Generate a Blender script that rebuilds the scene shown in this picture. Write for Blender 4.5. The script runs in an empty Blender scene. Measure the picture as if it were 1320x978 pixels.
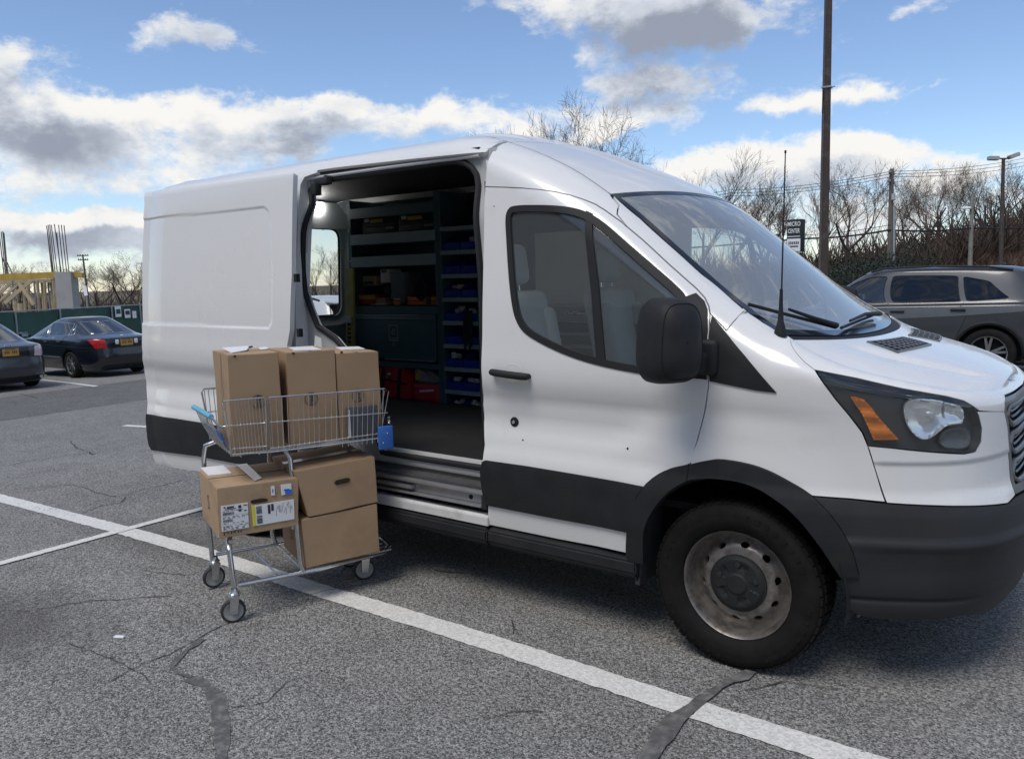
import bpy, bmesh, math, random
import numpy as np
from mathutils import Vector, Matrix
from mathutils.geometry import delaunay_2d_cdt
random.seed(7)
rad = math.radians
SC = bpy.context.scene
COL = SC.collection

# ------------------------------------------------------------------ camera
CP = np.array([1.1423, -2.9492, 1.5891])
YAW, PITCH, ROLL, FPX = 0.63894, 0.12443, 0.02168, 1033.49   # focal length in pixels of a 1320 px wide frame
def cam_axes():
    cy, sy = math.cos(YAW), math.sin(YAW)
    F = np.array([-sy, cy, 0.]); R = np.array([cy, sy, 0.]); U = np.array([0, 0, 1.])
    cp, sp = math.cos(PITCH), math.sin(PITCH)
    F2 = F*cp - U*sp; U2 = U*cp + F*sp
    cr, sr = math.cos(ROLL), math.sin(ROLL)
    return R*cr - U2*sr, U2*cr + R*sr, F2
CR, CU, CF = cam_axes()
cam_d = bpy.data.cameras.new('camera')
cam = bpy.data.objects.new('camera', cam_d); COL.objects.link(cam)
M = Matrix.Identity(4)
for i in range(3):
    M[i][0] = CR[i]; M[i][1] = CU[i]; M[i][2] = -CF[i]; M[i][3] = CP[i]
cam.matrix_world = M
cam_d.sensor_width = 36.0
cam_d.lens = 36.0*FPX/1320
cam_d.clip_start = 0.05; cam_d.clip_end = 3000
SC.camera = cam

def ray(u, v): return CF*FPX + CR*(u-660) - CU*(v-489)
def on_plane(u, v, P, n):
    d = ray(u, v); t = ((np.asarray(P, float)-CP)@n)/(d@n); return CP + t*d
def on_axis(u, v, ax, val):
    d = ray(u, v); return CP + d*((val-CP[ax])/d[ax])
def at_depth(u, v, D): return CP + ray(u, v)*(D/FPX)
def ground_z(x, y=0.):
    x = np.asarray(x, float); q = -2.6-x
    sp = np.where(q > 6, q, np.log1p(np.exp(np.clip(q*2.5, -40, 15)))/2.5)
    return -0.035*np.minimum(sp, 60.)
def on_ground(u, v):
    z = 0.
    for _ in range(30):
        P = on_axis(u, v, 2, z); z = 0.5*z+0.5*float(ground_z(P[0], P[1]))
    return P

# ------------------------------------------------------------------ render settings, sun, sky
SC.view_settings.view_transform = 'Standard'; SC.view_settings.look = 'None'
SC.view_settings.exposure = EXPOSURE = 0.62
SC.view_settings.gamma = 1.0
SUN_EL, SUN_AZ = rad(60), rad(268)          # azimuth of the sun, degrees from +x counter-clockwise
sun_d = bpy.data.lights.new('sun', 'SUN'); sun_d.energy = 1.45; sun_d.angle = rad(28); sun_d.color = (1, .94, .85)
sun = bpy.data.objects.new('sun', sun_d); COL.objects.link(sun)
sdir = Vector((math.cos(SUN_EL)*math.cos(SUN_AZ), math.cos(SUN_EL)*math.sin(SUN_AZ), math.sin(SUN_EL)))
sun.rotation_euler = sdir.to_track_quat('Z', 'Y').to_euler()
sun.location = (0, 0, 30)

world = bpy.data.worlds.new('World'); SC.world = world; world.use_nodes = True
def build_world():
    nt = world.node_tree; nt.nodes.clear(); N = nt.nodes.new; Lk = nt.links.new
    def mth(op, a, b=None, c=None, clamp=False):
        n = N('ShaderNodeMath'); n.operation = op; n.use_clamp = clamp
        for i, x in enumerate((a, b, c)):
            if x is None: continue
            if isinstance(x, (int, float)): n.inputs[i].default_value = x
            else: Lk(x, n.inputs[i])
        return n.outputs[0]
    def sstep(x, a, b):
        n = N('ShaderNodeMapRange'); n.interpolation_type = 'SMOOTHSTEP'
        Lk(x, n.inputs[0]); n.inputs[1].default_value = a; n.inputs[2].default_value = b
        return n.outputs[0]
    sky = N('ShaderNodeTexSky'); sky.sky_type = 'NISHITA'; sky.sun_disc = False
    sky.sun_elevation = SUN_EL; sky.sun_rotation = rad(90)-SUN_AZ
    sky.air_density = 1.0; sky.dust_density = 0.05; sky.ozone_density = 3.0; sky.altitude = 200
    tc = N('ShaderNodeTexCoord'); sep = N('ShaderNodeSeparateXYZ'); Lk(tc.outputs['Generated'], sep.inputs[0])
    def wn(scale, off):
        mp = N('ShaderNodeMapping'); mp.inputs['Location'].default_value = off; Lk(tc.outputs['Generated'], mp.inputs[0])
        n = N('ShaderNodeTexNoise'); n.inputs['Scale'].default_value = scale; n.inputs['Detail'].default_value = 5; n.inputs['Roughness'].default_value = .6; Lk(mp.outputs[0], n.inputs['Vector'])
        return mth('SUBTRACT', n.outputs['Fac'], .5)
    az = mth('ADD', mth('ARCTAN2', sep.outputs[1], sep.outputs[0]), mth('MULTIPLY', wn(9, (1, 2, 3)), .15))
    el = mth('ADD', mth('ARCSINE', sep.outputs[2]), mth('MULTIPLY', wn(11, (7, 5, 1)), .075))
    # clouds: soft noise shaped by cloud banks; the shade of a cloud follows how much cloud lies above it
    def vecs(dz):
        v = N('ShaderNodeVectorMath'); v.operation = 'MULTIPLY_ADD'; Lk(tc.outputs['Generated'], v.inputs[0]); v.inputs[1].default_value = (1, 1, 1.9); v.inputs[2].default_value = (0, 0, 1.9*dz); return v.outputs[0]
    def noise(vec, scale, detail, rough, off, dist=0.0):
        mp = N('ShaderNodeMapping'); mp.inputs['Location'].default_value = off; Lk(vec, mp.inputs[0])
        n = N('ShaderNodeTexNoise'); n.inputs['Scale'].default_value = scale; n.inputs['Detail'].default_value = detail
        n.inputs['Roughness'].default_value = rough; n.inputs['Distortion'].default_value = dist
        Lk(mp.outputs[0], n.inputs['Vector']); return n.outputs['Fac']
    def blobs(lst, elx):
        tot = None
        for (u, v, su, sv, w) in lst:
            d = ray(u, v); d = d/np.linalg.norm(d)
            a0 = math.atan2(d[1], d[0]); e0 = math.asin(d[2])
            du = mth('DIVIDE', mth('SUBTRACT', az, a0), su/1033.*1.05); dv = mth('DIVIDE', mth('SUBTRACT', elx, e0), sv/1033.)
            r2 = mth('ADD', mth('MULTIPLY', du, du), mth('MULTIPLY', dv, dv))
            g = mth('MULTIPLY', mth('POWER', 2.71828, mth('MULTIPLY', r2, -1.0)), w)
            tot = g if tot is None else mth('ADD', tot, g)
        return tot
    inframe = blobs([(660, 120, 620, 330, 1.0), (-300, 150, 380, 260, .8), (1600, 150, 380, 260, .8)], el)
    base = mth('MULTIPLY', mth('SUBTRACT', 1.0, mth('MINIMUM', inframe, 1.0)), .24)
    lowband = mth('MULTIPLY', sstep(el, .16, .03), .1)
    def density(dz):
        vec = vecs(dz); elx = mth('ADD', el, dz)
        n1 = noise(vec, 7.5, 11, .66, (3.1, 1.7, 0), .2); n3 = noise(vec, 24., 6, .62, (1.3, 9.2, 5), .3)
        white = blobs(SKY_WHITE, elx); grey = blobs(SKY_GREY, elx); clear = blobs(SKY_CLEAR, elx)
        fld = mth('ADD', mth('MULTIPLY', mth('SUBTRACT', n1, .5), 2.3), mth('MULTIPLY', mth('SUBTRACT', n3, .5), .7))
        d = mth('ADD', fld, mth('ADD', mth('ADD', white, grey), mth('ADD', base, lowband)))
        return mth('SUBTRACT', d, clear), grey, white
    dens, grey, white = density(0.); dens_up, gu, wu = density(.022)
    n2 = noise(vecs(0.), 5., 9, .6, (7.7, 4.2, 2), .1)
    mask = sstep(dens, .14, .68)
    sh = mth('ADD', mth('MULTIPLY', sstep(dens_up, .15, 1.05), .62), mth('MULTIPLY', grey, .75))
    sh = mth('ADD', sh, mth('MULTIPLY', mth('SUBTRACT', n2, .5), 1.7))
    sh = mth('SUBTRACT', sh, mth('MULTIPLY', white, .16))
    shade = sstep(sh, .0, 1.15)
    cr = N('ShaderNodeValToRGB'); Lk(shade, cr.inputs[0])
    e = cr.color_ramp.elements
    e[0].position = 0; e[0].color = CLOUD_RAMP[0]; e[1].position = 1; e[1].color = CLOUD_RAMP[-1]
    m = e.new(.45); m.color = CLOUD_RAMP[1]
    cg = N('ShaderNodeVectorMath'); cg.operation = 'SCALE'; Lk(cr.outputs[0], cg.inputs[0]); cg.inputs['Scale'].default_value = CLOUD_GAIN
    hs = N('ShaderNodeHueSaturation'); Lk(sky.outputs[0], hs.inputs['Color']); hs.inputs['Saturation'].default_value = SKY_SAT; hs.inputs['Value'].default_value = SKY_VAL
    mix = N('ShaderNodeMixRGB'); Lk(mask, mix.inputs[0]); tint = N('ShaderNodeMixRGB'); tint.blend_type = 'MULTIPLY'; tint.inputs[0].default_value = 1; Lk(hs.outputs[0], tint.inputs[1]); tint.inputs[2].default_value = (.98, 1.0, 1.06, 1); Lk(tint.outputs[0], mix.inputs[1]); Lk(cg.outputs[0], mix.inputs[2])
    bg = N('ShaderNodeBackground'); Lk(mix.outputs[0], bg.inputs[0]); bg.inputs[1].default_value = SKY_STRENGTH
    out = N('ShaderNodeOutputWorld'); Lk(bg.outputs[0], out.inputs[0])
SKY_STRENGTH = 0.1; SKY_SAT = .98; SKY_VAL = .92; CLOUD_GAIN = 6.2
CLOUD_RAMP = [(1, .985, .95, 1), (.66, .71, .79, 1), (.33, .37, .46, 1)]
SKY_WHITE = [(90, 150, 150, 32, .55), (330, 125, 70, 18, .42), (270, 160, 120, 26, .5), (560, 150, 110, 22, .55), (640, 165, 80, 22, .4),
             (60, 225, 120, 26, .5), (230, 215, 110, 28, .35), (120, 285, 110, 22, .5), (30, 275, 90, 14, .35), (160, 315, 70, 18, .5),
             (980, 215, 110, 28, .62), (1090, 210, 100, 26, .6), (900, 210, 60, 14, .4), (1190, 240, 90, 30, .35), (1280, 215, 50, 14, .35),
             (1000, 135, 90, 14, .4), (1120, 122, 70, 10, .42), (500, 100, 40, 5, .42), (1230, 10, 90, 9, .4), (1190, 145, 50, 5, .25), (800, 160, 60, 18, .35), (1245, 110, 22, 4, .3), (1010, 265, 90, 25, .35), (1150, 285, 90, 25, .3)]
SKY_GREY = [(240, 45, 44, 24, .62), (45, 170, 70, 28, .6), (90, 180, 40, 14, .35), (15, 80, 55, 26, .45), (390, 155, 70, 26, .45), (340, 190, 70, 18, .35), (460, 130, 45, 10, .35), (860, 40, 95, 40, .78), (935, 22, 105, 30, .62),
            (800, 110, 60, 18, .5), (900, 105, 70, 18, .55), (830, 140, 50, 14, .35), (620, 8, 60, 18, .5), (770, 5, 60, 14, .4), (90, 300, 90, 20, .35), (180, 150, 60, 14, .15)]
SKY_CLEAR = [(480, 60, 150, 34, .45), (100, 45, 50, 60, .2), (640, 70, 60, 40, .4), (1220, 60, 90, 38, .4), (1000, 165, 120, 14, .3), (1250, 165, 90, 28, .45), (240, 95, 120, 12, .3), (700, 95, 40, 18, .2), (120, 262, 90, 7, .4), (1000, 80, 60, 20, .2), (850, 183, 50, 8, .3)]
build_world()

# ------------------------------------------------------------------ materials
MATS = {}
def new_mat(name):
    m = bpy.data.materials.new(name); m.use_nodes = True; MATS[name] = m
    nt = m.node_tree; b = nt.nodes['Principled BSDF']
    return m, nt, b
def mat(name, col, rough=.5, metal=0., var=.08, vscale=6., bump=0., bscale=80., coat=0., spec=.5, col2=None, c2scale=3., c2lo=.5, c2hi=.7, rvar=.0):
    m, nt, b = new_mat(name); N = nt.nodes.new; L = nt.links.new
    tc = N('ShaderNodeTexCoord')
    n = N('ShaderNodeTexNoise'); n.inputs['Scale'].default_value = vscale; n.inputs['Detail'].default_value = 5; L(tc.outputs['Object'], n.inputs['Vector'])
    hs = N('ShaderNodeHueSaturation'); hs.inputs['Color'].default_value = (*col, 1)
    mr = N('ShaderNodeMapRange'); mr.inputs[1].default_value = .25; mr.inputs[2].default_value = .75; mr.inputs[3].default_value = 1-var; mr.inputs[4].default_value = 1+var
    L(n.outputs['Fac'], mr.inputs[0]); L(mr.outputs[0], hs.inputs['Value'])
    cout = hs.outputs[0]
    if col2:
        n2 = N('ShaderNodeTexNoise'); n2.inputs['Scale'].default_value = c2scale; n2.inputs['Detail'].default_value = 8; n2.inputs['Roughness'].default_value = .65
        L(tc.outputs['Object'], n2.inputs['Vector'])
        r2 = N('ShaderNodeMapRange'); r2.inputs[1].default_value = c2lo; r2.inputs[2].default_value = c2hi; L(n2.outputs['Fac'], r2.inputs[0])
        mx = N('ShaderNodeMixRGB'); L(r2.outputs[0], mx.inputs[0]); L(cout, mx.inputs[1]); mx.inputs[2].default_value = (*col2, 1); cout = mx.outputs[0]
    L(cout, b.inputs['Base Color'])
    b.inputs['Metallic'].default_value = metal; b.inputs['Roughness'].default_value = rough
    b.inputs['Specular IOR Level'].default_value = spec; b.inputs['Coat Weight'].default_value = coat; b.inputs['Coat Roughness'].default_value = .06
    if rvar:
        rr = N('ShaderNodeMapRange'); rr.inputs[1].default_value = .3; rr.inputs[2].default_value = .7; rr.inputs[3].default_value = max(0, rough-rvar); rr.inputs[4].default_value = rough+rvar
        L(n.outputs['Fac'], rr.inputs[0]); L(rr.outputs[0], b.inputs['Roughness'])
    if bump:
        nb = N('ShaderNodeTexNoise'); nb.inputs['Scale'].default_value = bscale; nb.inputs['Detail'].default_value = 4; L(tc.outputs['Object'], nb.inputs['Vector'])
        bp = N('ShaderNodeBump'); bp.inputs['Strength'].default_value = bump; bp.inputs['Distance'].default_value = .01; L(nb.outputs['Fac'], bp.inputs['Height']); L(bp.outputs[0], b.inputs['Normal'])
    return m
def glass(name, tint=(.75, .8, .8), refl=1.0, glare_film=0.0, ior=1.6):
    m, nt, b = new_mat(name); N = nt.nodes.new; L = nt.links.new
    nt.nodes.remove(b); out = nt.nodes['Material Output']
    tr = N('ShaderNodeBsdfTransparent'); tr.inputs[0].default_value = (*tint, 1)
    gl = N('ShaderNodeBsdfGlossy'); gl.inputs['Roughness'].default_value = .01
    lw = N('ShaderNodeLayerWeight'); lw.inputs[0].default_value = .5
    pw = N('ShaderNodeMath'); pw.operation = 'POWER'; L(lw.outputs['Facing'], pw.inputs[0]); pw.inputs[1].default_value = 4.2
    r0 = ((ior-1)/(ior+1))**2*1.6; fr = N('ShaderNodeMath'); fr.operation = 'MULTIPLY_ADD'; L(pw.outputs[0], fr.inputs[0]); fr.inputs[1].default_value = 1-r0; fr.inputs[2].default_value = r0
    mu = N('ShaderNodeMath'); mu.operation = 'MULTIPLY'; mu.use_clamp = True; L(fr.outputs[0], mu.inputs[0]); mu.inputs[1].default_value = refl
    mx = N('ShaderNodeMixShader'); L(mu.outputs[0], mx.inputs[0]); L(tr.outputs[0], mx.inputs[1]); L(gl.outputs[0], mx.inputs[2])
    last = mx.outputs[0]
    if glare_film:
        df = N('ShaderNodeBsdfDiffuse'); df.inputs[0].default_value = (.6, .65, .68, 1)  # even pale film painted over the pane in place of bright reflections
        m2 = N('ShaderNodeMixShader'); m2.inputs[0].default_value = glare_film; L(last, m2.inputs[1]); L(df.outputs[0], m2.inputs[2]); last = m2.outputs[0]
    L(last, out.inputs[0])
    return m
def emit(name, col, st):
    m, nt, b = new_mat(name); b.inputs['Emission Color'].default_value = (*col, 1); b.inputs['Emission Strength'].default_value = st; b.inputs['Base Color'].default_value = (*col, 1); return m

# ------------------------------------------------------------------ object helpers
def thing(name, label, cat, loc=(0, 0, 0), rotz=0., group=None):
    o = bpy.data.objects.new(name, None); COL.objects.link(o); o.empty_display_size = .1
    o.location = loc; o.rotation_euler = (0, 0, rotz); o['label'] = label; o['category'] = cat
    if group: o['group'] = group
    return o
def tag(o, label, cat, group=None):
    o['label'] = label; o['category'] = cat
    if group: o['group'] = group
    return o
def copy_tree(o, parent=None):
    c = o.copy(); COL.objects.link(c)
    if parent: c.parent = parent
    for ch in list(o.children): copy_tree(ch, c)
    return c

class MB:
    """collects geometry for one mesh object"""
    def __init__(self): self.v = []; self.f = []; self.n = {}; self.sm = []; self.has_n = False
    def add(self, vs, fs, normals=None, smooth=False):
        b = len(self.v); self.v.extend([tuple(map(float, p)) for p in vs])
        self.f.extend([tuple(int(i)+b for i in f) for f in fs]); self.sm.extend([smooth]*len(fs))
        if normals is not None:
            self.has_n = True
            for i, n in enumerate(normals): self.n[b+i] = tuple(map(float, n))
        return self
    def hexa(self, c):
        """8 corners: bottom 4 ccw, top 4 ccw"""
        return self.add(c, [(3, 2, 1, 0), (4, 5, 6, 7), (0, 1, 5, 4), (1, 2, 6, 5), (2, 3, 7, 6), (3, 0, 4, 7)])
    def box(self, c, s, rz=0., bev=0.0, rx=0., ry=0.):
        x, y, z = s[0]/2, s[1]/2, s[2]/2
        mtx = Matrix.Translation(c) @ Matrix.Rotation(rz, 4, 'Z') @ Matrix.Rotation(ry, 4, 'Y') @ Matrix.Rotation(rx, 4, 'X')
        if bev <= 0:
            pts = [(-x, -y, -z), (x, -y, -z), (x, y, -z), (-x, y, -z), (-x, -y, z), (x, -y, z), (x, y, z), (-x, y, z)]
            return self.hexa([mtx @ Vector(p) for p in pts])
        bm = bmesh.new(); bmesh.ops.create_cube(bm, size=1)
        bmesh.ops.scale(bm, vec=s, verts=bm.verts)
        bmesh.ops.bevel(bm, geom=list(bm.edges), offset=min(bev, .49*min(s)), segments=3, affect='EDGES', profile=.5)
        bm.transform(mtx); bm.verts.index_update()
        self.add([v.co for v in bm.verts], [[v.index for v in f.verts] for f in bm.faces], smooth=True); bm.free(); return self
    def tube(self, pts, r, n=8, closed=False, cap=True):
        P = [np.asarray(p, float) for p in pts]; m = len(P)
        rr = r if hasattr(r, '__len__') else [r]*m
        vs = []; up = None
        for i in range(m):
            a = P[i-1] if (i > 0 or closed) else P[i]; b = P[(i+1) % m] if (i < m-1 or closed) else P[i]
            t = b-a; t = t/(np.linalg.norm(t)+1e-12)
            if up is None:
                h = np.array([0, 0, 1.]) if abs(t[2]) < .9 else np.array([1., 0, 0]); up = np.cross(t, np.cross(h, t)); up /= np.linalg.norm(up)
            up = up - t*(up@t); nu = np.linalg.norm(up)
            if nu < 1e-6: up = np.cross(t, [1., .3, .2]); nu = np.linalg.norm(up)
            up = up/nu; sd = np.cross(t, up)
            for k in range(n):
                an = 2*math.pi*k/n; vs.append(P[i]+(up*math.cos(an)+sd*math.sin(an))*rr[i])
        fs = []
        for i in range(m if closed else m-1):
            j = (i+1) % m
            for k in range(n): fs.append((i*n+k, i*n+(k+1) % n, j*n+(k+1) % n, j*n+k))
        if cap and not closed: fs.append(tuple(range(n))[::-1]); fs.append(tuple((m-1)*n+k for k in range(n)))
        return self.add(vs, fs, smooth=True)
    def cyl(self, a, b, r, n=16, r2=None): return self.tube([a, b], [r, r if r2 is None else r2], n)
    def lathe(self, prof, c=(0, 0, 0), axis='y', n=48, close=False):
        """prof: (radius, offset along axis)"""
        vs = []; m = len(prof)
        for k in range(n):
            an = 2*math.pi*k/n; cs, sn = math.cos(an), math.sin(an)
            for (r, h) in prof:
                p = {'y': (r*cs, h, r*sn), 'z': (r*cs, r*sn, h), 'x': (h, r*cs, r*sn)}[axis]
                vs.append((p[0]+c[0], p[1]+c[1], p[2]+c[2]))
        fs = []
        for k in range(n):
            k2 = (k+1) % n
            for i in range(m if close else m-1):
                i2 = (i+1) % m; fs.append((k*m+i, k*m+i2, k2*m+i2, k2*m+i))
        return self.add(vs, fs, smooth=True)
    def prism(self, poly, fn, d0, d1):
        """poly 2-D outline; fn(a,b,d) -> 3-D"""
        n = len(poly); vs = [fn(a, b, d0) for a, b in poly]+[fn(a, b, d1) for a, b in poly]
        fs = [tuple(range(n))[::-1], tuple(range(n, 2*n))]+[(i, (i+1) % n, n+(i+1) % n, n+i) for i in range(n)]
        return self.add(vs, fs)
    def build(self, name, m, parent=None, bevel=0., sharp=None, link=True):
        me = bpy.data.meshes.new(name); me.from_pydata(self.v, [], self.f); me.validate(clean_customdata=False)
        if len(me.polygons) == len(self.sm): me.polygons.foreach_set('use_smooth', self.sm)
        if not self.has_n:
            bm = bmesh.new(); bm.from_mesh(me); bmesh.ops.recalc_face_normals(bm, faces=bm.faces)
            if bevel: bmesh.ops.bevel(bm, geom=[e for e in bm.edges if len(e.link_faces) == 2 and e.calc_face_angle(0) > .5], offset=bevel, segments=2, affect='EDGES')
            bm.to_mesh(me); bm.free()
            try: me.set_sharp_from_angle(angle=rad(40))
            except Exception: pass
        else:
            nn = [self.n.get(i, (0, 0, 0)) for i in range(len(me.vertices))]
            me.normals_split_custom_set_from_vertices(nn)
        me.materials.append(MATS[m] if isinstance(m, str) else m)
        o = bpy.data.objects.new(name, me); COL.objects.link(o)
        if parent: o.parent = parent
        return o

def text_geo(s, size=1.0, spacing=1.0, bold=0.0):
    cu = bpy.data.curves.new('t', 'FONT'); cu.body = s; cu.size = size; cu.align_x = 'CENTER'; cu.align_y = 'CENTER'; cu.resolution_u = 3; cu.space_character = spacing; cu.offset = bold
    ob = bpy.data.objects.new('t', cu); COL.objects.link(ob)
    dg = bpy.context.evaluated_depsgraph_get(); me = bpy.data.meshes.new_from_object(ob.evaluated_get(dg))
    vs = [tuple(v.co) for v in me.vertices]; fs = [tuple(p.vertices) for p in me.polygons]
    bpy.data.objects.remove(ob); bpy.data.curves.remove(cu); bpy.data.meshes.remove(me)
    return vs, fs
def add_text(mb, s, o, ex, ey, size, spacing=1.0, bold=0.0, sx=1.0):
    vs, fs = text_geo(s, size, spacing, bold); o = np.asarray(o, float); ex = np.asarray(ex, float); ey = np.asarray(ey, float)
    mb.add([o+ex*v[0]*sx+ey*v[1] for v in vs], fs)

# ------------------------------------------------------------------ smooth surfaces and the panels cut from them
def pchip(xs, ys):
    xs = np.asarray(xs, float); ys = np.asarray(ys, float); h = np.diff(xs); d = np.diff(ys)/h; n = len(xs); m = np.zeros(n)
    for i in range(1, n-1):
        if d[i-1]*d[i] > 0:
            w1 = 2*h[i]+h[i-1]; w2 = h[i]+2*h[i-1]; m[i] = (w1+w2)/(w1/d[i-1]+w2/d[i])
    m[0] = d[0]; m[-1] = d[-1]
    def f(x):
        x = np.clip(np.asarray(x, float), xs[0], xs[-1]); i = np.clip(np.searchsorted(xs, x, side='right')-1, 0, n-2)
        t = (x-xs[i])/h[i]; t2 = t*t; t3 = t2*t
        return (2*t3-3*t2+1)*ys[i]+(t3-2*t2+t)*h[i]*m[i]+(-2*t3+3*t2)*ys[i+1]+(t3-t2)*h[i]*m[i+1]
    return f
def sst(x, a, b):
    t = np.clip((x-a)/(b-a), 0, 1); return t*t*(3-2*t)
def cam_px(P):
    d = P-CP; z = d@CF; return np.stack([660+FPX*(d@CR)/z, 489-FPX*(d@CU)/z], -1)

class Surf:
    def __init__(s, fn, u0, u1, v0, v1, flip=1, mat4=None, nu=260, nv=130):
        s.fn = fn; s.b = (u0, u1, v0, v1); s.flip = flip; s.M = mat4; s.nu = nu; s.nv = nv; s.gr = {}
    def P(s, u, v): return s.fn(np.asarray(u, float), np.asarray(v, float))
    def W(s, u, v):
        p = s.P(u, v)
        if s.M is None: return p
        return p@np.array(s.M.to_3x3()).T+np.array(s.M.translation)
    def N(s, u, v, e=2e-3):
        u = np.asarray(u, float); v = np.asarray(v, float)
        u0, u1, v0, v1 = s.b
        ua, ub = np.clip(u-e, u0, u1), np.clip(u+e, u0, u1); va, vb = np.clip(v-e, v0, v1), np.clip(v+e, v0, v1)
        n = np.cross(s.P(ub, v)-s.P(ua, v), s.P(u, vb)-s.P(u, va))*s.flip
        return n/(np.linalg.norm(n, axis=-1, keepdims=True)+1e-15)
    def inv(s, px, mode='cam'):
        """parameters of the surface point seen at each target (camera pixel, or (x,z) of the right-hand side, ...)"""
        def pr(u, v):
            if mode == 'cam': return cam_px(s.W(u, v))
            p = s.P(u, v)
            if mode in ('right', 'left'): return p[..., [0, 2]]*100
            if mode in ('rear', 'front'): return p[..., [1, 2]]*100
            if mode == 'top': return p[..., [0, 1]]*100
        if mode not in s.gr:
            uu, vv = np.meshgrid(np.linspace(s.b[0], s.b[1], s.nu), np.linspace(s.b[2], s.b[3], s.nv), indexing='ij')
            uu = uu.ravel(); vv = vv.ravel(); n = s.N(uu, vv)
            if mode == 'cam':
                if s.M is not None: n = n@np.array(s.M.to_3x3()).T
                fac = ((CP-s.W(uu, vv))*n).sum(-1)
            else: fac = n@np.array({'right': (0, -1, 0), 'left': (0, 1, 0), 'rear': (-1, 0, 0), 'front': (1, 0, 0), 'top': (0, 0, 1)}[mode], float)
            k = fac > 0.0
            s.gr[mode] = (uu[k], vv[k], pr(uu, vv)[k])
        gu, gv, gp = s.gr[mode]; out = []
        T = np.asarray(px, float)*(1 if mode == 'cam' else 100)
        idx = [int(np.argmin(((gp-t)**2).sum(-1))) for t in T]
        u = gu[idx].copy(); v = gv[idx].copy(); e = 1e-4
        for _ in range(12):
            p0 = pr(u, v); r = T-p0; ju = (pr(u+e, v)-p0)/e; jv = (pr(u, v+e)-p0)/e
            a = (ju*ju).sum(-1)+1e-3; b = (ju*jv).sum(-1); c = (jv*jv).sum(-1)+1e-3
            ru = (ju*r).sum(-1); rv = (jv*r).sum(-1); det = a*c-b*b
            du = (c*ru-b*rv)/det; dv = (a*rv-b*ru)/det
            u = np.clip(u+np.clip(du, -.1, .1), s.b[0], s.b[1]); v = np.clip(v+np.clip(dv, -.1, .1), s.b[2], s.b[3])
        return np.stack([u, v], -1)
    def uv(s, lst, mode='cam'):
        """list of pixels and ('uv',u,v) entries -> uv array"""
        pts = [q for q in lst if q[0] != 'uv']; r = s.inv(pts, mode) if pts else []; k = 0; out = []
        for q in lst:
            if q[0] == 'uv': out.append((q[1], q[2]))
            else: out.append(tuple(r[k])); k += 1
        return np.array(out)
def chaikin(p, it=2):
    p = np.asarray(p, float)
    for _ in range(it):
        q = np.roll(p, -1, 0); p = np.stack([.75*p+.25*q, .25*p+.75*q], 1).reshape(-1, 2)
    return p
def round_corners(p, r, seg=4):
    """cut each corner of a closed outline with a small curve"""
    p = np.asarray(p, float); n = len(p); out = []
    for i in range(n):
        a, b, c = p[i-1], p[i], p[(i+1) % n]; la = np.linalg.norm(a-b); lc = np.linalg.norm(c-b); d = min(r, la*.45, lc*.45)
        s0 = b+(a-b)/la*d; s1 = b+(c-b)/lc*d
        for k in range(seg+1):
            t = k/seg; out.append((1-t)**2*s0+2*t*(1-t)*b+t*t*s1)
    return np.array(out)
def area2(p): return .5*np.sum(p[:, 0]*np.roll(p[:, 1], -1)-np.roll(p[:, 0], -1)*p[:, 1])
def inset(p, d):
    p = np.asarray(p, float)
    if d == 0: return p
    sg = 1 if area2(p) > 0 else -1; n = len(p); out = []
    for i in range(n):
        a, b, c = p[i-1], p[i], p[(i+1) % n]; e1 = b-a; e2 = c-b
        e1 = e1/(np.linalg.norm(e1)+1e-12); e2 = e2/(np.linalg.norm(e2)+1e-12)
        n1 = np.array([-e1[1], e1[0]]); n2 = np.array([-e2[1], e2[0]]); m = n1+n2; k = max(.35, 1+n1@n2)
        out.append(b+sg*d*m/k)
    return np.array(out)
def smooth_open(p, k=4):
    p = np.asarray(p, float); q = np.vstack([2*p[0]-p[1], p, 2*p[-1]-p[-2]]); out = []
    for i in range(1, len(q)-2):
        for j in range(k):
            t = j/k; a, b, c, d = q[i-1], q[i], q[i+1], q[i+2]
            out.append(.5*((2*b)+(c-a)*t+(2*a-5*b+4*c-d)*t*t+(3*b-a-3*c+d)*t**3))
    out.append(p[-1]); return np.array(out)
def dens(p, st):
    p = np.asarray(p, float); out = []
    for i in range(len(p)):
        a, b = p[i], p[(i+1) % len(p)]; k = max(1, int(math.ceil(max(abs(b-a)/st)-1e-6)))
        for j in range(k): out.append(a+(b-a)*j/k)
    return np.array(out)
def pip(pts, poly):
    x, y = pts[:, 0], pts[:, 1]; ins = np.zeros(len(pts), bool); a = poly; b = np.roll(poly, -1, 0)
    for (x1, y1), (x2, y2) in zip(a, b):
        if y1 == y2: continue
        c = ((y1 > y) != (y2 > y)) & (x < (x2-x1)*(y-y1)/(y2-y1)+x1); ins ^= c
    return ins
def edist(pts, poly):
    d = np.full(len(pts), 1e9); a = poly; b = np.roll(poly, -1, 0)
    for p, q in zip(a, b):
        e = q-p; t = np.clip(((pts-p)@e)/(e@e+1e-15), 0, 1); d = np.minimum(d, np.linalg.norm(pts-p-t[:, None]*e, axis=1))
    return d
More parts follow.
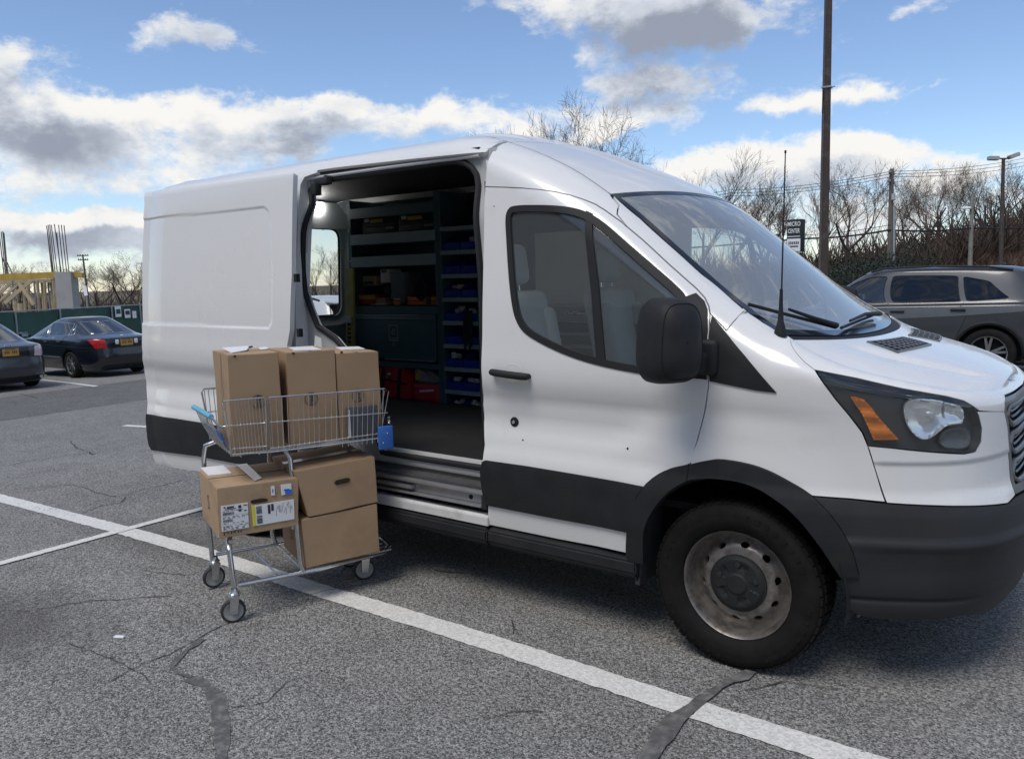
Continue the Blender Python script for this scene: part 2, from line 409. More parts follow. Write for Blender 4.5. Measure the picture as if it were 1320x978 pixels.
def panel(mb, surf, poly, holes=(), off=0., lip=.012, step=(.045, .045), mirror=None, back=False, disp=None):
    """cut a panel out of a surface: fine triangulation with the surface's own normals, edges turned inwards by lip"""
    st = np.asarray(step, float); poly = np.asarray(poly, float)
    loops = [dens(poly, st*.6)]+[dens(np.asarray(h, float), st*.6) for h in holes]
    u0, v0 = loops[0].min(0); u1, v1 = loops[0].max(0)
    gu = np.arange(u0+st[0]*.5, u1, st[0]); gv = np.arange(v0+st[1]*.5, v1, st[1])
    G = np.array([(a, b) for a in gu for b in gv]) if len(gu) and len(gv) else np.zeros((0, 2))
    if len(G):
        k = pip(G, loops[0])
        for h in loops[1:]: k &= ~pip(G, h)
        for h in loops: k &= edist(G/st, h/st) > .35
        G = G[k]
    allp = np.concatenate(loops+[G]); edges = []; b = 0
    for h in loops:
        n = len(h); edges += [(b+i, b+(i+1) % n) for i in range(n)]; b += n
    sc = 1.0/st
    vo, eo, fo, _, _, _ = delaunay_2d_cdt([Vector(p*sc) for p in allp], edges, [], 0, 1e-7)
    V = np.array([tuple(v) for v in vo])/sc; T = np.array([f for f in fo if len(f) == 3])
    c = V[T].mean(1); k = pip(c, loops[0])
    for h in loops[1:]: k &= ~pip(c, h)
    T = T[k]
    def ev(uv, d):
        n = surf.N(uv[:, 0], uv[:, 1]); p = surf.P(uv[:, 0], uv[:, 1])+n*(off-d)
        if disp is not None:
            p = p+n*disp(uv)[:, None]
        return p, n
    def nrm(uv, n):
        if disp is None: return n
        e = 1.5e-3
        pu = ev(uv+[e, 0], 0)[0]-ev(uv-[e, 0], 0)[0]; pv = ev(uv+[0, e], 0)[0]-ev(uv-[0, e], 0)[0]
        m = np.cross(pu, pv)*surf.flip; return m/(np.linalg.norm(m, axis=1, keepdims=True)+1e-15)
    P, Nn = ev(V, 0.); Nn = nrm(V, Nn)
    q = V[T]; ar = (q[:, 1, 0]-q[:, 0, 0])*(q[:, 2, 1]-q[:, 0, 1])-(q[:, 2, 0]-q[:, 0, 0])*(q[:, 1, 1]-q[:, 0, 1])
    T = np.where((ar*surf.flip > 0)[:, None], T, T[:, ::-1])
    def emit_(vs, fs, ns):
        if mirror is not None:
            vs = vs.copy(); ns = ns.copy(); vs[:, 1] = mirror-vs[:, 1]; ns[:, 1] *= -1; fs = [tuple(f)[::-1] for f in fs]
        mb.add(vs, fs, ns, smooth=True)
    emit_(P, [tuple(t) for t in T], Nn)
    if lip:
        for i, h in enumerate(loops):
            a, n = ev(h, 0.); bq, _ = ev(h, lip); m = len(h); sg = (1 if area2(h) > 0 else -1)*(1 if i == 0 else -1)*surf.flip
            t = np.roll(a, -1, 0)-np.roll(a, 1, 0); o = np.cross(t, n)*sg; o /= np.linalg.norm(o, axis=1, keepdims=True)+1e-15
            fs = []
            for j in range(m):
                j2 = (j+1) % m; f = (j, j2, m+j2, m+j); fs.append(f if sg < 0 else f[::-1])
            emit_(np.concatenate([a, bq]), fs, np.concatenate([o, o]))
    if back:
        Pb, Nb = ev(V, lip); emit_(Pb, [tuple(t)[::-1] for t in T], -Nb)
    return mb
def seam_tube(mb, surf, uvs, r, off=0., n=6, st=.03, mirror=None, closed=False):
    uvs = np.asarray(uvs, float); pts = []
    m = len(uvs) if closed else len(uvs)-1
    for i in range(m):
        a, b = uvs[i], uvs[(i+1) % len(uvs)]; k = max(1, int(np.abs(b-a).max()/st))
        for j in range(k): pts.append(a+(b-a)*j/k)
    if not closed: pts.append(uvs[-1])
    pts = np.array(pts); P = surf.P(pts[:, 0], pts[:, 1])+surf.N(pts[:, 0], pts[:, 1])*off
    if mirror is not None: P[:, 1] = mirror-P[:, 1]
    return mb.tube(P, r, n, closed=closed)

# ================================================================== materials of the vehicles
mat('van_white', (.775, .775, .765), .29, var=.012, vscale=1.0, coat=.55, col2=(.71, .705, .685), c2scale=9, c2lo=.58, c2hi=.9, rvar=.04)
mat('van_white_dirty', (.62, .62, .61), .5, var=.06, vscale=4, col2=(.36, .35, .32), c2scale=6, c2lo=.5, c2hi=.8)
mat('black_plastic', (.018, .019, .021), .6, spec=.3, var=.25, vscale=8, bump=.12, bscale=400, col2=(.028, .028, .028), c2scale=5, c2lo=.5, c2hi=.8)
mat('bumper_plastic', (.027, .0285, .031), .55, spec=.35, var=.2, vscale=5, bump=.08, bscale=500, col2=(.03, .03, .03), c2scale=5, c2lo=.5, c2hi=.85)
mat('black_gloss', (.01, .011, .012), .15, coat=.3)
mat('rubber', (.012, .012, .013), .7, var=.2)
mat('tyre', (.008, .0077, .0075), .8, spec=.25, var=.3, vscale=20, bump=.1, bscale=200, col2=(.018, .016, .014), c2scale=8, c2lo=.5, c2hi=.8)
mat('steel_rim', (.30, .28, .26), .42, metal=.75, var=.14, vscale=12, col2=(.10, .08, .065), c2scale=16, c2lo=.46, c2hi=.72)
mat('alloy', (.36, .36, .37), .3, metal=.9, var=.05)
mat('chrome', (.75, .75, .76), .12, metal=1., var=.04)
mat('dark_void', (.006, .006, .007), .9)
mat('jamb_grey', (.50, .505, .51), .45, var=.1, vscale=5)
mat('trim_dark', (.018, .02, .022), .7, var=.2)
mat('floor_rubber', (.009, .0095, .010), .75, var=.2, bump=.2, bscale=250)
mat('step_rubber', (.06, .06, .062), .7, var=.2, vscale=30, bump=.2, bscale=300)
mat('zinc', (.45, .46, .47), .35, metal=.7, var=.12, vscale=15)
mat('shelf_teal', (.06, .125, .14), .45, var=.12)
mat('shelf_teal_light', (.27, .36, .37), .4, var=.1)
mat('bin_blue', (.022, .045, .33), .4, var=.1)
mat('seat_vinyl', (.46, .50, .50), .55, var=.12, bump=.1, bscale=300)
mat('dash', (.13, .14, .145), .6, var=.1)
mat('head_housing', (.05, .054, .058), .3, var=.2, coat=.3)
mat('reflector', (.84, .85, .86), .2, metal=.8, var=.02)
mat('amber', (.75, .21, .02), .22, var=.1, vscale=60, coat=.5)
mat('grille_plastic', (.11, .12, .13), .35, var=.1, coat=.2)
glass('clear_lens', (.93, .95, .96), 1.1)
glass('side_glass', (.88, .91, .90), 1.0, .075)
glass('windscreen_glass', (.74, .80, .80), 1.25, .27, 1.75)
mat('beige_board', (.70, .69, .64), .7, var=.05)
mat('cab_trim', (.55, .56, .55), .7, var=.05)
mat('panel_grey', (.34, .36, .37), .55, var=.08)
emit('lamp_white', (1, .97, .92), 32.0)

# ================================================================== the van
van = thing('cargo_van', 'white cargo van with its sliding side door pushed open', 'van')
WC = .345                                   # wheel centre height
prof_z = [.18, .30, .36, .40, .49, .55, .70, .745, .80, .92, 1.03, 1.12, 1.18, 1.28, 1.45, 1.70, 2.0, 2.2, 2.36]
prof_y = [.10, .075, .052, .038, .022, .012, .006, .012, .024, .026, .020, .010, .006, .012, .022, .046, .082, .112, .14]
f_prof = pchip(prof_z, prof_y)
plan_pts = np.array([(0, 0), (.16, .006), (.30, .028), (.44, .066), (.57, .122), (.69, .205), (.775, .305), (.835, .43), (.878, .58), (.905, .76), (.915, 1.03)])
seg = np.r_[0, np.cumsum(np.linalg.norm(np.diff(plan_pts, axis=0), axis=1))]
S_END = float(seg[-1])
f_px = pchip(seg, plan_pts[:, 0]); f_py = pchip(seg, plan_pts[:, 1])
f_dx = pchip([.18, .30, .42, .58, .66, .78, .95, 1.08, 1.15, 1.25, 1.40], [.0, .05, .07, .078, .062, .036, .018, -.004, -.026, -.09, -.2])
f_ze = pchip([-4.4, -4.0, -1.55, -1.40, -1.20, -.90, -.63, -.25, -.138, .0, .126, .20, .30, .45, .60, .75, .90, 1.1, 1.3, S_END], [2.255, 2.310, 2.312, 2.298, 2.235, 2.103, 1.935, 1.633, 1.543, 1.445, 1.370, 1.338, 1.290, 1.240, 1.206, 1.176, 1.152, 1.132, 1.120, 1.116])
f_sw = pchip([-4.4, -1.5, -.9, -.63, .126, .3, .6, .9, S_END], [.20, .20, .20, .19, .16, .13, .08, .05, .05])
f_sh = pchip([-4.4, -1.5, -.9, -.63, .126, .3, .6, .9, S_END], [.13, .13, .20, .22, .16, .10, .07, .06, .06])
def plan(s):
    neg = s < 0; sp = np.maximum(s, 0); x = np.where(neg, s, f_px(sp)); y = np.where(neg, 0., f_py(sp)); e = 1e-3
    tx = np.where(neg, 1., f_px(np.minimum(sp+e, S_END))-f_px(np.maximum(sp-e, 0))); ty = np.where(neg, 0., f_py(np.minimum(sp+e, S_END))-f_py(np.maximum(sp-e, 0)))
    l = np.hypot(tx, ty)+1e-12; return x, y, -ty/l, tx/l      # point and inward normal
def strip_fn(s, z):
    s, z = np.broadcast_arrays(s, z); x, y, nx, ny = plan(s); ze = f_ze(s)
    d = f_prof(z)
    r = np.hypot(s, z-WC); arch = sst(r, .62, .80)
    # long scoop in the flank, fading round the wheel arch and in front of it
    sc = .024*np.exp(-((z-.93)/.085)**2)+.012*np.exp(-((z-1.03)/.05)**2)
    d = d+sc*np.where(s < 0, arch, arch*(1-sst(s, .0, .45)))
    d = d-.016*(1-sst(r, .40, .66))*(z < 1.2)
    # rounded rear corner
    rc = np.clip((-4.13-s)/.17, 0, 1); d = d+.13*(1-np.sqrt(np.clip(1-rc*rc, 0, 1)))
    sh = f_sh(s); q = np.clip((z-(ze-sh))/sh, 0, 1); d = d+f_sw(s)*(1-np.sqrt(np.clip(1-q*q*.985, 0, 1)))
    w = sst(s, .15, 1.0)
    # the step in the nose at the bumper's top and the crease below the headlamp
    return np.stack([x+nx*d+f_dx(z)*w, y+ny*d, z], -1)

def strip_v(s, z): return strip_fn(s, np.minimum(z, f_ze(s)))
side = Surf(strip_v, -4.3, S_END, .18, 2.305, flip=1, nu=420, nv=220)
MIR = 2.06
f_xc = pchip([-4.3, -1.45, -1.0, -.63, -.25, .126, .2, .4, .7, 1.0, 1.3, S_END], [-4.26, -1.42, -.90, -.52, -.125, .27, .34, .50, .68, .79, .855, .88])
f_zc = pchip([-4.3, -4.0, -1.6, -1.40, -1.0, -.63, -.25, .126, .2, .4, .7, 1.0, 1.3, S_END], [2.31, 2.37, 2.37, 2.335, 2.165, 1.980, 1.655, 1.332, 1.308, 1.275, 1.222, 1.178, 1.145, 1.116])
def top_fn(s, t):
    s, t = np.broadcast_arrays(s, t); E = strip_v(s, f_ze(s)); m = t > 1; q = np.where(m, 2-t, t)
    C = strip_v(np.full_like(s, S_END), np.full_like(s, f_ze(S_END)))[..., 0]
    xc = np.minimum(f_xc(s)+(s >= S_END-1e-6)*0, C)
    xc = xc+(C-f_xc(S_END))*sst(s, 1.0, S_END)
    h = 1-(1-q)**2.2; rise = 1-np.power(np.maximum(1-q, 1e-9), np.where(s < -.9, 3.0, 2.2))
    x = E[..., 0]+(xc-E[..., 0])*h; y = E[..., 1]+(1.03-E[..., 1])*q; z = E[..., 2]+(f_zc(s)-E[..., 2])*rise
    return np.stack([x, np.where(m, 2.06-y, y), z], -1)
top = Surf(top_fn, -4.3, S_END, 0., 2., flip=1, nu=300, nv=120)

def E_(s, dz=0.): return ('uv', s, float(f_ze(s))-dz)
def both(name, m, build_fn, right_only=False, label=None):
    """build a panel on the near side and its mirror twin on the far side"""
    mb = MB(); build_fn(mb, None); o = mb.build(name, m, van)
    if not right_only:
        mb = MB(); build_fn(mb, MIR); mb.build(name, m, van)
    return o

ARCH = lambda r, a0, a1, n=26: [('uv', r*math.cos(rad(a0+(a1-a0)*i/n)), WC+r*math.sin(rad(a0+(a1-a0)*i/n))) for i in range(n+1)]
# --- front door
door_px = [(625.2, 240.7), (650, 241.4), (675.6, 242.6), (697, 244.6), (717, 247.5), (735, 251.5), (752, 257), (767, 263), (780, 271), (801, 286), (829, 309.5), (863, 341), (898, 372), (909, 384), (914, 395), (915.5, 405), (915, 424), (913, 450), (913.3, 480), (913.5, 496), (911, 515), (906.7, 538), (899, 567), (889.9, 598),
           (867, 604), (845, 616), (832, 626.6), (817, 655), (810, 684), (809, 713), (718, 694.5), (628.7, 676), (629, 650), (624.5, 641), (621, 619), (620, 604), (622, 592), (624.5, 573), (623.5, 545), (622.5, 521), (621, 490), (621.3, 430), (622, 369), (623.3, 310), (624, 264)]
win_px = [(652.3, 281.7), (654.8, 271.3), (661.7, 265.4), (707, 265.2), (738, 268.4), (759, 275.5), (780, 289), (814.7, 320), (846, 347), (875.6, 372.8), (884, 383), (888, 400), (888, 440), (886, 482), (876, 488), (850, 485.5), (816.5, 478.8), (800.8, 476.4), (769.5, 469.5), (734.7, 459), (703.4, 445), (679, 431), (668.7, 419), (661.7, 400), (656.5, 354.7), (653.7, 306)]
DOOR = side.uv(door_px); WIN = chaikin(side.uv(win_px), 2)
both('front_door', 'van_white', lambda mb, mi: panel(mb, side, inset(DOOR, .0025), [WIN], lip=.03, mirror=mi))
front_door = van.children[0]; front_door_far = van.children[1]
def under(name, m, fn, par=None, mi=None):
    mb = MB(); fn(mb, mi); return mb.build(name, m, par or van)
WIN_G = inset(WIN, .026)
for mi, par in ((None, front_door), (MIR, front_door_far)):
    under('window_frame', 'rubber', lambda mb, mi: panel(mb, side, inset(WIN, -.003), [WIN_G], off=.004, lip=.02, mirror=mi, step=(.03, .03)), par, mi)
    under('window_glass', 'side_glass', lambda mb, mi: panel(mb, side, inset(WIN_G, -.004), off=-.006, lip=0, mirror=mi), par, mi)
    BAR = side.uv([(755.6, 272), (764.5, 276), (772, 370), (780.5, 471), (769, 468.5), (762.5, 380)])
    under('window_bar', 'rubber', lambda mb, mi: panel(mb, side, BAR, off=.003, lip=.012, mirror=mi), par, mi)
    MOLD = side.uv([(627, 593), (680, 600.5), (740, 610.5), (795, 620), (830.5, 627), (822, 640), (814, 660), (809.8, 685), (720, 667.5), (629.5, 650), (624.5, 640), (621.2, 619), (620.5, 605), (623, 595)])
    under('side_moulding', 'black_plastic', lambda mb, mi: panel(mb, side, MOLD, off=.012, lip=.012, mirror=mi), par, mi)
# handle: black grip over a shallow dish
HD = side.uv([(634, 479)])[0]
def handle(par, mi, at, px_a, px_b):
    a = side.P(*side.uv([px_a])[0]); b = side.P(*side.uv([px_b])[0]); f = (lambda p: np.array([p[0], MIR-p[1], p[2]])) if mi else (lambda p: p)
    o = np.array([0, -.028, 0]); mb = MB()
    pts = [a, a+o*.8, a+o+(b-a)*.12, (a+b)/2+o*1.15, b+o-(b-a)*.12, b+o*.8, b]
    mb.tube([f(p) for p in pts], [.012, .016, .0175, .0175, .0175, .016, .012], 10); mb.build('door_handle', 'black_plastic', par)
for mi, par in ((None, front_door), (MIR, front_door_far)): handle(par, mi, None, (638, 479), (682, 485))
mb = MB(); dish = chaikin(side.uv([(650, 478), (653, 471), (662, 469), (670, 472), (674, 480), (672, 490), (664, 494), (654, 490)]), 2)
panel(mb, side, dish, off=.002, lip=.001, step=(.01, .01), disp=lambda q: -.012*np.clip(edist(q, dish)/.02, 0, 1)); mb.build('handle_dish', 'van_white', front_door)
LP = side.P(*side.uv([(663.7, 543.5)])[0]); mb = MB()
mb.lathe([(0, -.012), (.011, -.012), (.012, -.007), (.022, -.007), (.024, 0.0), (.024, .01)], LP, 'y', 24); mb.build('door_lock', 'black_plastic', front_door)
mb = MB(); mb.lathe([(0, -.0145), (.008, -.0145), (.009, -.011)], LP, 'y', 16); mb.build('key_barrel', 'chrome', front_door)
for cpx_, r_ in (((674, 567), .004), ((809, 578), .005), ((637, 266), .003)):
    q_ = side.uv([cpx_])[0]; mb = MB(); mb.lathe([(0, -.0015), (r_, -.001), (r_*1.1, .002)], side.P(*q_), 'y', 8); mb.build('paint_chip', 'dark_void', front_door)
# --- black sail panels ahead of the window
for mi, par in ((None, front_door), (MIR, front_door_far)):
    SP = side.uv([(884, 383), (897, 378.5), (908, 389), (912.3, 400), (912.7, 424), (911, 450), (911.2, 489), (895, 487.5), (882, 487)])
    under('sail_panel', 'black_plastic', lambda mb, mi: panel(mb, side, SP, off=.006, lip=.01, mirror=mi), par, mi)
FSAIL = side.uv([(917.5, 407), (935, 428), (960, 458), (986, 489), (1001, 506), (975, 503), (945, 497), (915.2, 491), (914.7, 450)])
both('sail_panel', 'black_plastic', lambda mb, mi: panel(mb, side, FSAIL, off=.005, lip=.01, mirror=mi))

# --- fender
fend_px = [(936.5, 426), (947, 413), (961, 399.5), E_(.0), E_(.07), E_(.126), (1020, 430.5), (1021.4, 446), (1028, 456), (1037, 466), (1050, 476), (1077, 514.5), (1096, 537), (1111.6, 557.5), (1118.8, 574.7), (1130, 610), (1141.7, 647), (1095, 642.5), (1047, 639),
           (1029, 627), (996, 609), (963.6, 597.6), (924, 592), (889.9, 598), (899, 567), (906.7, 538), (911, 515), (913.5, 496), (913.3, 480), (913, 450), (915, 424), (915.5, 404)]
FEND = side.uv(fend_px[:18]); FEND = np.concatenate([FEND, smooth_open(side.uv(fend_px[18:25]), 4), side.uv(fend_px[25:])])
both('fender', 'van_white', lambda mb, mi: panel(mb, side, inset(FEND, .0022), lip=.02, mirror=mi, step=(.03, .03)))
# --- windscreen pillar and the side of the roof
pil_px = [(795.6, 276.5), (798, 265), E_(-.645), E_(-.5), E_(-.35), E_(-.2), E_(-.06), (961, 399.5), (947, 413), (936.5, 426), (915.5, 404), (914, 395), (909, 384), (898, 372), (863, 341), (829, 309.5), (808, 292)]
PIL = side.uv(pil_px); both('windscreen_pillar', 'van_white', lambda mb, mi: panel(mb, side, inset(PIL, .002), lip=.02, mirror=mi, step=(.03, .03)))
RS0 = float(side.uv([(630, 205)])[0][0])
rs_px = [('uv', RS0, 2.12), ('uv', RS0, 2.30)]+[E_(s) for s in np.linspace(RS0, -.66, 9)]+[(798, 265), (795.6, 276.5), (808, 292), (801, 286), (780, 271), (767, 263), (752, 257), (735, 251.5), (717, 247.5), (697, 244.6), (675.6, 242.6), (650, 241.4), (625.2, 240.7)]
RSD = side.uv(rs_px); both('roof_side', 'van_white', lambda mb, mi: panel(mb, side, inset(RSD, .002), lip=.02, mirror=mi, step=(.04, .03)))
# --- roof skins, windscreen, cowl
RB = [(-4.3, .0), (RS0-.003, .0), (RS0-.003, 2.), (-4.3, 2.)]
def ribs(q):
    t = np.minimum(q[:, 1], 2-q[:, 1]); g = np.zeros(len(q))
    for c in (.30, .55, .80): g += .010*(sst(t, c-.06, c-.03)-sst(t, c+.03, c+.06))
    return g*sst(q[:, 0], -4.2, -4.1)*(1-sst(q[:, 0], RS0-.12, RS0-.04))
under('roof', 'van_white', lambda mb, mi: panel(mb, top, RB, lip=.02, step=(.06, .02), disp=ribs))
under('roof', 'van_white', lambda mb, mi: panel(mb, top, [(RS0+.003, .0), (-.66, .0), (-.66, 2.), (RS0+.003, 2.)], lip=.02, step=(.03, .03)))
under('windscreen_surround', 'black_gloss', lambda mb, mi: panel(mb, top, [(-.655, .0), (.155, .0), (.155, 2.), (-.655, 2.)], [[(-.635, .035), (.11, .05), (.11, 1.95), (-.635, 1.965)]], off=-.002, lip=.01, step=(.03, .03)))
under('windscreen', 'windscreen_glass', lambda mb, mi: panel(mb, top, [(-.64, .03), (.115, .045), (.115, 1.955), (-.64, 1.97)], off=-.004, lip=0, step=(.03, .03)))
under('cowl', 'black_plastic', lambda mb, mi: panel(mb, top, [(.155, .012), (.205, .012), (.205, 1.988), (.155, 1.988)], off=-.008, lip=.02, step=(.02, .03)))
# --- bonnet: its flank on the side surface and its top
hs_px = [(1020, 430.5), (1021.4, 446), (1028, 456), (1037, 466), (1050, 476), (1106, 487), (1163, 500), (1220, 510), (1243, 516), (1254.7, 523), (1263, 529), (1280, 530), (1294.5, 530), (1294.8, 518)]
HB = [tuple(q) for q in side.uv(hs_px)]
s_gr = HB[-1][0]
HB += [(s_gr+.05, float(f_ze(s_gr+.05))-.016), (s_gr+.16, float(f_ze(s_gr+.16))-.012), (S_END, float(f_ze(S_END))-.012), (S_END, float(f_ze(S_END)))]+[(s, float(f_ze(s))) for s in np.linspace(S_END-.05, .205, 26)]
HBa = np.array(HB)
mb = MB()
for mi in (None, MIR): panel(mb, side, HBa, lip=.02, mirror=mi, step=(.03, .02))
def hood_disp(q):
    t = np.minimum(q[:, 1], 2-q[:, 1]); c = .30+.10*sst(q[:, 0], .2, .9)
    return (-.012*np.exp(-((t-c)/.07)**2))*sst(q[:, 0], .22, .32)*(1-sst(q[:, 0], .8, 1.1))
panel(mb, top, [(.207, .0), (S_END-.02, .0), (S_END-.02, 2.), (.207, 2.)], lip=.02, step=(.03, .03), disp=hood_disp)
bonnet = mb.build('bonnet', 'van_white', van)
for k, (px, sgn) in enumerate((((1160, 443), 0), ((1160, 443), 1))):
    q = top.uv([(1117, 441), (1163, 435), (1201, 445), (1157, 455)])
    if sgn: q = np.stack([q[:, 0], 2-q[:, 1]], 1)
    mb = MB(); qi = inset(q, .012); panel(mb, top, q, [qi], off=.006, lip=.006, step=(.02, .02)); fr = mb.build('bonnet_vent', 'grille_plastic', bonnet)
    mb = MB(); panel(mb, top, qi, off=.0015, lip=0, step=(.02, .02)); fr2 = mb.build('vent_recess', 'dark_void', bonnet)
    c = qi; mb = MB()
    for i in range(1, 8):
        f = i/8; a = c[0]+(c[1]-c[0])*f; b = c[3]+(c[2]-c[3])*f; seam_tube(mb, top, [a, b], .0022, .006, 4)
    for i in range(1, 5):
        f = i/5; a = c[0]+(c[3]-c[0])*f; b = c[1]+(c[2]-c[1])*f; seam_tube(mb, top, [a, b], .0022, .006, 4)
    mb.build('vent_mesh', 'grille_plastic', bonnet)
# --- front fascia, bumper, headlamp, grille
hl_px = [(1050, 476), (1106, 487), (1163, 500), (1220, 510), (1243, 516), (1254.7, 523), (1260.5, 530), (1266, 552), (1264.8, 569), (1257.6, 582), (1243, 585), (1192, 582), (1149, 577.5), (1118.8, 574.7), (1111.6, 557.5), (1096, 537), (1077, 514.5)]
HL = side.uv(hl_px)
fa = [tuple(q) for q in side.uv([(1118.8, 574.7), (1149, 577.5), (1192, 582), (1243, 585), (1257.6, 582), (1264.8, 569), (1266, 552), (1260.5, 530), (1280, 530), (1294.5, 530), (1299, 552), (1302.5, 595), (1306, 623), (1310.6, 637.6), (1301, 648), (1275, 650.8), (1240, 652), (1204.6, 651.3), (1143.4, 648)])]
FAS = np.array(fa)
def fas_disp(q): return -.005*sst(q[:, 1], .902, .890)
both('fascia', 'van_white', lambda mb, mi: panel(mb, side, inset(FAS, .002), lip=.02, mirror=mi, step=(.03, .015), disp=fas_disp))
sg, zg = FAS[13]; sb, zb = FAS[14]
bp = [tuple(q) for q in side.uv([(1047.5, 639.5), (1095, 643), (1143.4, 648.5), (1204.6, 651.8), (1240, 652.5), (1275, 651.3), (1301, 648.5)])]
bp += [(sg, zg-.004), (S_END, zg-.012), (S_END, .285), (1.25, .287), (1.0, .290)]+[tuple(q) for q in smooth_open(side.uv([(1240, 787.5), (1204.6, 793), (1165, 795), (1130, 792.5), (1105, 787.5), (1092, 780)]), 3)]+[tuple(q) for q in side.uv([(1084, 752), (1082.7, 741), (1107, 741)])]+[tuple(q) for q in smooth_open(side.uv([(1107, 741), (1094.5, 700.7), (1071.6, 664.7), (1047.5, 639.5)]), 4)[1:-1]]
BMP = np.array(bp)
def bmp_disp(q):
    z = q[:, 1]; s = q[:, 0]
    g = .010*(1-sst(z, .60, .635))*sst(z, .5, .62)-.010*sst(z, .43, .56)*(1-sst(z, .57, .60))*sst(s, .35, .6)
    g += -.008*np.exp(-((z-.385-.05*np.clip(s-.8, 0, 1))/.008)**2)*sst(s, .3, .4)*(1-sst(s, 1.0, 1.1))
    return g+.014*(1-sst(z, .33, .40))
both('bumper', 'bumper_plastic', lambda mb, mi: panel(mb, side, inset(BMP, .002), off=.004, lip=.03, mirror=mi, step=(.03, .012), disp=bmp_disp))
AMB = side.uv([(1097, 513), (1103, 513.2), (1114.5, 516), (1125, 527), (1134.5, 540), (1147, 553), (1160, 567.5), (1127, 567.8), (1119, 550), (1111.6, 534.6)])
REF = side.uv([(1176, 515), (1186, 513), (1197.5, 513), (1220, 517), (1243, 523), (1246, 546), (1234, 547), (1222, 549), (1212, 558), (1200, 566.5), (1189, 567.5), (1178, 559), (1171, 549), (1167, 538), (1166, 527), (1169, 520)])
REF = chaikin(REF, 1)
for mi in (None, MIR):
    mb = MB(); panel(mb, side, inset(HL, .003), off=-.035, lip=0, mirror=mi, step=(.03, .015))
    # side walls of the lamp well
    a = dens(inset(HL, .003), np.array([.02, .02])); n = len(a)
    p1 = side.P(a[:, 0], a[:, 1]); p2 = p1-side.N(a[:, 0], a[:, 1])*.036
    if mi: p1[:, 1] = MIR-p1[:, 1]; p2[:, 1] = MIR-p2[:, 1]
    mbw = MB(); mbw.add(np.concatenate([p1, p2]), [(i, (i+1) % n, n+(i+1) % n, n+i) for i in range(n)])
    hlo = mb.build('headlight', 'head_housing', van); mbw.build('lamp_well', 'head_housing', hlo)
    mb = MB(); panel(mb, side, AMB, off=-.010, lip=.02, mirror=mi, step=(.012, .012), disp=lambda q: .0014*np.sin(q[:, 1]*420)); mb.build('turn_signal', 'amber', hlo)
    cen = REF.mean(0)
    mb = MB(); panel(mb, side, REF, off=-.010, lip=.012, mirror=mi, step=(.012, .012), disp=lambda q: -.018*np.clip(edist(q, REF)/.045, 0, 1)**.6-.003*np.sign(np.sin(q[:, 0]*55+1.2))*(q[:, 1] > cen[1]-.01)); mb.build('reflector', 'reflector', hlo)
    c2 = cen+np.array([.012, .005]); P0 = side.P(*c2); n0 = side.N(*c2)
    if mi: P0 = np.array([P0[0], MIR-P0[1], P0[2]]); n0 = n0*[1, -1, 1]
    mb = MB(); mb.tube([P0-n0*.045, P0-n0*.008], [.016, .010], 12); mb.build('bulb', 'reflector', hlo)
    low = chaikin(side.uv([(1216, 562), (1226, 553), (1248, 551), (1256, 560), (1255, 574), (1244, 579), (1215, 577)]), 1)
    mb = MB(); panel(mb, side, low, off=-.014, lip=.012, mirror=mi, step=(.012, .012), disp=lambda q: -.015*np.clip(edist(q, low)/.02, 0, 1)); mb.build('side_reflector', 'grille_plastic', hlo)
    mb = MB(); ff = inset(HL, .006)
    for dd in (.012, .03): seam_tube(mb, side, inset(HL, dd)[:5], .002, -.02, 5, mirror=mi)
    mb.build('lamp_ribs', 'head_housing', hlo)
    mb = MB(); panel(mb, side, inset(HL, .004), off=.002, lip=.006, mirror=mi, step=(.03, .015)); mb.build('lens', 'clear_lens', hlo)
# grille: dark opening with a frame and stacked bars
g0 = [tuple(q) for q in side.uv([(1294.8, 518), (1295, 530), (1299, 552), (1302.5, 595), (1306, 623), (1310.6, 637.6)])]
GR = np.array(g0+[(S_END, zg-.010), (S_END, float(f_ze(S_END))-.016), (s_gr+.16, float(f_ze(s_gr+.16))-.016), (s_gr+.05, float(f_ze(s_gr+.05))-.020)])
for mi in (None, MIR):
    mb = MB(); panel(mb, side, inset(GR, .003), [inset(GR, .032)], off=-.004, lip=.04, mirror=mi, step=(.02, .02)); gro = mb.build('grille', 'grille_plastic', van)
    mb = MB(); panel(mb, side, inset(GR, .02), off=-.045, lip=0, mirror=mi); mb.build('grille_back', 'dark_void', gro)
    zt = float(f_ze(S_END))-.035; zb_ = zg+.02; hh = (zt-zb_)/3
    for k in range(3):
        za = zb_+hh*k+.016; zc = za+hh-.034
        def edge_s(z):       # outer grille edge at height z
            e = inset(GR, .034)[:6]; e = e[np.argsort(e[:, 1])]; return float(np.interp(z, e[:, 1], e[:, 0]))
        s0a, s0c = edge_s(za), edge_s(zc)
        loop = [(S_END, za), (s0a+.06, za), (s0a+.015, za+.02), (s0c+.01, zc-.03), (s0c+.05, zc), (S_END, zc)]
        mb = MB(); seam_tube(mb, side, loop, .011, -.012, 8, mirror=mi)
        mid = (za+zc)/2; loop2 = [(S_END, mid-.012), (s0a+.09, mid-.012), (s0a+.07, mid), (s0c+.09, mid+.012), (S_END, mid+.012)]
        seam_tube(mb, side, loop2, .005, -.02, 6, mirror=mi); mb.build('grille_bar', 'grille_plastic', gro)

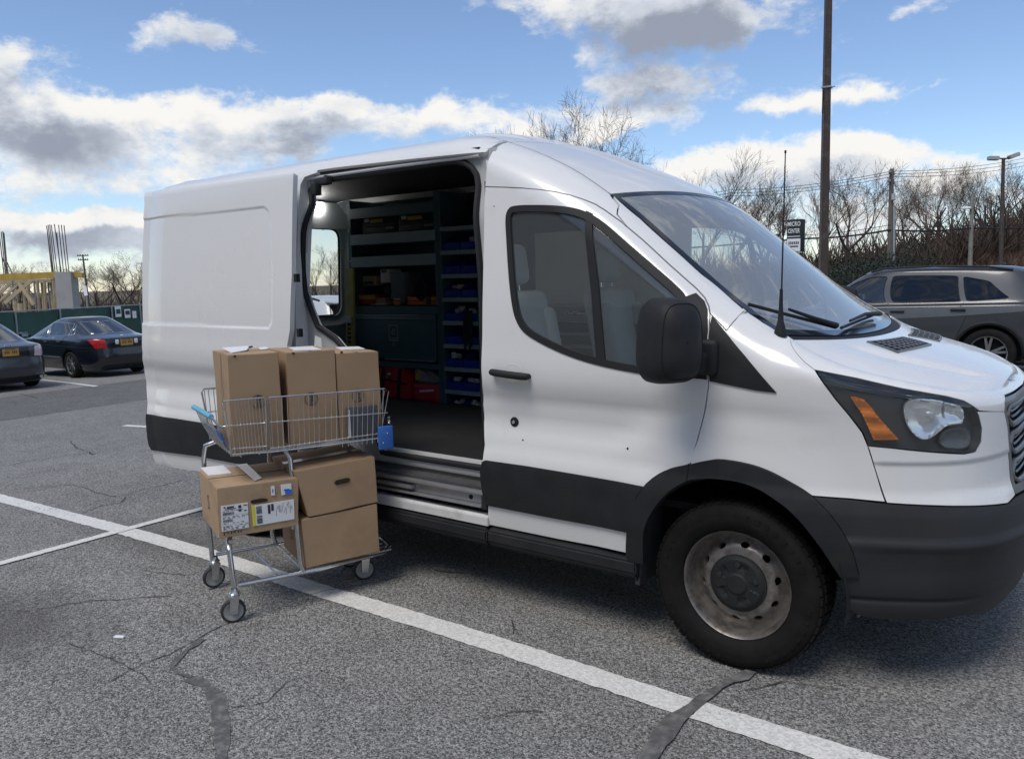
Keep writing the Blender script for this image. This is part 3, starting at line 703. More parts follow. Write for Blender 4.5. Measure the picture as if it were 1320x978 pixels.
# --- wheel arches
ao = [(1107, 741), (1094.5, 700.7), (1071.6, 664.7), (1046, 638.7), (1029, 627), (996, 609), (963.6, 597.6), (924, 592), (890, 598), (865.4, 603.5), (842.5, 617), (829.5, 630), (816, 655), (810, 684), (809, 714), (815, 722), (831, 724)]
ai = [(831, 716), (831.5, 684), (842.5, 658), (862, 634.6), (886.7, 620.5), (905, 617.3), (924, 617), (957, 622), (990, 637), (1022.5, 661), (1048.7, 691), (1071.6, 723.6), (1083, 741)]
ARC = np.concatenate([smooth_open(side.uv(ao[:-2]), 4), side.uv(ao[-2:]), smooth_open(side.uv(ai), 4)])
both('arch_trim', 'black_plastic', lambda mb, mi: panel(mb, side, ARC, off=.016, lip=.05, mirror=mi, step=(.02, .02)))
mb = MB(); seam_tube(mb, side, side.uv([(890, 597), (886.8, 620)]), .003, .0155, 6); mb.build('arch_seam', 'dark_void', van)
AIN = side.uv(ai)
for mi in (None, MIR):
    mb = MB(); prof = [(.40, .02), (.40, .42), (0.0, .42)]; vs = []; n = 30
    for i in range(n+1):
        an = rad(-12+204*i/n)
        for r, y in ((.435, .03), (.435, .46), (.02, .46)):
            vs.append((r*math.cos(an), (MIR-y if mi else y), WC+.03+r*math.sin(an)))
    mb.add(vs, [(i*3+j, i*3+j+1, i*3+j+4, i*3+j+3) for i in range(n) for j in range(2)], smooth=True); mb.build('wheel_well', 'trim_dark', van)
    # mud flap behind the wheel
    mb = MB(); y0 = .05 if not mi else MIR-.05-.17; mb.box((-.415, y0+.085, .43), (.02, .17, .34), ry=rad(6)); mb.build('mud_flap', 'step_rubber', van)

# --- rear flank (behind the pushed-back door), roof rail over the opening, far flank
RL = [(-4.29, .40), (-2.47, .40), (-2.47, 2.3)]+[(s, float(f_ze(s))) for s in np.linspace(-2.5, -4.29, 12)]
hole = np.array([(-3.3+.40*math.cos(a), WC+.40*math.sin(a)) for a in np.linspace(rad(8), rad(172), 20)])
RLa = np.array([(-4.29, .40), (-3.3-.40, .40)]+[tuple(q) for q in hole[::-1]]+[(-3.3+.40, .40), (-2.60, .40), (-2.60, 2.15), (-2.57, 2.19), (-2.47, 2.205), (-2.47, 2.304)]+[(s, float(f_ze(s))) for s in np.linspace(-2.6, -4.29, 10)])
under('rear_flank', 'van_white', lambda mb, mi: panel(mb, side, RLa, lip=.10))
OT = side.uv([(382, 223.5), (430, 216.3), (480, 210.5), (530, 205), (580, 200), (626.5, 196)])
RR = np.array([tuple(q) for q in OT]+[(RS0-.004, 2.303)]+[(s, float(f_ze(s))) for s in np.linspace(RS0-.05, -2.46, 10)]+[(-2.465, 2.30)])
under('roof_rail', 'van_white', lambda mb, mi: panel(mb, side, RR, lip=.06, step=(.04, .03)))
FARP = np.array([(-4.29, .40), (-3.7, .40)]+[tuple(q) for q in hole[::-1]]+[(-2.9, .40), (RS0-.004, .40), (RS0-.004, 2.303)]+[(s, float(f_ze(s))) for s in np.linspace(RS0-.1, -4.29, 14)])
under('far_flank', 'van_white', lambda mb, mi: panel(mb, side, FARP, lip=.03, mirror=MIR))
tt = np.linspace(0, 2, 50); hp_ = top.P(np.full(50, -4.298), tt); mb = MB(); hq = hp_.copy(); hq[:, 2] -= .24; hq[:, 0] += .075
mb.add(np.concatenate([hp_, hq]), [(i, i+1, 50+i+1, 50+i) for i in range(49)], smooth=True); mb.build('rear_header', 'van_white', van)
# --- sliding door pushed back along the flank
DY = .118
def sd_fn(s, z):
    p = strip_v(np.zeros_like(s)-3.0, z); s, z = np.broadcast_arrays(s, z)
    te = np.clip((-3.80-s)/.24, 0, 1); bow = .016*((s+3.2)/.85)**2
    return np.stack([s, p[..., 1]-DY+.022*te**2+bow, z], -1)
sdoor = Surf(sd_fn, -4.2, -2.3, .36, 2.28, flip=1)
sd = [(187.3, 248), (230, 242), (280, 236), (330, 229.5), (378.6, 223), (376.5, 300), (376, 356), (373.7, 425), (370, 445), ('uv', -2.50, 1.05), ('uv', -2.50, .80), ('uv', -2.47, .42), (258, 607.5), (202, 600), (196.5, 580), (193.5, 573), (190.6, 553), (189.6, 536), (190.4, 518), (188.7, 499), (186.2, 479), (183.8, 454.5), (183.2, 420), (182.3, 381), (182.4, 332), (184.6, 283), (186.4, 262)]
SD = sdoor.uv(sd)
rec = sdoor.uv([(175, 283), (260, 274), (330, 266.5), (341, 266), (347.5, 273), (349, 300), (351, 360), (351, 415), (346, 424), (335, 424.5), (260, 420), (175, 417)])
rec[0, 0] = rec[-1, 0] = -4.4
rec = round_corners(rec, .05)
def sd_disp(q):
    i = pip(q, rec); d = edist(q, rec); sg = np.where(i, d, -d); return -.007*sst(sg, -.004, .012)
mb = MB(); panel(mb, sdoor, SD, lip=.032, step=(.0125, .0125), disp=sd_disp, back=True); slide = mb.build('sliding_door', 'van_white', van)
SM = sdoor.uv([(190.4, 533.5), (225, 539), (257, 544), ('uv', -2.50, .715), ('uv', -2.49, .515), (257, 587), (225, 583), (197, 579.5), (193.7, 573), (190.8, 553), (189.8, 538)])
mb = MB(); panel(mb, sdoor, SM, off=.012, lip=.012, step=(.04, .04)); mb.build('side_moulding', 'black_plastic', slide)
# leading edge of the door: latch and fittings
for z in (1.62, 1.32, 1.16):
    mb = MB(); mb.box((-2.437, .030-DY, z), (.022, .026, .045)); mb.build('latch', 'black_plastic', slide)
mb = MB(); mb.box((-2.43, .06-DY, 1.02), (.03, .06, .10), bev=.006); mb.build('lock_plate', 'trim_dark', slide)

# --- the opening: jambs, seal, step and rails
seal_px = [(412, 420), (403, 398), (396, 376), (393.5, 350), (393, 327), (394, 290), (397, 262), (401, 246), (407, 237.5), (425, 232), (470, 225.5), (530, 216), (575, 209.5), (590, 208.3), (601, 210.8), (610, 217), (616, 226), (620, 241)]
sealP = [on_axis(u, v, 1, .11 if v > 255 else .155) for u, v in seal_px]
SEAL = [(p[0], p[2]) for p in sealP]+[(-1.29, 1.6), (-1.29, .66), (-2.02, .66), (-2.07, .80), (-2.14, 1.02), (-2.24, 1.18), (-2.36, 1.28)]
SEAL = np.array(SEAL)
jy = lambda z: .10+.055*sst(z, 1.85, 2.12)
flat = Surf(lambda u, v: np.stack([u, jy(v)+0*u, v], -1), -3., 0, 0, 3, flip=1, nu=10, nv=10)
outl = np.array([(-2.80, .62), (-1.235, .62), (-1.235, 2.21), (-2.80, 2.21)])
mb = MB(); panel(mb, flat, outl, [SEAL], lip=.03); jamb = mb.build('door_frame', 'jamb_grey', van)
mb = MB(); mb.tube([(x, float(jy(z))-.005, z) for x, z in dens(SEAL, np.array([.05, .05]))], .016, 8, closed=True); mb.build('door_seal', 'rubber', jamb)
mb = MB(); mb.tube([on_axis(u, v, 1, .135) for u, v in ((392, 231.5), (440, 224.5), (500, 216), (560, 208), (618, 201))], .009, 8); mb.build('door_track', 'jamb_grey', jamb)
mb = MB(); mb.prism([(.0, .0), (.05, .0), (.05, .02), (.0, .02)], lambda a, b, d: (d, a+.14, 2.20+b), -2.5, -1.32); mb.build('track_cover', 'trim_dark', jamb)
mb = MB(); mb.box((-2.40, .105, 2.15), (.09, .05, .04), bev=.008); mb.box((-2.44, .08, 2.11), (.04, .05, .07), bev=.006); mb.cyl((-2.37, .09, 2.165), (-2.37, .13, 2.165), .016, 12); mb.build('door_roller', 'trim_dark', jamb)
mb = MB(); mb.box((-1.245, .13, 1.3), (.03, .06, 1.5)); mb.build('door_pillar', 'trim_dark', jamb)
# (y,z) section of the entrance, swept from the rear jamb to the door pillar
X0, X1 = -2.61, -1.232
def sweep(name, m, sec, par, x0=X0, x1=X1):
    mb = MB(); mb.prism(sec, lambda a, b, d: (d, a, b), x0, x1); return mb.build(name, m, par, bevel=.003)
stp = under('entry_step', 'van_white', lambda mb, mi: mb.prism([(.165, .588), (.19, .588), (.19, .672), (.165, .672)], lambda a, b, d: (d, a, b), X0, X1))
sweep('step_tread', 'step_rubber', [(.045, .565), (.185, .575), (.185, .588), (.045, .578)], stp)
sweep('rail', 'zinc', [(.020, .545), (.060, .545), (.060, .564), (.020, .564)], stp)
sweep('rail', 'zinc', [(.055, .490), (.075, .490), (.075, .545), (.055, .545)], stp)
sweep('rail_lip', 'zinc', [(.022, .478), (.075, .478), (.075, .4895), (.022, .4895)], stp, X0, X1-.04)
sweep('rail_end', 'trim_dark', [(.018, .474), (.056, .474), (.056, .546), (.018, .546)], stp, X1-.035, X1)
sweep('rail_stop', 'zinc', [(.018, .508), (.053, .508), (.053, .526), (.018, .526)], stp, X0, -1.74)
sweep('groove', 'dark_void', [(.08, .44), (.10, .44), (.10, .478), (.08, .478)], stp)
sweep('sill', 'van_white_dirty', [(.022, .392), (.12, .392), (.12, .438), (.034, .445), (.022, .436)], stp)
mb = MB(); mb.lathe([(0, 0), (.012, 0), (.012, .01)], (-1.36, .052, .515), 'y', 16); mb.build('rail_hole', 'dark_void', stp)
# rocker cladding below door and opening
mb = MB(); mb.prism([(.012, .318), (.05, .285), (.30, .285), (.30, .388), (.040, .388), (.012, .372)], lambda a, b, d: (d, a, b), -2.80, -1.236); mb.build('rocker', 'black_plastic', van, bevel=.008)
mb = MB(); mb.prism([(.012, .318), (.05, .285), (.30, .285), (.30, .388), (.040, .388), (.012, .372)], lambda a, b, d: (d, a, b), -1.230, -.42); mb.build('rocker', 'black_plastic', van, bevel=.008)
mb = MB(); mb.prism([(.012, .318), (.05, .285), (.30, .285), (.30, .388), (.040, .388), (.012, .372)], lambda a, b, d: (d, MIR-a, b), -2.9, -.42); mb.build('rocker', 'black_plastic', van, bevel=.008)

# --- inner skins so that shut lines are dark and the hull is closed
def inner(name, m, pol, off, surf=side, mi=None, holes=()): return under(name, m, lambda mb, q: panel(mb, surf, pol, holes, off=off, lip=0, mirror=mi, step=(.07, .07)))
cabin = np.array([(-1.22, .36), (-.52, .36)]+[(.52*math.cos(a), WC+.52*math.sin(a)) for a in np.linspace(rad(178), rad(62), 20)]+[(.16, 1.34)]+[(s, float(f_ze(s))-.02) for s in np.linspace(.12, -1.3, 16)]+[(-1.25, 2.05)])
for mi in (None, MIR): inner('inner_skin', 'cab_trim', cabin, -.035, mi=mi, holes=[inset(WIN, .012)])
nose = np.array([(.10, .95), (.42, .70), (.52, .36), (1.0, .28), (S_END, .27), (S_END, 1.13), (.9, 1.16), (.5, 1.24), (.16, 1.33)])
for mi in (None, MIR): inner('inner_skin', 'trim_dark', nose, -.05, mi=mi)
under('headliner', 'beige_board', lambda mb, mi: panel(mb, top, [(-1.75, .02), (-.68, .02), (-.68, 1.98), (-1.75, 1.98)], off=-.04, lip=0, step=(.08, .04)))
under('headliner', 'trim_dark', lambda mb, mi: panel(mb, top, [(-4.2, .02), (-1.752, .02), (-1.752, 1.98), (-4.2, 1.98)], off=-.045, lip=0, step=(.08, .04)))
mb = MB(); mb.box((-1.7, 1.03, .33), (4.8, 1.20, .03)); mb.box((-1.66, 1.03, .345), (2.3, 1.84, .03)); mb.box((-4.0, 1.03, .345), (.5, 1.84, .03)); mb.build('underbody', 'dark_void', van)
for mi in (0, 1):
    mb = MB(); y = .11 if not mi else MIR-.11
    mb.add([(-4.15, y+.02, .65), (-2.70, y+.02, .65), (-2.70, y+.02, 2.0), (-4.15, y+.02, 2.0)], [(0, 1, 2, 3)]) if not mi else mb.add([(-4.15, y, .65), (-1.5, y, .65), (-1.5, y-.06, 2.25), (-4.15, y-.06, 2.25)], [(0, 1, 2, 3)])
    mb.build('wall_lining', 'trim_dark', van)
mb = MB(); mb.box((-2.72, 1.03, .655), (2.98, 1.72, .03)); mb.build('cargo_floor', 'floor_rubber', van)
mb = MB(); mb.box((-.55, 1.03, .62), (1.35, 1.78, .03)); mb.build('cab_floor', 'floor_rubber', van)

# --- rear doors (their inner side shows through the opening)
rear = Surf(lambda u, v: np.stack([np.full_like(u, -4.24)+.05*np.clip((v-1.2), 0, 2)+0*u, u, v], -1), 0, 2.1, .3, 2.4, flip=-1, nu=10, nv=10)
for k in (0, 1):
    y0, y1 = (.10, 1.025) if k == 0 else (1.035, 1.96)
    w0, w1 = (y0+.17, y0+.74) if k == 0 else (y1-.74, y1-.175)
    wh = round_corners(np.array([(w0, 1.31), (w1, 1.31), (w1, 2.045), (w0, 2.045)]), .10, 6); wh2 = round_corners(np.array([(w0-.07, 1.23), (w1+.07, 1.23), (w1+.07, 2.13), (w0-.07, 2.13)]), .13, 6)
    mb = MB(); panel(mb, rear, round_corners(np.array([(y0, .42), (y1, .42), (y1-.04*(k == 1), 2.17), (y0+.04*(k == 0), 2.17)]), .06), [wh], lip=.03); rd = mb.build('rear_door', 'van_white', van)
    mb = MB()
    rin = Surf(lambda u, v: rear.fn(u, v)+np.array([.05, 0, 0]), 0, 2.1, .3, 2.4, flip=1, nu=10, nv=10)
    panel(mb, rin, round_corners(np.array([(y0+.03, .66), (y1-.03, .66), (y1-.05, 2.15), (y0+.05, 2.15)]), .05), [wh2], lip=.02); mb.build('door_lining', 'panel_grey', rd)
    mb = MB(); a = dens(wh, np.array([.05, .05])); b = wh2; m = min(len(wh), len(wh2)); p1 = rear.P(wh[:, 0], wh[:, 1])+[.004, 0, 0]; p2 = rin.P(wh2[:, 0], wh2[:, 1]); n = len(wh)
    mb.add(np.concatenate([p1, p2]), [(i, (i+1) % n, n+(i+1) % n, n+i) for i in range(n)], smooth=True); mb.build('window_reveal', 'jamb_grey', rd)
    mb = MB(); mb.tube(p1+[.006, 0, 0], .012, 6, closed=True); mb.build('window_seal', 'rubber', rd)
    mb = MB(); panel(mb, rear, inset(wh, -.01), off=.0, lip=0, step=(.1, .1)); mb.build('window_glass', 'side_glass', rd)
mb = MB(); mb.prism([(.19, 2.04), (1.87, 2.04), (1.86, 2.14), (1.74, 2.255), (.32, 2.255), (.20, 2.14)], lambda a, b, d: (d, a, b), -4.165, -4.14); mb.build('rear_frame', 'panel_grey', van)
mb = MB(); lp = on_axis(411, 267, 0, -4.12); mb.box(lp, (.02, .10, .07), bev=.008); mb.build('courtesy_lamp', 'lamp_white', van)

# --- road wheels
def wheel(name, x, y, far=False):
    sg = 1 if far else -1; root = MB()
    R0 = .345
    prof = [(.222, .075), (.235, .098), (.262, .112), (.30, .117), (.325, .108), (.338, .094), (.3445, .080), (.3445, -.080), (.338, -.094), (.325, -.108), (.262, -.112), (.222, -.075)]
    root.lathe([(r, h*sg) for r, h in prof], (0, 0, 0), 'y', 72, close=True)
    # tread blocks
    for i in range(54):
        an = 2*math.pi*i/54
        for hh, w in ((.088, .022), (.045, .034), (0., .034), (-.045, .034), (-.088, .022)):
            a2 = an+(.03 if abs(hh) > .04 else .0)
            r = .3455 if abs(hh) < .08 else .3400
            c = (r*math.cos(a2), hh*sg, r*math.sin(a2)); root.box(c, (.008, w, .030), ry=-a2)
    o = root.build('wheel', 'tyre', van); o.location = (x, y, WC+.0)
    mb = MB(); mb.lathe([(.262, .1125*sg), (.275, .1165*sg), (.285, .1165*sg), (.29, .116*sg)], (0, 0, 0), 'y', 64); 
    mb.build('sidewall_ring', 'tyre', o)
    mb = MB(); mb.lathe([(h_, d*sg) for h_, d in [(.205, -.06), (.206, .05), (.214, .072), (.2195, .082), (.223, .086), (.225, .084), (.2235, .078)]], (0, 0, 0), 'y', 64); mb.build('rim', 'steel_rim', o)
    depth = pchip([0, .10, .125, .150, .165, .185, .205], [.050, .050, .046, .040, .026, .012, .006])
    dsurf = Surf(lambda u, v: np.stack([u*np.cos(v), sg*depth(u)+0*v, u*np.sin(v)], -1), .05, .206, -.2, 7, flip=-sg, nu=10, nv=10)
    disc = Surf(lambda u, v: np.stack([u, sg*depth(np.hypot(u, v)), v], -1), -.21, .21, -.21, .21, flip=-sg, nu=10, nv=10)
    circ = np.array([(.2055*math.cos(a), .2055*math.sin(a)) for a in np.linspace(0, 2*math.pi, 64, endpoint=False)])
    inn = np.array([(.10*math.cos(a), .10*math.sin(a)) for a in np.linspace(0, 2*math.pi, 40, endpoint=False)]); holes = [inn]
    for k in range(10):
        a0 = 2*math.pi*k/10+.2; e = []
        for t in np.linspace(0, 2*math.pi, 14, endpoint=False):
            rr = .158+.011*math.cos(t); aa = a0+.115*math.sin(t); e.append((rr*math.cos(aa), rr*math.sin(aa)))
        holes.append(np.array(e))
    mb = MB(); panel(mb, disc, circ, holes, lip=.012, step=(.012, .012)); mb.build('wheel_disc', 'steel_rim', o)
    mb = MB(); mb.lathe([(0.0, -.02*sg), (.206, -.02*sg)], (0, 0, 0), 'y', 32); mb.build('brake_shield', 'dark_void', o)
    cap = lambda u, v: np.stack([u, sg*(.060+.010*sst(-np.hypot(u, v), -.118, -.095)-.007*np.exp(-((np.hypot(u, v)-.072)/.016)**2)*(np.cos(5*np.arctan2(v, u))>.2)+.006*sst(-np.hypot(u, v), -.045, -.038)), v], -1)
    csurf = Surf(cap, -.13, .13, -.13, .13, flip=-sg, nu=10, nv=10)
    cc = np.array([(.118*math.cos(a), .118*math.sin(a)) for a in np.linspace(0, 2*math.pi, 48, endpoint=False)])
    mb = MB(); panel(mb, csurf, cc, lip=.02, step=(.005, .005)); mb.build('hub_cap', 'black_plastic', o)
    for k in range(5):
        an = 2*math.pi*k/5+.3; mb = MB(); mb.lathe([(0, .072*sg), (.011, .071*sg), (.0135, .062*sg)], (.080*math.cos(an), 0, .080*math.sin(an)), 'y', 12); mb.build('wheel_nut', 'trim_dark', o)
    # raised rim-guard ribs and worn sidewall lettering (unreadable at this size)
    mb = MB()
    for k in range(46):
        if k % 23 in (0, 1, 2, 11, 12, 13, 14): continue
        an = 2*math.pi*k/46+.02; mb.box((.300*math.cos(an), .1172*sg, .300*math.sin(an)), (.020, .003, .012+.008*(k % 3 == 0)), ry=-an)
    q = mb.build('sidewall_marks', 'tyre', o); q['kind'] = 'stuff'
    return o
wheel('wheel', 0, .155); wheel('wheel', -3.3, .165).location.z += float(ground_z(-3.3)); wheel('wheel', 0, MIR-.155, True); wheel('wheel', -3.3, MIR-.165, True).location.z += float(ground_z(-3.3))

# --- door mirror
def mirror(mi):
    f = (lambda p: (p[0], MIR-p[1], p[2])) if mi else (lambda p: tuple(p))
    # outline in the plane square to the van's length, seen from ahead: width along y, height z
    c = np.array([-.185, -.165, 1.345]); vs = []; nr = 22; lay = [(-.075, .80), (-.07, .93), (-.045, 1.0), (.0, 1.0), (.05, .96), (.085, .86), (.105, .68), (.115, .4), (.117, 0.02)]
    yaw = rad(28)
    for (dx, k) in lay:
        for i in range(nr*2):
            an = 2*math.pi*i/(nr*2); cs, sn = math.cos(an), math.sin(an); r = (abs(cs)**3.6+abs(sn)**3.6)**(-1/3.6)
            w, h = .105*(1-.10*sn), .163; yy = w*cs*r*k; zz = h*sn*r*(k if k > .5 else k*1.0)
            x2 = dx*math.cos(yaw)-yy*math.sin(yaw)*-1; y2 = dx*math.sin(yaw)*-1+yy*math.cos(yaw)
            vs.append(f((c[0]+x2, c[1]+y2, c[2]+zz)))
    m = nr*2; fs = [(j*m+i, j*m+(i+1) % m, (j+1)*m+(i+1) % m, (j+1)*m+i) for j in range(len(lay)-1) for i in range(m)]+[tuple(range(m))]
    mb = MB(); mb.add(vs, fs, smooth=True); o = mb.build('door_mirror', 'black_plastic', van)
    mb = MB(); mb.box(f((-.135, -.035, 1.255)), (.10, .10, .075), bev=.02); mb.box(f((-.12, .01, 1.27)), (.13, .06, .14), bev=.02); mb.build('mirror_arm', 'black_plastic', o)
    i0 = 5; ring = [(vs[i0*m+i][0], vs[i0*m+i][1], vs[i0*m+i][2]) for i in range(m)]; cc0 = np.mean(np.array(ring), 0)
    mb = MB(); mb.tube([tuple(cc0+(np.array(q)-cc0)*1.004) for q in ring], .0022, 5, closed=True); mb.build('mirror_seam', 'dark_void', o)
    g = []
    for i in range(m):
        x, y, z = vs[i]; g.append((x-.003, y, z))
    cc = np.mean(np.array(g), 0); g = [tuple(cc+(np.array(q)-cc)*.93+[-.001, 0, 0]) for q in g]
    mb = MB(); mb.add(g, [tuple(range(m))]); mb.build('mirror_glass', 'chrome', o)
    return o
mirror(False); mirror(True)
# --- wipers, washer, aerial
P = lambda px, d=.02: top.P(*top.uv([px])[0])+top.N(*[np.array(q) for q in top.uv([px])[0]])*d
def arm(a, b, c, e):
    mb = MB(); mb.tube([P(a, .03), P(b, .035), P(c, .04)], [.012, .009, .006], 8); w = mb.build('wiper', 'black_plastic', van)
    mb = MB(); mb.tube([P(e[0], .018), P(e[1], .018)], .007, 6); mb.build('wiper_blade', 'rubber', w)
arm((1075, 428), (1045, 420), (1010, 409), ((962, 397), (1075, 427))); arm((1130, 411), (1110, 413), (1090, 424), ((1082, 427.5), (1128, 408)))
ab = side.P(*side.uv([(1006, 430)])[0]); ab = np.array(ab)
tipd = (np.linalg.norm(ab-CP)); t_ = at_depth(1012.5, 194, float((ab-CP)@CF)-.02)
mb = MB(); mb.lathe([(.026, -.01), (.024, .005), (.012, .045), (.008, .10), (.006, .17)], ab, 'z', 16); ant = mb.build('aerial', 'black_plastic', van)
mb = MB(); d_ = (t_-ab); mb.tube([ab+[0, 0, .05], ab+d_*.3, ab+d_*.985, ab+d_*.986, t_], [.004, .0032, .0022, .0045, .004], 8)
n = 60; hel = [ab+d_*(.22+.70*i/(n*4))+np.array([math.cos(i*1.3), math.sin(i*1.3), 0])*.0032 for i in range(n*4)]; mb.tube(hel, .0011, 4); mb.build('aerial_rod', 'rubber', ant)

# --- cab furniture
mb = MB(); sec = [(.36, 1.10), (.36, 1.24), (.20, 1.28), (-.05, 1.27), (-.17, 1.20), (-.20, 1.05), (-.12, .90), (.10, .70), (.36, .70)]
mb.prism(sec, lambda a, b, d: (a, d, b), .18, 1.88); dash = mb.build('dashboard', 'dash', van, bevel=.02)
mb = MB(); mb.tube([(-.33+.05*math.sin(t)*.6, 1.50+.20*math.cos(t), 1.20+.19*math.sin(t)) for t in np.linspace(0, 2*math.pi, 32, endpoint=False)], .015, 8, closed=True)
mb.tube([(-.30, 1.5, 1.20), (-.1, 1.5, 1.12)], .03, 8); mb.box((-.32, 1.5, 1.2), (.03, .36, .03)); mb.build('steering_wheel', 'trim_dark', van)
def seat(y):
    mb = MB(); mb.box((-1.03, y, .93), (.52, .50, .16), bev=.05, ry=rad(-6)); s = mb.build('seat', 'seat_vinyl', van)
    mb = MB(); mb.box((-1.36, y, 1.24), (.15, .48, .58), bev=.06, ry=rad(-12)); 
    for sgn in (-1, 1): mb.box((-1.325, y+sgn*.19, 1.20), (.17, .09, .46), bev=.04, ry=rad(-12))
    mb.build('backrest', 'seat_vinyl', s)
    mb = MB(); mb.box((-1.435, y, 1.665), (.10, .26, .22), bev=.045, ry=rad(-8)); mb.build('headrest', 'seat_vinyl', s)
    mb = MB()
    for sgn in (-1, 1): mb.cyl((-1.42, y+sgn*.07, 1.48), (-1.435, y+sgn*.07, 1.62), .006, 8)
    mb.build('headrest_post', 'chrome', s)
seat(.52); seat(1.54)

# ================================================================== racking inside the van
SHY = 1.55
def sx(u, v): p = on_axis(u, v, 1, SHY); return p[0], p[2]
XA0, XA1, XB0, XB1 = -3.80, -2.868, -2.845, -2.475
rack = MB(); 
rk = None
def part(name, m, fn, par, **k):
    mb = MB(); fn(mb); return mb.build(name, m, par, **k)
rk = part('shelf_unit', 'shelf_teal', lambda mb: (mb.box(((XA0+XA1)/2, 1.90, 1.42), (XA1-XA0, .02, 1.62)), mb.box(((XB0+XB1)/2, 1.895, 1.30), (XB1-XB0, .02, 1.55))), van)
for x in (XA0, XA1-.002, XB0+.004, XB1): part('upright', 'shelf_teal', lambda mb: (mb.box((x, SHY+.012, 1.41), (.035, .025, 1.66)), mb.box((x, SHY+.18, 1.41), (.012, .34, 1.66))), rk)
for i, (za, zb) in enumerate(((2.09, 2.17), (1.885, 1.965), (1.708, 1.79), (1.34, 1.40), (.92, .965), (.587, .66))):
    part('shelf', 'shelf_teal_light' if i in (1, 2) else 'shelf_teal', lambda mb: (mb.box(((XA0+XA1)/2, SHY, (za+zb)/2), (XA1-XA0-.02, .012, zb-za)), mb.box(((XA0+XA1)/2, SHY+.17, za+.008), (XA1-XA0-.03, .33, .012))), rk, bevel=.003)
lk = part('locker_door', 'shelf_teal', lambda mb: mb.box(((XA0+XA1)/2, SHY-.004, 1.16), (XA1-XA0-.06, .02, .35), bev=.006), rk)
part('door_rib', 'shelf_teal', lambda mb: (mb.box(((XA0+XA1)/2, SHY-.018, 1.30), (XA1-XA0-.08, .012, .012), bev=.004)), lk)
part('handle_strip', 'zinc', lambda mb: mb.box((-3.17, SHY-.02, .985), (.52, .012, .008)), lk)
def badge(mb):
    cx, cz = sx(509, 428); y = SHY-.0165
    for a, b, w, h in ((0, .055, .10, .008), (0, -.045, .10, .008), (-.046, .005, .008, .10), (.046, .005, .008, .10), (0, -.062, .10, .012), (-.01, .005, .05, .006), (0.005, .02, .03, .012), (-.005, -.012, .04, .010)):
        mb.box((cx+a, y, cz+b), (w, .002, h))
    mb.lathe([(.010, -.001), (.016, -.001), (.016, .001), (.010, .001)], (cx, y, cz-.09), 'y', 16, close=True)
mat('print_grey', (.30, .33, .34), .5)
part('badge', 'print_grey', badge, lk)
BZ = [1.962-.1715*i for i in range(9)]
for z in BZ: part('bin_shelf', 'shelf_teal_light', lambda mb: (mb.box(((XB0+XB1)/2, SHY+.004, z), (XB1-XB0-.03, .012, .03)), mb.box(((XB0+XB1)/2, SHY+.17, z-.01), (XB1-XB0-.03, .33, .010))), rk)
part('shelf_end', 'shelf_teal', lambda mb: mb.box((-2.36, SHY+.03, 1.40), (.16, .03, 1.7)), rk)
for z in (2.0, 1.76, 1.45, 1.36): part('rivet', 'zinc', lambda mb: [mb.lathe([(0, -.004), (.007, -.003), (.008, .002)], (x, SHY-.002, z+dz), 'y', 10) for x, dz in ((XA0, 0),)], rk)
# blue parts bins
def make_bin(w):
    t = thing('parts_bin', 'x', 'parts bin')
    def f(mb):
        d = .26; h = .10
        mb.add([(-w/2, 0, 0), (w/2, 0, 0), (w/2, d, 0), (-w/2, d, 0)], [(0, 1, 2, 3)])
        mb.box((0, .004, h*.28), (w, .006, h*.56)); mb.box((0, d, h*.5), (w, .006, h))
        for s in (-1, 1): mb.prism([(0, 0), (d, 0), (d, h), (d*.35, h), (0, h*.56)], lambda a, b, q: (q, a, b), s*w/2-.003, s*w/2+.003)
    part('tub', 'bin_blue', f, t)
    part('label_holder', 'bin_blue', lambda mb: mb.box((0, -.003, h_ := .03), (w*.6, .008, .028), bev=.002), t)
    return t
proto = make_bin(.155); rowname = ['top', 'second', 'third', 'fourth', 'fifth', 'sixth', 'seventh', 'bottom']
first = True
random.seed(3)
mat('oddments', (.45, .45, .44), .5, var=.5, vscale=30)
for r in range(8):
    for k, sd_ in enumerate(('left', 'right')):
        b = proto if first else copy_tree(proto); first = False
        b.location = ((XB0+.10, XB0+.272)[k], SHY+.015, BZ[r+1]+.0165)
        b['label'] = 'blue plastic parts bin on the %s step of the bin rack, %s of the pair' % (rowname[r], sd_)
        b['group'] = 'blue parts bins in the van racking'
        if (r, k) in ((0, 1), (2, 0), (3, 0), (3, 1), (5, 0), (6, 0), (6, 1), (7, 0), (7, 1)):
            def junk(mb):
                for _ in range(3):
                    mb.box((random.uniform(-.04, .04), random.uniform(.03, .09), random.uniform(.06, .085)), (random.uniform(.03, .06), .03, random.uniform(.025, .05)), rz=random.uniform(-1, 1), bev=.01, rx=random.uniform(-.6, .6))
            o = part('spare_part', 'oddments', junk, None); o.location = b.location
            tag(o, 'pale bagged fittings heaped in the %s blue bin of the %s step' % (sd_, rowname[r]), 'fittings', 'bagged fittings in the blue bins')
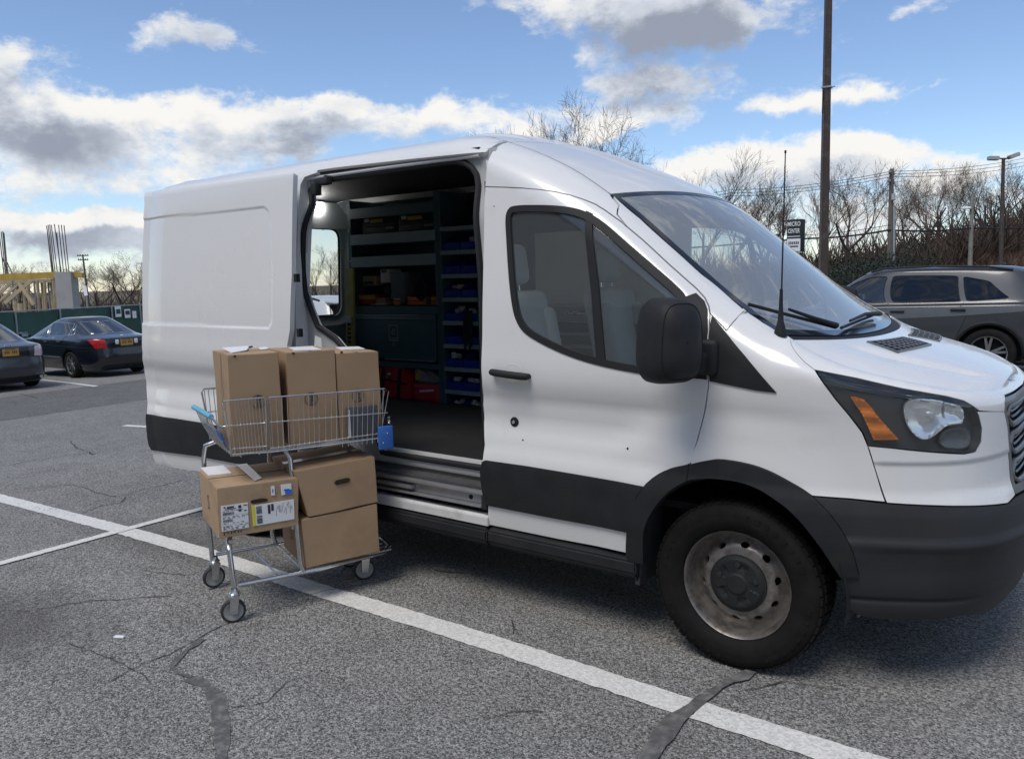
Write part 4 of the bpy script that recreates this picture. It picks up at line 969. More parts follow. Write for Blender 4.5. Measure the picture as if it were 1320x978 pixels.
# things on the shelves
mat('case_black', (.012, .012, .013), .45); mat('latch_yellow', (.55, .33, .05), .4); mat('case_orange', (.75, .15, .03), .45); mat('bag_red', (.48, .02, .03), .6, var=.15); mat('paper_white', (.62, .62, .60), .6)
mat('card_tan', (.38, .27, .16), .8); mat('wood_yellow', (.46, .40, .12), .6, var=.2, vscale=10); mat('cloth_dark', (.015, .016, .022), .9); mat('grey_card', (.14, .16, .17), .7); mat('print_black', (.02, .02, .022), .6); mat('print_white', (.75, .75, .75), .6)
def shelf_item(name, label, cat, px, depth, m, z0=None, bev=.01, group=None):
    """a boxy thing standing on a shelf, its front seen at px=(u0,v0,u1,v1)"""
    x0, z1 = sx(px[0], px[1]); x1, zz = sx(px[2], px[3]); z0 = zz if z0 is None else z0
    t = thing(name, label, cat, ((x0+x1)/2, SHY+.03, z0), 0, group)
    part('body', m, lambda mb: mb.box((0, depth/2, (z1-z0)/2), (x1-x0, depth, z1-z0), bev=bev), t)
    return t, x1-x0, z1-z0
for i, (px, nm) in enumerate(((( 462, 274, 508, 300), 'left'), ((509, 270, 560, 298), 'right'))):
    t, w, h = shelf_item('organiser_case', 'black organiser case with a yellow latch on the top shelf, %s one' % nm, 'tool case', px, .26, 'case_black', 1.966, group='organiser cases on the top shelf')
    part('latch', 'latch_yellow', lambda mb: mb.box((-.02, -.004, h*.58), (w*.36, .012, .028), bev=.003), t)
    part('label', 'print_white', lambda mb: [mb.box((x, -.002, z), (.05, .004, .025)) for x in (-w*.34,) for z in (h*.62,)], t)
    part('lid_rib', 'case_black', lambda mb: mb.box((0, -.003, h*.40), (w*.96, .012, .01)), t)
    part('clear_window', 'grey_card', lambda mb: mb.box((w*.30, -.002, h*.22), (.09, .004, .018)), t)
t, w, h = shelf_item('tool_case', 'orange hard tool case lying on the middle shelf', 'tool case', (503, 383, 563, 402), .28, 'case_orange', 1.405)
part('case_seam', 'case_black', lambda mb: mb.box((0, -.002, h*.55), (w*.98, .006, .006)), t); part('latch', 'case_black', lambda mb: mb.box((-w*.25, -.006, h*.5), (.07, .014, .06), bev=.004), t)
part('latch', 'case_black', lambda mb: mb.box((w*.28, -.006, h*.5), (.05, .014, .05), bev=.004), t)
t, w, h = shelf_item('carton', 'small tan carton with a dark printed band on the middle shelf', 'box', (463, 356, 481, 376), .15, 'card_tan', 1.56)
part('printed_band', 'print_black', lambda mb: mb.box((0, -.001, h*.3), (w*.7, .002, h*.28)), t)
t, w, h = shelf_item('carton', 'tall pale grey carton with black lettering on the middle shelf', 'box', (486, 347, 499, 369), .14, 'paper_white', 1.58)
part('lettering', 'print_black', lambda mb: [mb.box((x, -.001, h*.84), (.012, .002, .022)) for x in (-.024, -.006, .012)], t)
t, w, h = shelf_item('carton', 'dark slate carton behind the black bag on the middle shelf', 'box', (499, 352, 518, 380), .2, 'grey_card', 1.45)
part('lid', 'grey_card', lambda mb: mb.box((0, .1, h), (w*1.03, .206, .012)), t)
def lump(name, label, cat, cu, cv, rx_, rz_, ry_, m, z0, seed):
    x, z = sx(cu, cv); bm = bmesh.new(); bmesh.ops.create_icosphere(bm, subdivisions=3, radius=1); rs = np.random.RandomState(seed)
    ph = rs.rand(6)*6
    for v in bm.verts:
        k = 1+.10*math.sin(v.co.x*4+ph[0])*math.sin(v.co.z*5+ph[1])+.06*math.sin(v.co.y*7+ph[2]+v.co.x*5)
        v.co = Vector((v.co.x*rx_*k, v.co.y*ry_*k, max(-.8, v.co.z)*rz_*k))
    mb = MB(); bm.verts.index_update(); mb.add([v.co for v in bm.verts], [[v.index for v in f.verts] for f in bm.faces], smooth=True); bm.free()
    o = mb.build(name, m); o.location = (x, SHY+.03+ry_, z0+rz_*.8); tag(o, label, cat); return o
lump('tool_pouch', 'black soft tool pouch slumped on the middle shelf', 'pouch', 496, 372, .11, .055, .08, 'cloth_dark', 1.47, 1)
t, w, h = shelf_item('carton', 'red and yellow printed carton lying under the tan carton', 'box', (459, 380, 481, 400), .2, 'bag_red', 1.405)
part('yellow_band', 'latch_yellow', lambda mb: mb.box((0, -.001, h*.75), (w*1.0, .003, h*.4)), t)
t, w, h = shelf_item('carton', 'stacked pale beige cartons beside the orange tool case', 'box', (474, 391, 493, 401), .2, 'paper_white', 1.405)
part('upper_carton', 'card_tan', lambda mb: mb.box((.0, .1, h+.02), (w*.8, .18, .045), bev=.004, rz=.1), t)
t, w, h = shelf_item('spool', 'roll of dark cable hung at the front edge of the middle shelf', 'cable', (534, 362, 546, 390), .10, 'cloth_dark', 1.46, bev=.03)
part('cable_turn', 'cloth_dark', lambda mb: mb.tube([(.06*math.cos(a), -.01, h*.5+.07*math.sin(a)) for a in np.linspace(0, 6.28, 20, endpoint=False)], .012, 6, closed=True), t)
# red tool bags on the bottom shelf
x0, z1 = sx(486, 474); x1, z0 = sx(530, 515)
t = thing('tool_bag', 'red tool bag with a silver buckle on the bottom shelf', 'bag', ((x0+x1)/2, SHY-.02, .664))
w, h = x1-x0, .27
part('body', 'bag_red', lambda mb: mb.prism([(-w/2, 0), (w/2, 0), (w/2*.98, h*.55), (w/2*.72, h*.9), (w*.25, h), (-w*.3, h), (-w/2, h*.8)], lambda a, b, d: (a, d, b), 0, .26), t, bevel=.02)
part('buckle', 'chrome', lambda mb: (mb.box((-.02, -.008, h*.68), (.035, .012, .05), bev=.004)), t)
for xx in (-.10, .08): part('strap', 'cloth_dark', lambda mb: mb.box((xx, -.004, h*.48), (.03, .01, h*.9), ry=.15), t)
part('flap_seam', 'cloth_dark', lambda mb: mb.tube([(-w*.48, -.006, h*.62), (0, -.008, h*.56), (w*.46, -.006, h*.50)], .006, 6), t)
x0, z1 = sx(531, 478); x1, z0 = sx(567, 519)
t = thing('work_bag', 'red bag with white lettering and a grey and yellow sack on top', 'bag', ((x0+x1)/2, SHY-.01, .664)); w = x1-x0
part('body', 'bag_red', lambda mb: mb.box((0, .12, .07), (w, .24, .14), bev=.03), t)
part('lettering', 'print_white', lambda mb: [mb.box((-.05+.019*i, -.001, .085+.002*i), (.014, .003, .016)) for i in range(8)], t)
mat('sack_grey', (.22, .23, .24), .6, var=.4, vscale=20, col2=(.42, .33, .03), c2scale=9, c2lo=.48, c2hi=.52)
part('sack', 'sack_grey', lambda mb: mb.prism([(-w*.5, .14), (w*.5, .13), (w*.5, .17), (w*.1, .24), (-w*.3, .29), (-w*.5, .27)], lambda a, b, d: (a, d, b), .02, .22), t, bevel=.025)
# yellow timber level leaning against the rack
p0 = on_axis(449, 447, 1, SHY-.06); p1 = on_axis(451, 346, 1, SHY-.05)
t = thing('timber_level', 'yellow wooden level standing beside the left rack upright', 'level', (p0[0], p0[1], .672))
def lev(mb):
    d = Vector(p1-p0).normalized(); L_ = (p1[2]-.672); mb.hexa([(-.045, 0, 0), (.045, 0, 0), (.045, .02, 0), (-.045, .02, 0)]+[(a+.03, b+.02, L_) for a, b in ((-.045, 0), (.045, 0), (.045, .02), (-.045, .02))])
part('board', 'wood_yellow', lev, t)
part('lettering', 'print_black', lambda mb: [mb.box((.01, .006, .44+.035*i), (.03, .006, .02)) for i in range(5)], t)
part('vial', 'paper_white', lambda mb: mb.box((.015, .004, .62), (.07, .012, .05)), t)
# dark leads hanging in front of the bins and at the pillar
for i, (u, n_) in enumerate(((598, 4), (604, 3))):
    mb = MB()
    for k in range(3):
        a = on_axis(u+k*2, 400, 1, SHY-.03); mb.tube([a, a+[.004, -.01, -.10], a+[-.004, -.008, -.2], a+[.003, 0, -.29+.03*k]], .006, 6)
    o = mb.build('hanging_lead', 'cloth_dark'); tag(o, 'dark test leads hanging over the %s blue bins' % ('left' if i == 0 else 'right'), 'lead', 'leads hanging on the bin rack')
# cabinet with drawers behind the seats, seen through the side window
CY = 1.66
def cxz(u, v): p = on_axis(u, v, 1, CY); return p[0], p[2]
t = thing('tool_cabinet', 'grey steel drawer cabinet with a CRAFTSMAN plate seen through the side window', 'tool cabinet', (0, 0, 0))
xl, zt = cxz(700, 393); xr, _ = cxz(845, 410); _, zb = cxz(760, 478)
part('carcass', 'panel_grey', lambda mb: mb.box(((xl+xr)/2, CY+.10, (zt+.70)/2), (xr-xl, .18, zt-.70), bev=.004), t)
for k in range(4):
    zz = zt-.13-k*.085; part('drawer', 'trim_dark', lambda mb: mb.box(((xl+xr)/2, CY+.004, zz-.02), ((xr-xl)*.92, .02, .06), bev=.003), t)
    part('drawer_pull', 'zinc', lambda mb: mb.box(((xl+xr)/2, CY-.012, zz+.018), ((xr-xl)*.88, .014, .012)), t)
pc = cxz(742, 404); pl = part('name_plate', 'print_black', lambda mb: mb.box((pc[0], CY+.004, pc[1]), (.17, .012, .042)), t)
def plate(mb):
    vs = [(-.082, -.018), (.082, -.018), (.082, .018), (-.082, .018)]
    for i in range(4):
        a, b = vs[i], vs[(i+1) % 4]; mb.tube([(pc[0]+a[0], CY-.003, pc[1]+a[1]), (pc[0]+b[0], CY-.003, pc[1]+b[1])], .0018, 4)
    add_text(mb, 'CRAFTSMAN', (pc[0], CY-.004, pc[1]), (1, 0, 0), (0, 0, 1), .030, sx=.92, bold=.0012)
mat('plate_white', (.92, .92, .92), .4, var=0.); part('plate_lettering', 'plate_white', plate, pl)
part('mirrored_wall_board', 'beige_board', lambda mb: mb.box(((xl+xr)/2-.02, CY+.195, (zt+1.86)/2), (xr-xl+.34, .02, 1.86-zt+.1)), t)  # added beige panel, imitates the shop wall reflected in the side window

# ================================================================== shopping cart
CL = np.array([.381, .9245, 0]); CB = np.array([-.9245, .381, 0]); CO = np.array([-2.118, -.809, 0.]); CO[2] = float(ground_z(CO[0])); CROT = math.atan2(.9245, .381)
def c2w(a, b, z): return CO+CL*a+CB*b+np.array([0, 0, z])
def cpx(u, v, lat=0.):
    X = on_plane(u, v, CO+CB*lat, CB)-CO; return float(X@CL), float(X@CB), float(X[2])
mat('cart_chrome', (.62, .63, .64), .22, metal=.95, var=.12, vscale=25, col2=(.34, .33, .32), c2scale=14, c2lo=.55, c2hi=.8)
mat('cart_wire', (.66, .67, .68), .28, metal=.9, var=.1, vscale=30)
mat('cart_blue', (.035, .14, .46), .4, var=.1); mat('cart_blue_light', (.10, .42, .62), .4, var=.1); mat('caster_tread', (.03, .03, .032), .6); mat('caster_grey', (.30, .30, .29), .5, var=.15)
cart = thing('shopping_cart', 'chrome two tier shopping cart with blue bumpers loaded with boxes', 'shopping cart', CO, CROT)
fr = part('frame', 'cart_chrome', lambda mb: (
    mb.tube([(.0, 0, .115), (.0, 0, .16), (-.012, .0, .36), (-.006, .03, .388), (.03, .13, .396), (.30, .13, .398)], .0125, 10),
    mb.tube([(.0, .52, .115), (-.01, .52, .40), (-.01, .52, .70), (.0, .50, .77), (.05, .48, .79)], .0125, 10),
    mb.tube([(.02, 0, .176), (.40, .0, .172), (.78, .06, .168), (.84, .12, .172), (.86, .26, .172), (.84, .40, .172), (.78, .46, .168), (.40, .52, .172), (.02, .52, .176)], .0115, 10)), cart)
part('post', 'cart_chrome', lambda mb: mb.tube([(.335, .0, .172), (.32, 0, .22), (.318, .012, .40), (.315, .04, .60), (.315, .06, .74), (.29, .07, .79), (.25, .08, .795)], .0125, 10), cart)
part('post', 'cart_chrome', lambda mb: mb.tube([(.335, .52, .172), (.32, .52, .22), (.318, .51, .40), (.315, .48, .60), (.315, .46, .74), (.29, .45, .79)], .0125, 10), cart)
part('cross_bar', 'cart_chrome', lambda mb: mb.cyl((.05, .10, .79), (.27, .08, .792), .012, 10), cart)
part('cross_bar', 'cart_chrome', lambda mb: mb.cyl((.30, .02, .402), (.30, .50, .402), .010, 8), cart)
part('cross_bar', 'cart_chrome', lambda mb: mb.cyl((.0, 0, .392), (.0, .52, .392), .010, 8), cart)
part('brace_rod', 'cart_chrome', lambda mb: mb.cyl((.21, .03, .18), (.20, .44, .178), .0045, 6), cart)
for k in range(8):
    b = .03+.46*k/7; part('tray_wire', 'cart_wire', lambda mb: mb.cyl((.34, b, .176), (.82, .05+.42*k/7, .180), .0035, 6), cart)
for a in (.34, .52, .70): part('tray_wire', 'cart_wire', lambda mb: mb.cyl((a, .02, .171), (a, .50, .171), .004, 6), cart)
def caster(a, b, swing):
    rt = part('caster_wheel', 'caster_tread', lambda mb: mb.lathe([(.046, .0135), (.054, .012), (.0575, .007), (.0575, -.007), (.054, -.012), (.046, -.0135)], (0, 0, 0), 'y', 40, close=True), cart)
    rt.location = (a, b, .0575); rt.rotation_euler = (0, 0, swing)
    part('hub', 'caster_grey', lambda mb: mb.lathe([(0, .016), (.012, .016), (.014, .010), (.030, .009), (.036, .012), (.0465, .012), (.0465, -.012), (.036, -.012), (.030, -.009), (.014, -.010), (.012, -.016), (0, -.016)], (0, 0, 0), 'y', 40), rt)
    def fork(mb):
        for s in (-1, 1): mb.prism([(-.016, -.012), (.016, -.012), (.030, .070), (-.014, .072)], lambda p, q, d: (p, d, q), s*.021-.002, s*.021+.002)
        mb.box((.008, 0, .072), (.05, .048, .006)); mb.cyl((0, -.026, 0), (0, .026, 0), .006, 10)
        mb.lathe([(.024, .074), (.026, .084), (.018, .094), (.014, .11)], (.010, 0, 0), 'z', 20)
    part('fork', 'cart_chrome', fork, rt); return rt
caster(-.012, 0., rad(-6)); caster(0., .52, rad(5)); caster(.71, .17, rad(-12)); caster(.71, .40, rad(-8))
# wire basket
bk = part('basket', 'cart_chrome', lambda mb: (
    mb.tube([(.03, 0, .81), (.0, 0, 1.05), (.008, 0, 1.063), (.19, 0, 1.062), (.196, 0, 1.05), (.19, 0, .80)], .0042, 8),
    mb.tube([(.212, 0, .80), (.208, 0, 1.045), (.216, 0, 1.060), (.80, 0, 1.050), (.825, .03, 1.035), (.835, .10, 1.03), (.835, .40, 1.03), (.82, .49, 1.04), (.795, .50, 1.052), (.012, .50, 1.066), (.0, .50, 1.05), (.03, .50, .81)], .0042, 8),
    mb.tube([(.03, .0, .81), (.20, 0, .797), (.77, .0, .797), (.78, .03, .797), (.78, .47, .797), (.77, .50, .797), (.03, .5, .81), (.03, 0, .81)], .0042, 8)), cart)
def wire(*p, r=.0024): part('wire', 'cart_wire', lambda mb: mb.tube(p, r, 5), bk)
for b in (0., .50):
    for xx in (280, 307, 340, 360, 380, 400, 420, 440, 460, 480, 500):
        a = cpx(xx/4.552+230, 545, 0)[0]; wire((a*.99, b, 1.062), (a*.97+.012, b, .80))
    for xx in (545, 580, 612, 645, 675, 710, 740, 770, 800, 830, 870, 905, 935, 970, 1005, 1035, 1060, 1090, 1120, 1153, 1185, 1210):
        a = cpx(xx/4.552+230, 540, 0)[0]; wire((a, b, 1.058-.009*(a-.21)), (a-.035*(a-.2), b, .775 if a > .55 else .797), r=.0036 if xx in (612, 935, 1153) else .0023)
    o_ = -.004 if b == 0 else .004
    wire((-.005, b+o_, .945), (.19, b+o_, .941), r=.003); wire((.21, b+o_, .941), (.81, b+o_, .925), r=.003); wire((.205, b+o_, .815), (.775, b+o_, .822), r=.003); wire((.03, b+o_, .835), (.19, b+o_, .828), r=.003)
for k in range(9):
    b = .03+.44*k/8; wire((.835, b, 1.03), (.778, b, .797)); wire((.03, b, .803), (.778, b, .797))
for k in range(9):
    a = .07+.69*k/8; wire((a, 0, .793), (a, .5, .793))
for k in range(8):
    b = .06+.38*k/7; wire((-.045, b, .975), (-.02, b, .90), (.03, b, .80))
wire((-.03, .05, .93), (-.03, .45, .93), r=.003); wire((.0, .05, .865), (.0, .45, .865), r=.003)
part('handle', 'cart_blue_light', lambda mb: mb.tube([(-.040, .06, .985), (-.05, .25, .988), (-.052, .45, .985)], .0125, 10), cart)
part('handle_bracket', 'cart_chrome', lambda mb: (mb.tube([(-.04, .05, .985), (-.02, .02, .95), (.0, .0, .94)], .006, 8), mb.tube([(-.05, .46, .985), (-.02, .48, .95), (.0, .5, .94)], .006, 8)), cart)
part('seat_flap', 'cart_blue', lambda mb: mb.hexa([(.012, .06, .84), (.012, .44, .84), (.02, .44, .836), (.02, .06, .836), (-.005, .06, .905), (-.005, .44, .905), (.003, .44, .905), (.003, .06, .905)]), cart)
bmp = part('bumper_pad', 'cart_blue', lambda mb: mb.box((.793, -.006, .797), (.082, .016, .122), bev=.006), cart)
for a, z in ((.800, .82), (.775, .772)): part('screw', 'chrome', lambda mb: mb.lathe([(0, -.0165), (.004, -.016), (.0045, -.013)], (a, 0, z), 'y', 10), bmp)
part('bumper_pad', 'cart_blue', lambda mb: mb.box((.793, .506, .797), (.082, .016, .122), bev=.006), cart)
part('spring_hook', 'cart_chrome', lambda mb: mb.tube([(.815+.008*math.cos(t), -.004+.008*math.sin(t), .865+.0022*t) for t in np.linspace(0, 19, 50)], .0022, 5), cart)

# ------------------------------------------------------------------ cardboard boxes
mat('cardboard', (.40, .268, .158), .8, var=.06, vscale=5, bump=.06, bscale=180, col2=(.29, .19, .11), c2scale=3, c2lo=.5, c2hi=.75)
mat('cardboard_worn', (.43, .295, .178), .8, var=.08, vscale=7, bump=.08, bscale=150, col2=(.30, .20, .12), c2scale=5, c2lo=.5, c2hi=.72)
mat('tape_clear', (.40, .33, .26), .18, var=.1, vscale=12, coat=.4); mat('label_white', (.78, .79, .80), .55, var=.03); mat('label_yellow', (.75, .66, .05), .5); mat('label_blue', (.05, .16, .60), .5); mat('ink', (.035, .035, .04), .6); mat('ink_brown', (.10, .065, .04), .7); mat('hole_dark', (.03, .02, .012), .9)
def carton(name, label, corners, m='cardboard', group=None, seam='a', tape=True):
    """corners: eight points in cart coordinates (bottom four, top four: near-left, near-right, far-right, far-left)"""
    c = np.array(corners, float); base = c[:4].mean(0); W0 = c2w(*base)
    t = thing(name, label, 'cardboard box', W0, CROT, group); q = c-base
    bm = bmesh.new(); vs = [bm.verts.new(p) for p in q]
    for f in ((3, 2, 1, 0), (4, 5, 6, 7), (0, 1, 5, 4), (1, 2, 6, 5), (2, 3, 7, 6), (3, 0, 4, 7)): bm.faces.new([vs[i] for i in f])
    bmesh.ops.subdivide_edges(bm, edges=list(bm.edges), cuts=5, use_grid_fill=True); rs = np.random.RandomState(abs(hash(name+str(len(label)))) % 9999 if False else len(label)*7+int(q[4, 2]*1000))
    cen = q.mean(0); ph = rs.rand(4)*6
    bmesh.ops.bevel(bm, geom=[e for e in bm.edges if len(e.link_faces) == 2 and e.calc_face_angle(0) > 1.0], offset=.003, segments=2, affect='EDGES')
    for v in bm.verts:
        d = v.co-Vector(cen); k = .0025*math.sin(v.co.x*17+ph[0])*math.sin(v.co.z*15+ph[1])+.0015*math.sin(v.co.y*21+ph[2]+v.co.z*9); v.co += d.normalized()*k
    mb = MB(); bm.verts.index_update(); mb.add([v.co for v in bm.verts], [[v.index for v in f.verts] for f in bm.faces], smooth=True); bm.free()
    mb.build('carton', m, t)
    tl = [q[4], q[5], q[6], q[7]]
    if seam == 'a': s0, s1 = (tl[0]+tl[3])/2, (tl[1]+tl[2])/2
    else: s0, s1 = (tl[0]+tl[1])/2, (tl[3]+tl[2])/2
    n = np.array([0, 0, 1.]); dr = (s1-s0)/np.linalg.norm(s1-s0); sd = np.cross(n, dr)
    mb = MB(); mb.hexa([s0-sd*.0012+n*.0006, s1-sd*.0012+n*.0006, s1+sd*.0012+n*.0006, s0+sd*.0012+n*.0006]+[s0-sd*.0012+n*.0022, s1-sd*.0012+n*.0022, s1+sd*.0012+n*.0022, s0+sd*.0012+n*.0022]); mb.build('flap_seam', 'hole_dark', t)
    if tape:
        mb = MB(); w = .028; mb.add([s0-sd*w+n*.0034, s1-sd*w+n*.0034, s1+sd*w+n*.0034, s0+sd*w+n*.0034], [(0, 1, 2, 3)])
        for s_, e_ in ((s0, -dr), (s1, dr)): mb.add([s_-sd*w+n*.0034, s_+sd*w+n*.0034, s_+sd*w+e_*.0035-n*.05, s_-sd*w+e_*.0035-n*.05], [(0, 1, 2, 3)])
        mb.build('packing_tape', 'tape_clear', t)
    t['base_'] = list(base); return t
def loc_(t, p): return np.asarray(p)-np.array(t['base_'])
def decal(t, name, m, px, lat, d=.0035, parent=None):
    """a thin sheet stuck on the near face, corners given where the photo shows them"""
    P_ = [loc_(t, cpx(u, v, lat))+np.array([0, -d, 0]) for u, v in px]; P2 = [p+np.array([0, d-.0005, 0]) for p in P_]
    mb = MB(); n = len(P_); mb.add(P_+P2, [tuple(range(n)), tuple(range(2*n-1, n-1, -1))]+[(i, (i+1) % n, n+(i+1) % n, n+i) for i in range(n)]); o = mb.build(name, m, parent or t); return o, P_
def quad_uv(P_, a, b):
    return P_[0]*(1-a)*(1-b)+P_[1]*a*(1-b)+P_[2]*a*b+P_[3]*(1-a)*b
def bars(mb, P_, rects, d=-.0012):
    for a0, b0, a1, b1 in rects:
        mb.add([quad_uv(P_, a, b)+np.array([0, d, 0]) for a, b in ((a0, b0), (a1, b0), (a1, b1), (a0, b1))], [(0, 1, 2, 3)])
def ring_logo(t, cu, cv, lat, r=.033):
    c = loc_(t, cpx(cu, cv, lat))+np.array([0, -.0065, 0]); mb = MB()
    mb.lathe([(r-.0034, 0), (r, 0), (r, -.0006), (r-.0034, -.0006)], c, 'y', 40, close=True)
    add_text(mb, 'UNO', c+np.array([.002, -.0004, 0]), (0, 0, -1), (1, 0, 0), .026, bold=.0012); mb.build('printed_emblem', 'ink', t)
def marks(t, lst, lat, nm='printed_mark', m='ink'):
    mb = MB()
    for (u, v, w, h) in lst:
        P_ = [loc_(t, cpx(u+a*w/2, v+b*h/2, lat))+np.array([0, -.0036, 0]) for a, b in ((-1, 1), (1, 1), (1, -1), (-1, -1))]; mb.add(P_, [(0, 1, 2, 3)])
    mb.build(nm, m, t)
def hexa_ab(a0, a1, b0, b1, z0, z1, za=None):
    return [(a0, b0, z0), (a1, b0, z0), (a1, b1, z0), (a0, b1, z0), (a0, b0, z1), (a1, b0, z1), (a1, b1, z1), (a0, b1, z1)]
ZB = .804
t1 = carton('tall_box', 'tall brown box nearest the cart handle with white papers on top', [(.040, .05, ZB), (.288, .05, ZB), (.288, .40, ZB), (.052, .40, ZB), (.050, .05, 1.268), (.285, .05, 1.268), (.282, .40, 1.268), (.048, .40, 1.268)], group='tall boxes in the cart basket', seam='a', tape=False)
t2 = carton('tall_box', 'tall brown box in the middle of the cart basket', hexa_ab(.322, .566, .05, .40, ZB, 1.262), group='tall boxes in the cart basket', seam='b', tape=False)
t3 = carton('tall_box', 'tall brown box at the bumper end of the cart beside the van', hexa_ab(.570, .798, .052, .40, ZB, 1.240), group='tall boxes in the cart basket', seam='b', tape=False)
mb = MB(); q_ = np.array([loc_(t1, (.045, .20, ZB+.003)), loc_(t1, (.045, .206, ZB+.003)), loc_(t1, (.052, .206, 1.262)), loc_(t1, (.052, .20, 1.262))])-[.0065, 0, 0]
mb.add(q_, [(0, 1, 2, 3)]); mb.build('glue_seam', 'hole_dark', t1)
ring_logo(t1, 332.5, 517.5, .05); ring_logo(t2, 401, 514, .05); ring_logo(t3, 461, 510, .052)
marks(t1, [(302.5, 459, 3.2, 3)], .05); marks(t2, [(378, 455.5, 3.2, 3)], .05); marks(t3, [(440, 454, 3.2, 3)], .052)
def top_sheet(t, name, m, px, z, d=.006):
    P_ = []
    for u, v in px:
        X = on_axis(u, v, 2, CO[2]+z)-CO; P_.append(loc_(t, (X@CL, X@CB, z+d)))
    P2 = [p-np.array([0, 0, d*.8]) for p in P_]; n = len(P_); mb = MB(); mb.add(P_+P2, [tuple(range(n)), tuple(range(2*n-1, n-1, -1))]+[(i, (i+1) % n, n+(i+1) % n, n+i) for i in range(n)]); return mb.build(name, m, t)
top_sheet(t1, 'paper_slip', 'label_white', [(286, 449.5), (322, 447), (318, 452.5), (299, 456)], 1.268)
top_sheet(t1, 'paper_slip', 'label_white', [(333, 449.3), (344, 448.3), (346, 450.8), (336, 451.8)], 1.268)
top_sheet(t1, 'hand_hole', 'hole_dark', [(320, 448.2), (324, 447.2), (326, 447.8), (322, 449.2)], 1.268, .007)
top_sheet(t2, 'paper_slip', 'label_white', [(372, 449), (402, 447.5), (414, 451.6), (380, 452.8)], 1.262)
top_sheet(t3, 'paper_slip', 'label_white', [(432, 448.6), (462, 447.8), (470, 450.6), (440, 451.6)], 1.240)
# flat grey pack in the basket
P_ = [cpx(u, v, .006) for u, v in ((451, 576), (489, 573), (489, 524), (446, 526))]
t = thing('flat_pack', 'slim dark grey pack standing between the wires and the end box', 'pack', c2w(P_[0][0], .006, ZB), CROT)
w = P_[1][0]-P_[0][0]; h = P_[3][2]-ZB
mat('pack_grey', (.10, .105, .115), .45, var=.12); part('pack', 'pack_grey', lambda mb: mb.box((w/2, .020, h/2), (w, .034, h), bev=.003), t)
part('spine_label', 'label_white', lambda mb: mb.box((.004, .001, h*.5), (.010, .003, h*.86)), t)
for k in range(7): part('spine', 'pack_grey', lambda mb: mb.box((w*(.16+.12*k), .0015, h*.5), (.006, .004, h*.94), bev=.0015), t)
# lower boxes
t4 = carton('shipping_box', 'brown shipping box with two white address labels at the handle end', [(-.052, 0, .414), (.322, 0, .414), (.325, .42, .414), (-.05, .42, .414), (-.047, 0, .657), (.333, 0, .650), (.330, .42, .655), (-.05, .42, .660)], 'cardboard_worn', seam='a', tape=False)
t5 = carton('shipping_box', 'leaning brown box with a hand hole stacked on another box', [(.372, .0, .446), (.741, .0, .462), (.741, .42, .462), (.372, .42, .446), (.318, .002, .684), (.731, .002, .704), (.731, .42, .704), (.318, .42, .684)], 'cardboard', seam='a')
t6 = carton('shipping_box', 'brown box lying on the lower rack under the leaning box', [(.346, .0, .188), (.739, .0, .200), (.739, .40, .200), (.346, .40, .188), (.338, .0, .437), (.733, .0, .455), (.733, .40, .455), (.338, .40, .437)], 'cardboard', seam='a')
Z_ = lambda x, y: (x/8.8+250, y/8.8+590)
l1, Q = decal(t4, 'address_label', 'label_white', [Z_(302, 548), Z_(608, 505), Z_(622, 785), Z_(315, 835)], 0)
def lab1(mb):
    random.seed(5)
    bars(mb, Q, [(.10, .04, .17, .10), (.22, .05, .48, .12), (.14, .14, .55, .17), (.64, .05, .75, .17), (.64, .21, .75, .30), (.84, .06, .97, .10), (.84, .27, .95, .31), (.02, .40, .98, .405), (.02, .76, .98, .765)])
    for y0, y1, x1 in ((.27, .38, .48), (.55, .66, .42)):
        x = .06
        while x < x1: w_ = random.choice((.008, .014, .02)); bars(mb, Q, [(x, y0, min(x+w_, x1), y1)]); x += w_+random.choice((.008, .012))
    for y in (.21, .45, .50, .70, .81, .85, .90, .94):
        x = .06
        while x < .9: w_ = random.uniform(.03, .12); bars(mb, Q, [(x, y, x+w_, y+.022)]); x += w_+random.uniform(.02, .16)
mb = MB(); lab1(mb); mb.build('label_print', 'ink', l1)
l2, Q2 = decal(t4, 'carrier_label', 'label_white', [Z_(650, 540), Z_(1132, 467), Z_(1138, 690), Z_(670, 772)], 0)
mb = MB(); bars(mb, Q2, [(0, 0, .075, 1)], -.0008); mb.build('yellow_strip', 'label_yellow', l2)
def lab2(mb):
    random.seed(9)
    for x0, x1, ya, yb in ((.10, .23, .08, .48), (.10, .23, .54, .92)):
        y = ya
        while y < yb: w_ = random.choice((.015, .03, .045)); bars(mb, Q2, [(x0, y, x1, min(y+w_, yb))]); y += w_+random.choice((.015, .025))
    bars(mb, Q2, [(.37, .08, .43, .52), (.45, .06, .51, .40)]); x = .56
    while x < .96: y0 = random.uniform(.06, .5); bars(mb, Q2, [(x, y0, x+.008, y0+random.uniform(.1, .4))]); x += .024
mb = MB(); lab2(mb); mb.build('label_print', 'ink', l2)
o, Q3 = decal(t4, 'small_sticker', 'label_white', [Z_(870, 322), Z_(912, 317), Z_(916, 420), Z_(876, 425)], 0)
mb = MB(); bars(mb, Q3, [(.3, .3, .6, .7)]); mb.build('sticker_print', 'label_blue', o)
o, Q4 = decal(t4, 'small_sticker', 'label_white', [Z_(982, 305), Z_(1100, 290), Z_(1110, 405), Z_(992, 422)], 0)
mb = MB(); bars(mb, Q4, [(.35, .55, 1, 1), (.25, .45, .8, .62)]); mb.build('sticker_print', 'label_blue', o)
hp = [Z_(*p) for p in ((640, 500), (655, 480), (700, 468), (790, 457), (830, 462), (838, 478), (820, 492), (740, 508), (665, 518))]
decal(t4, 'hand_hole', 'hole_dark', hp, 0, .0028)
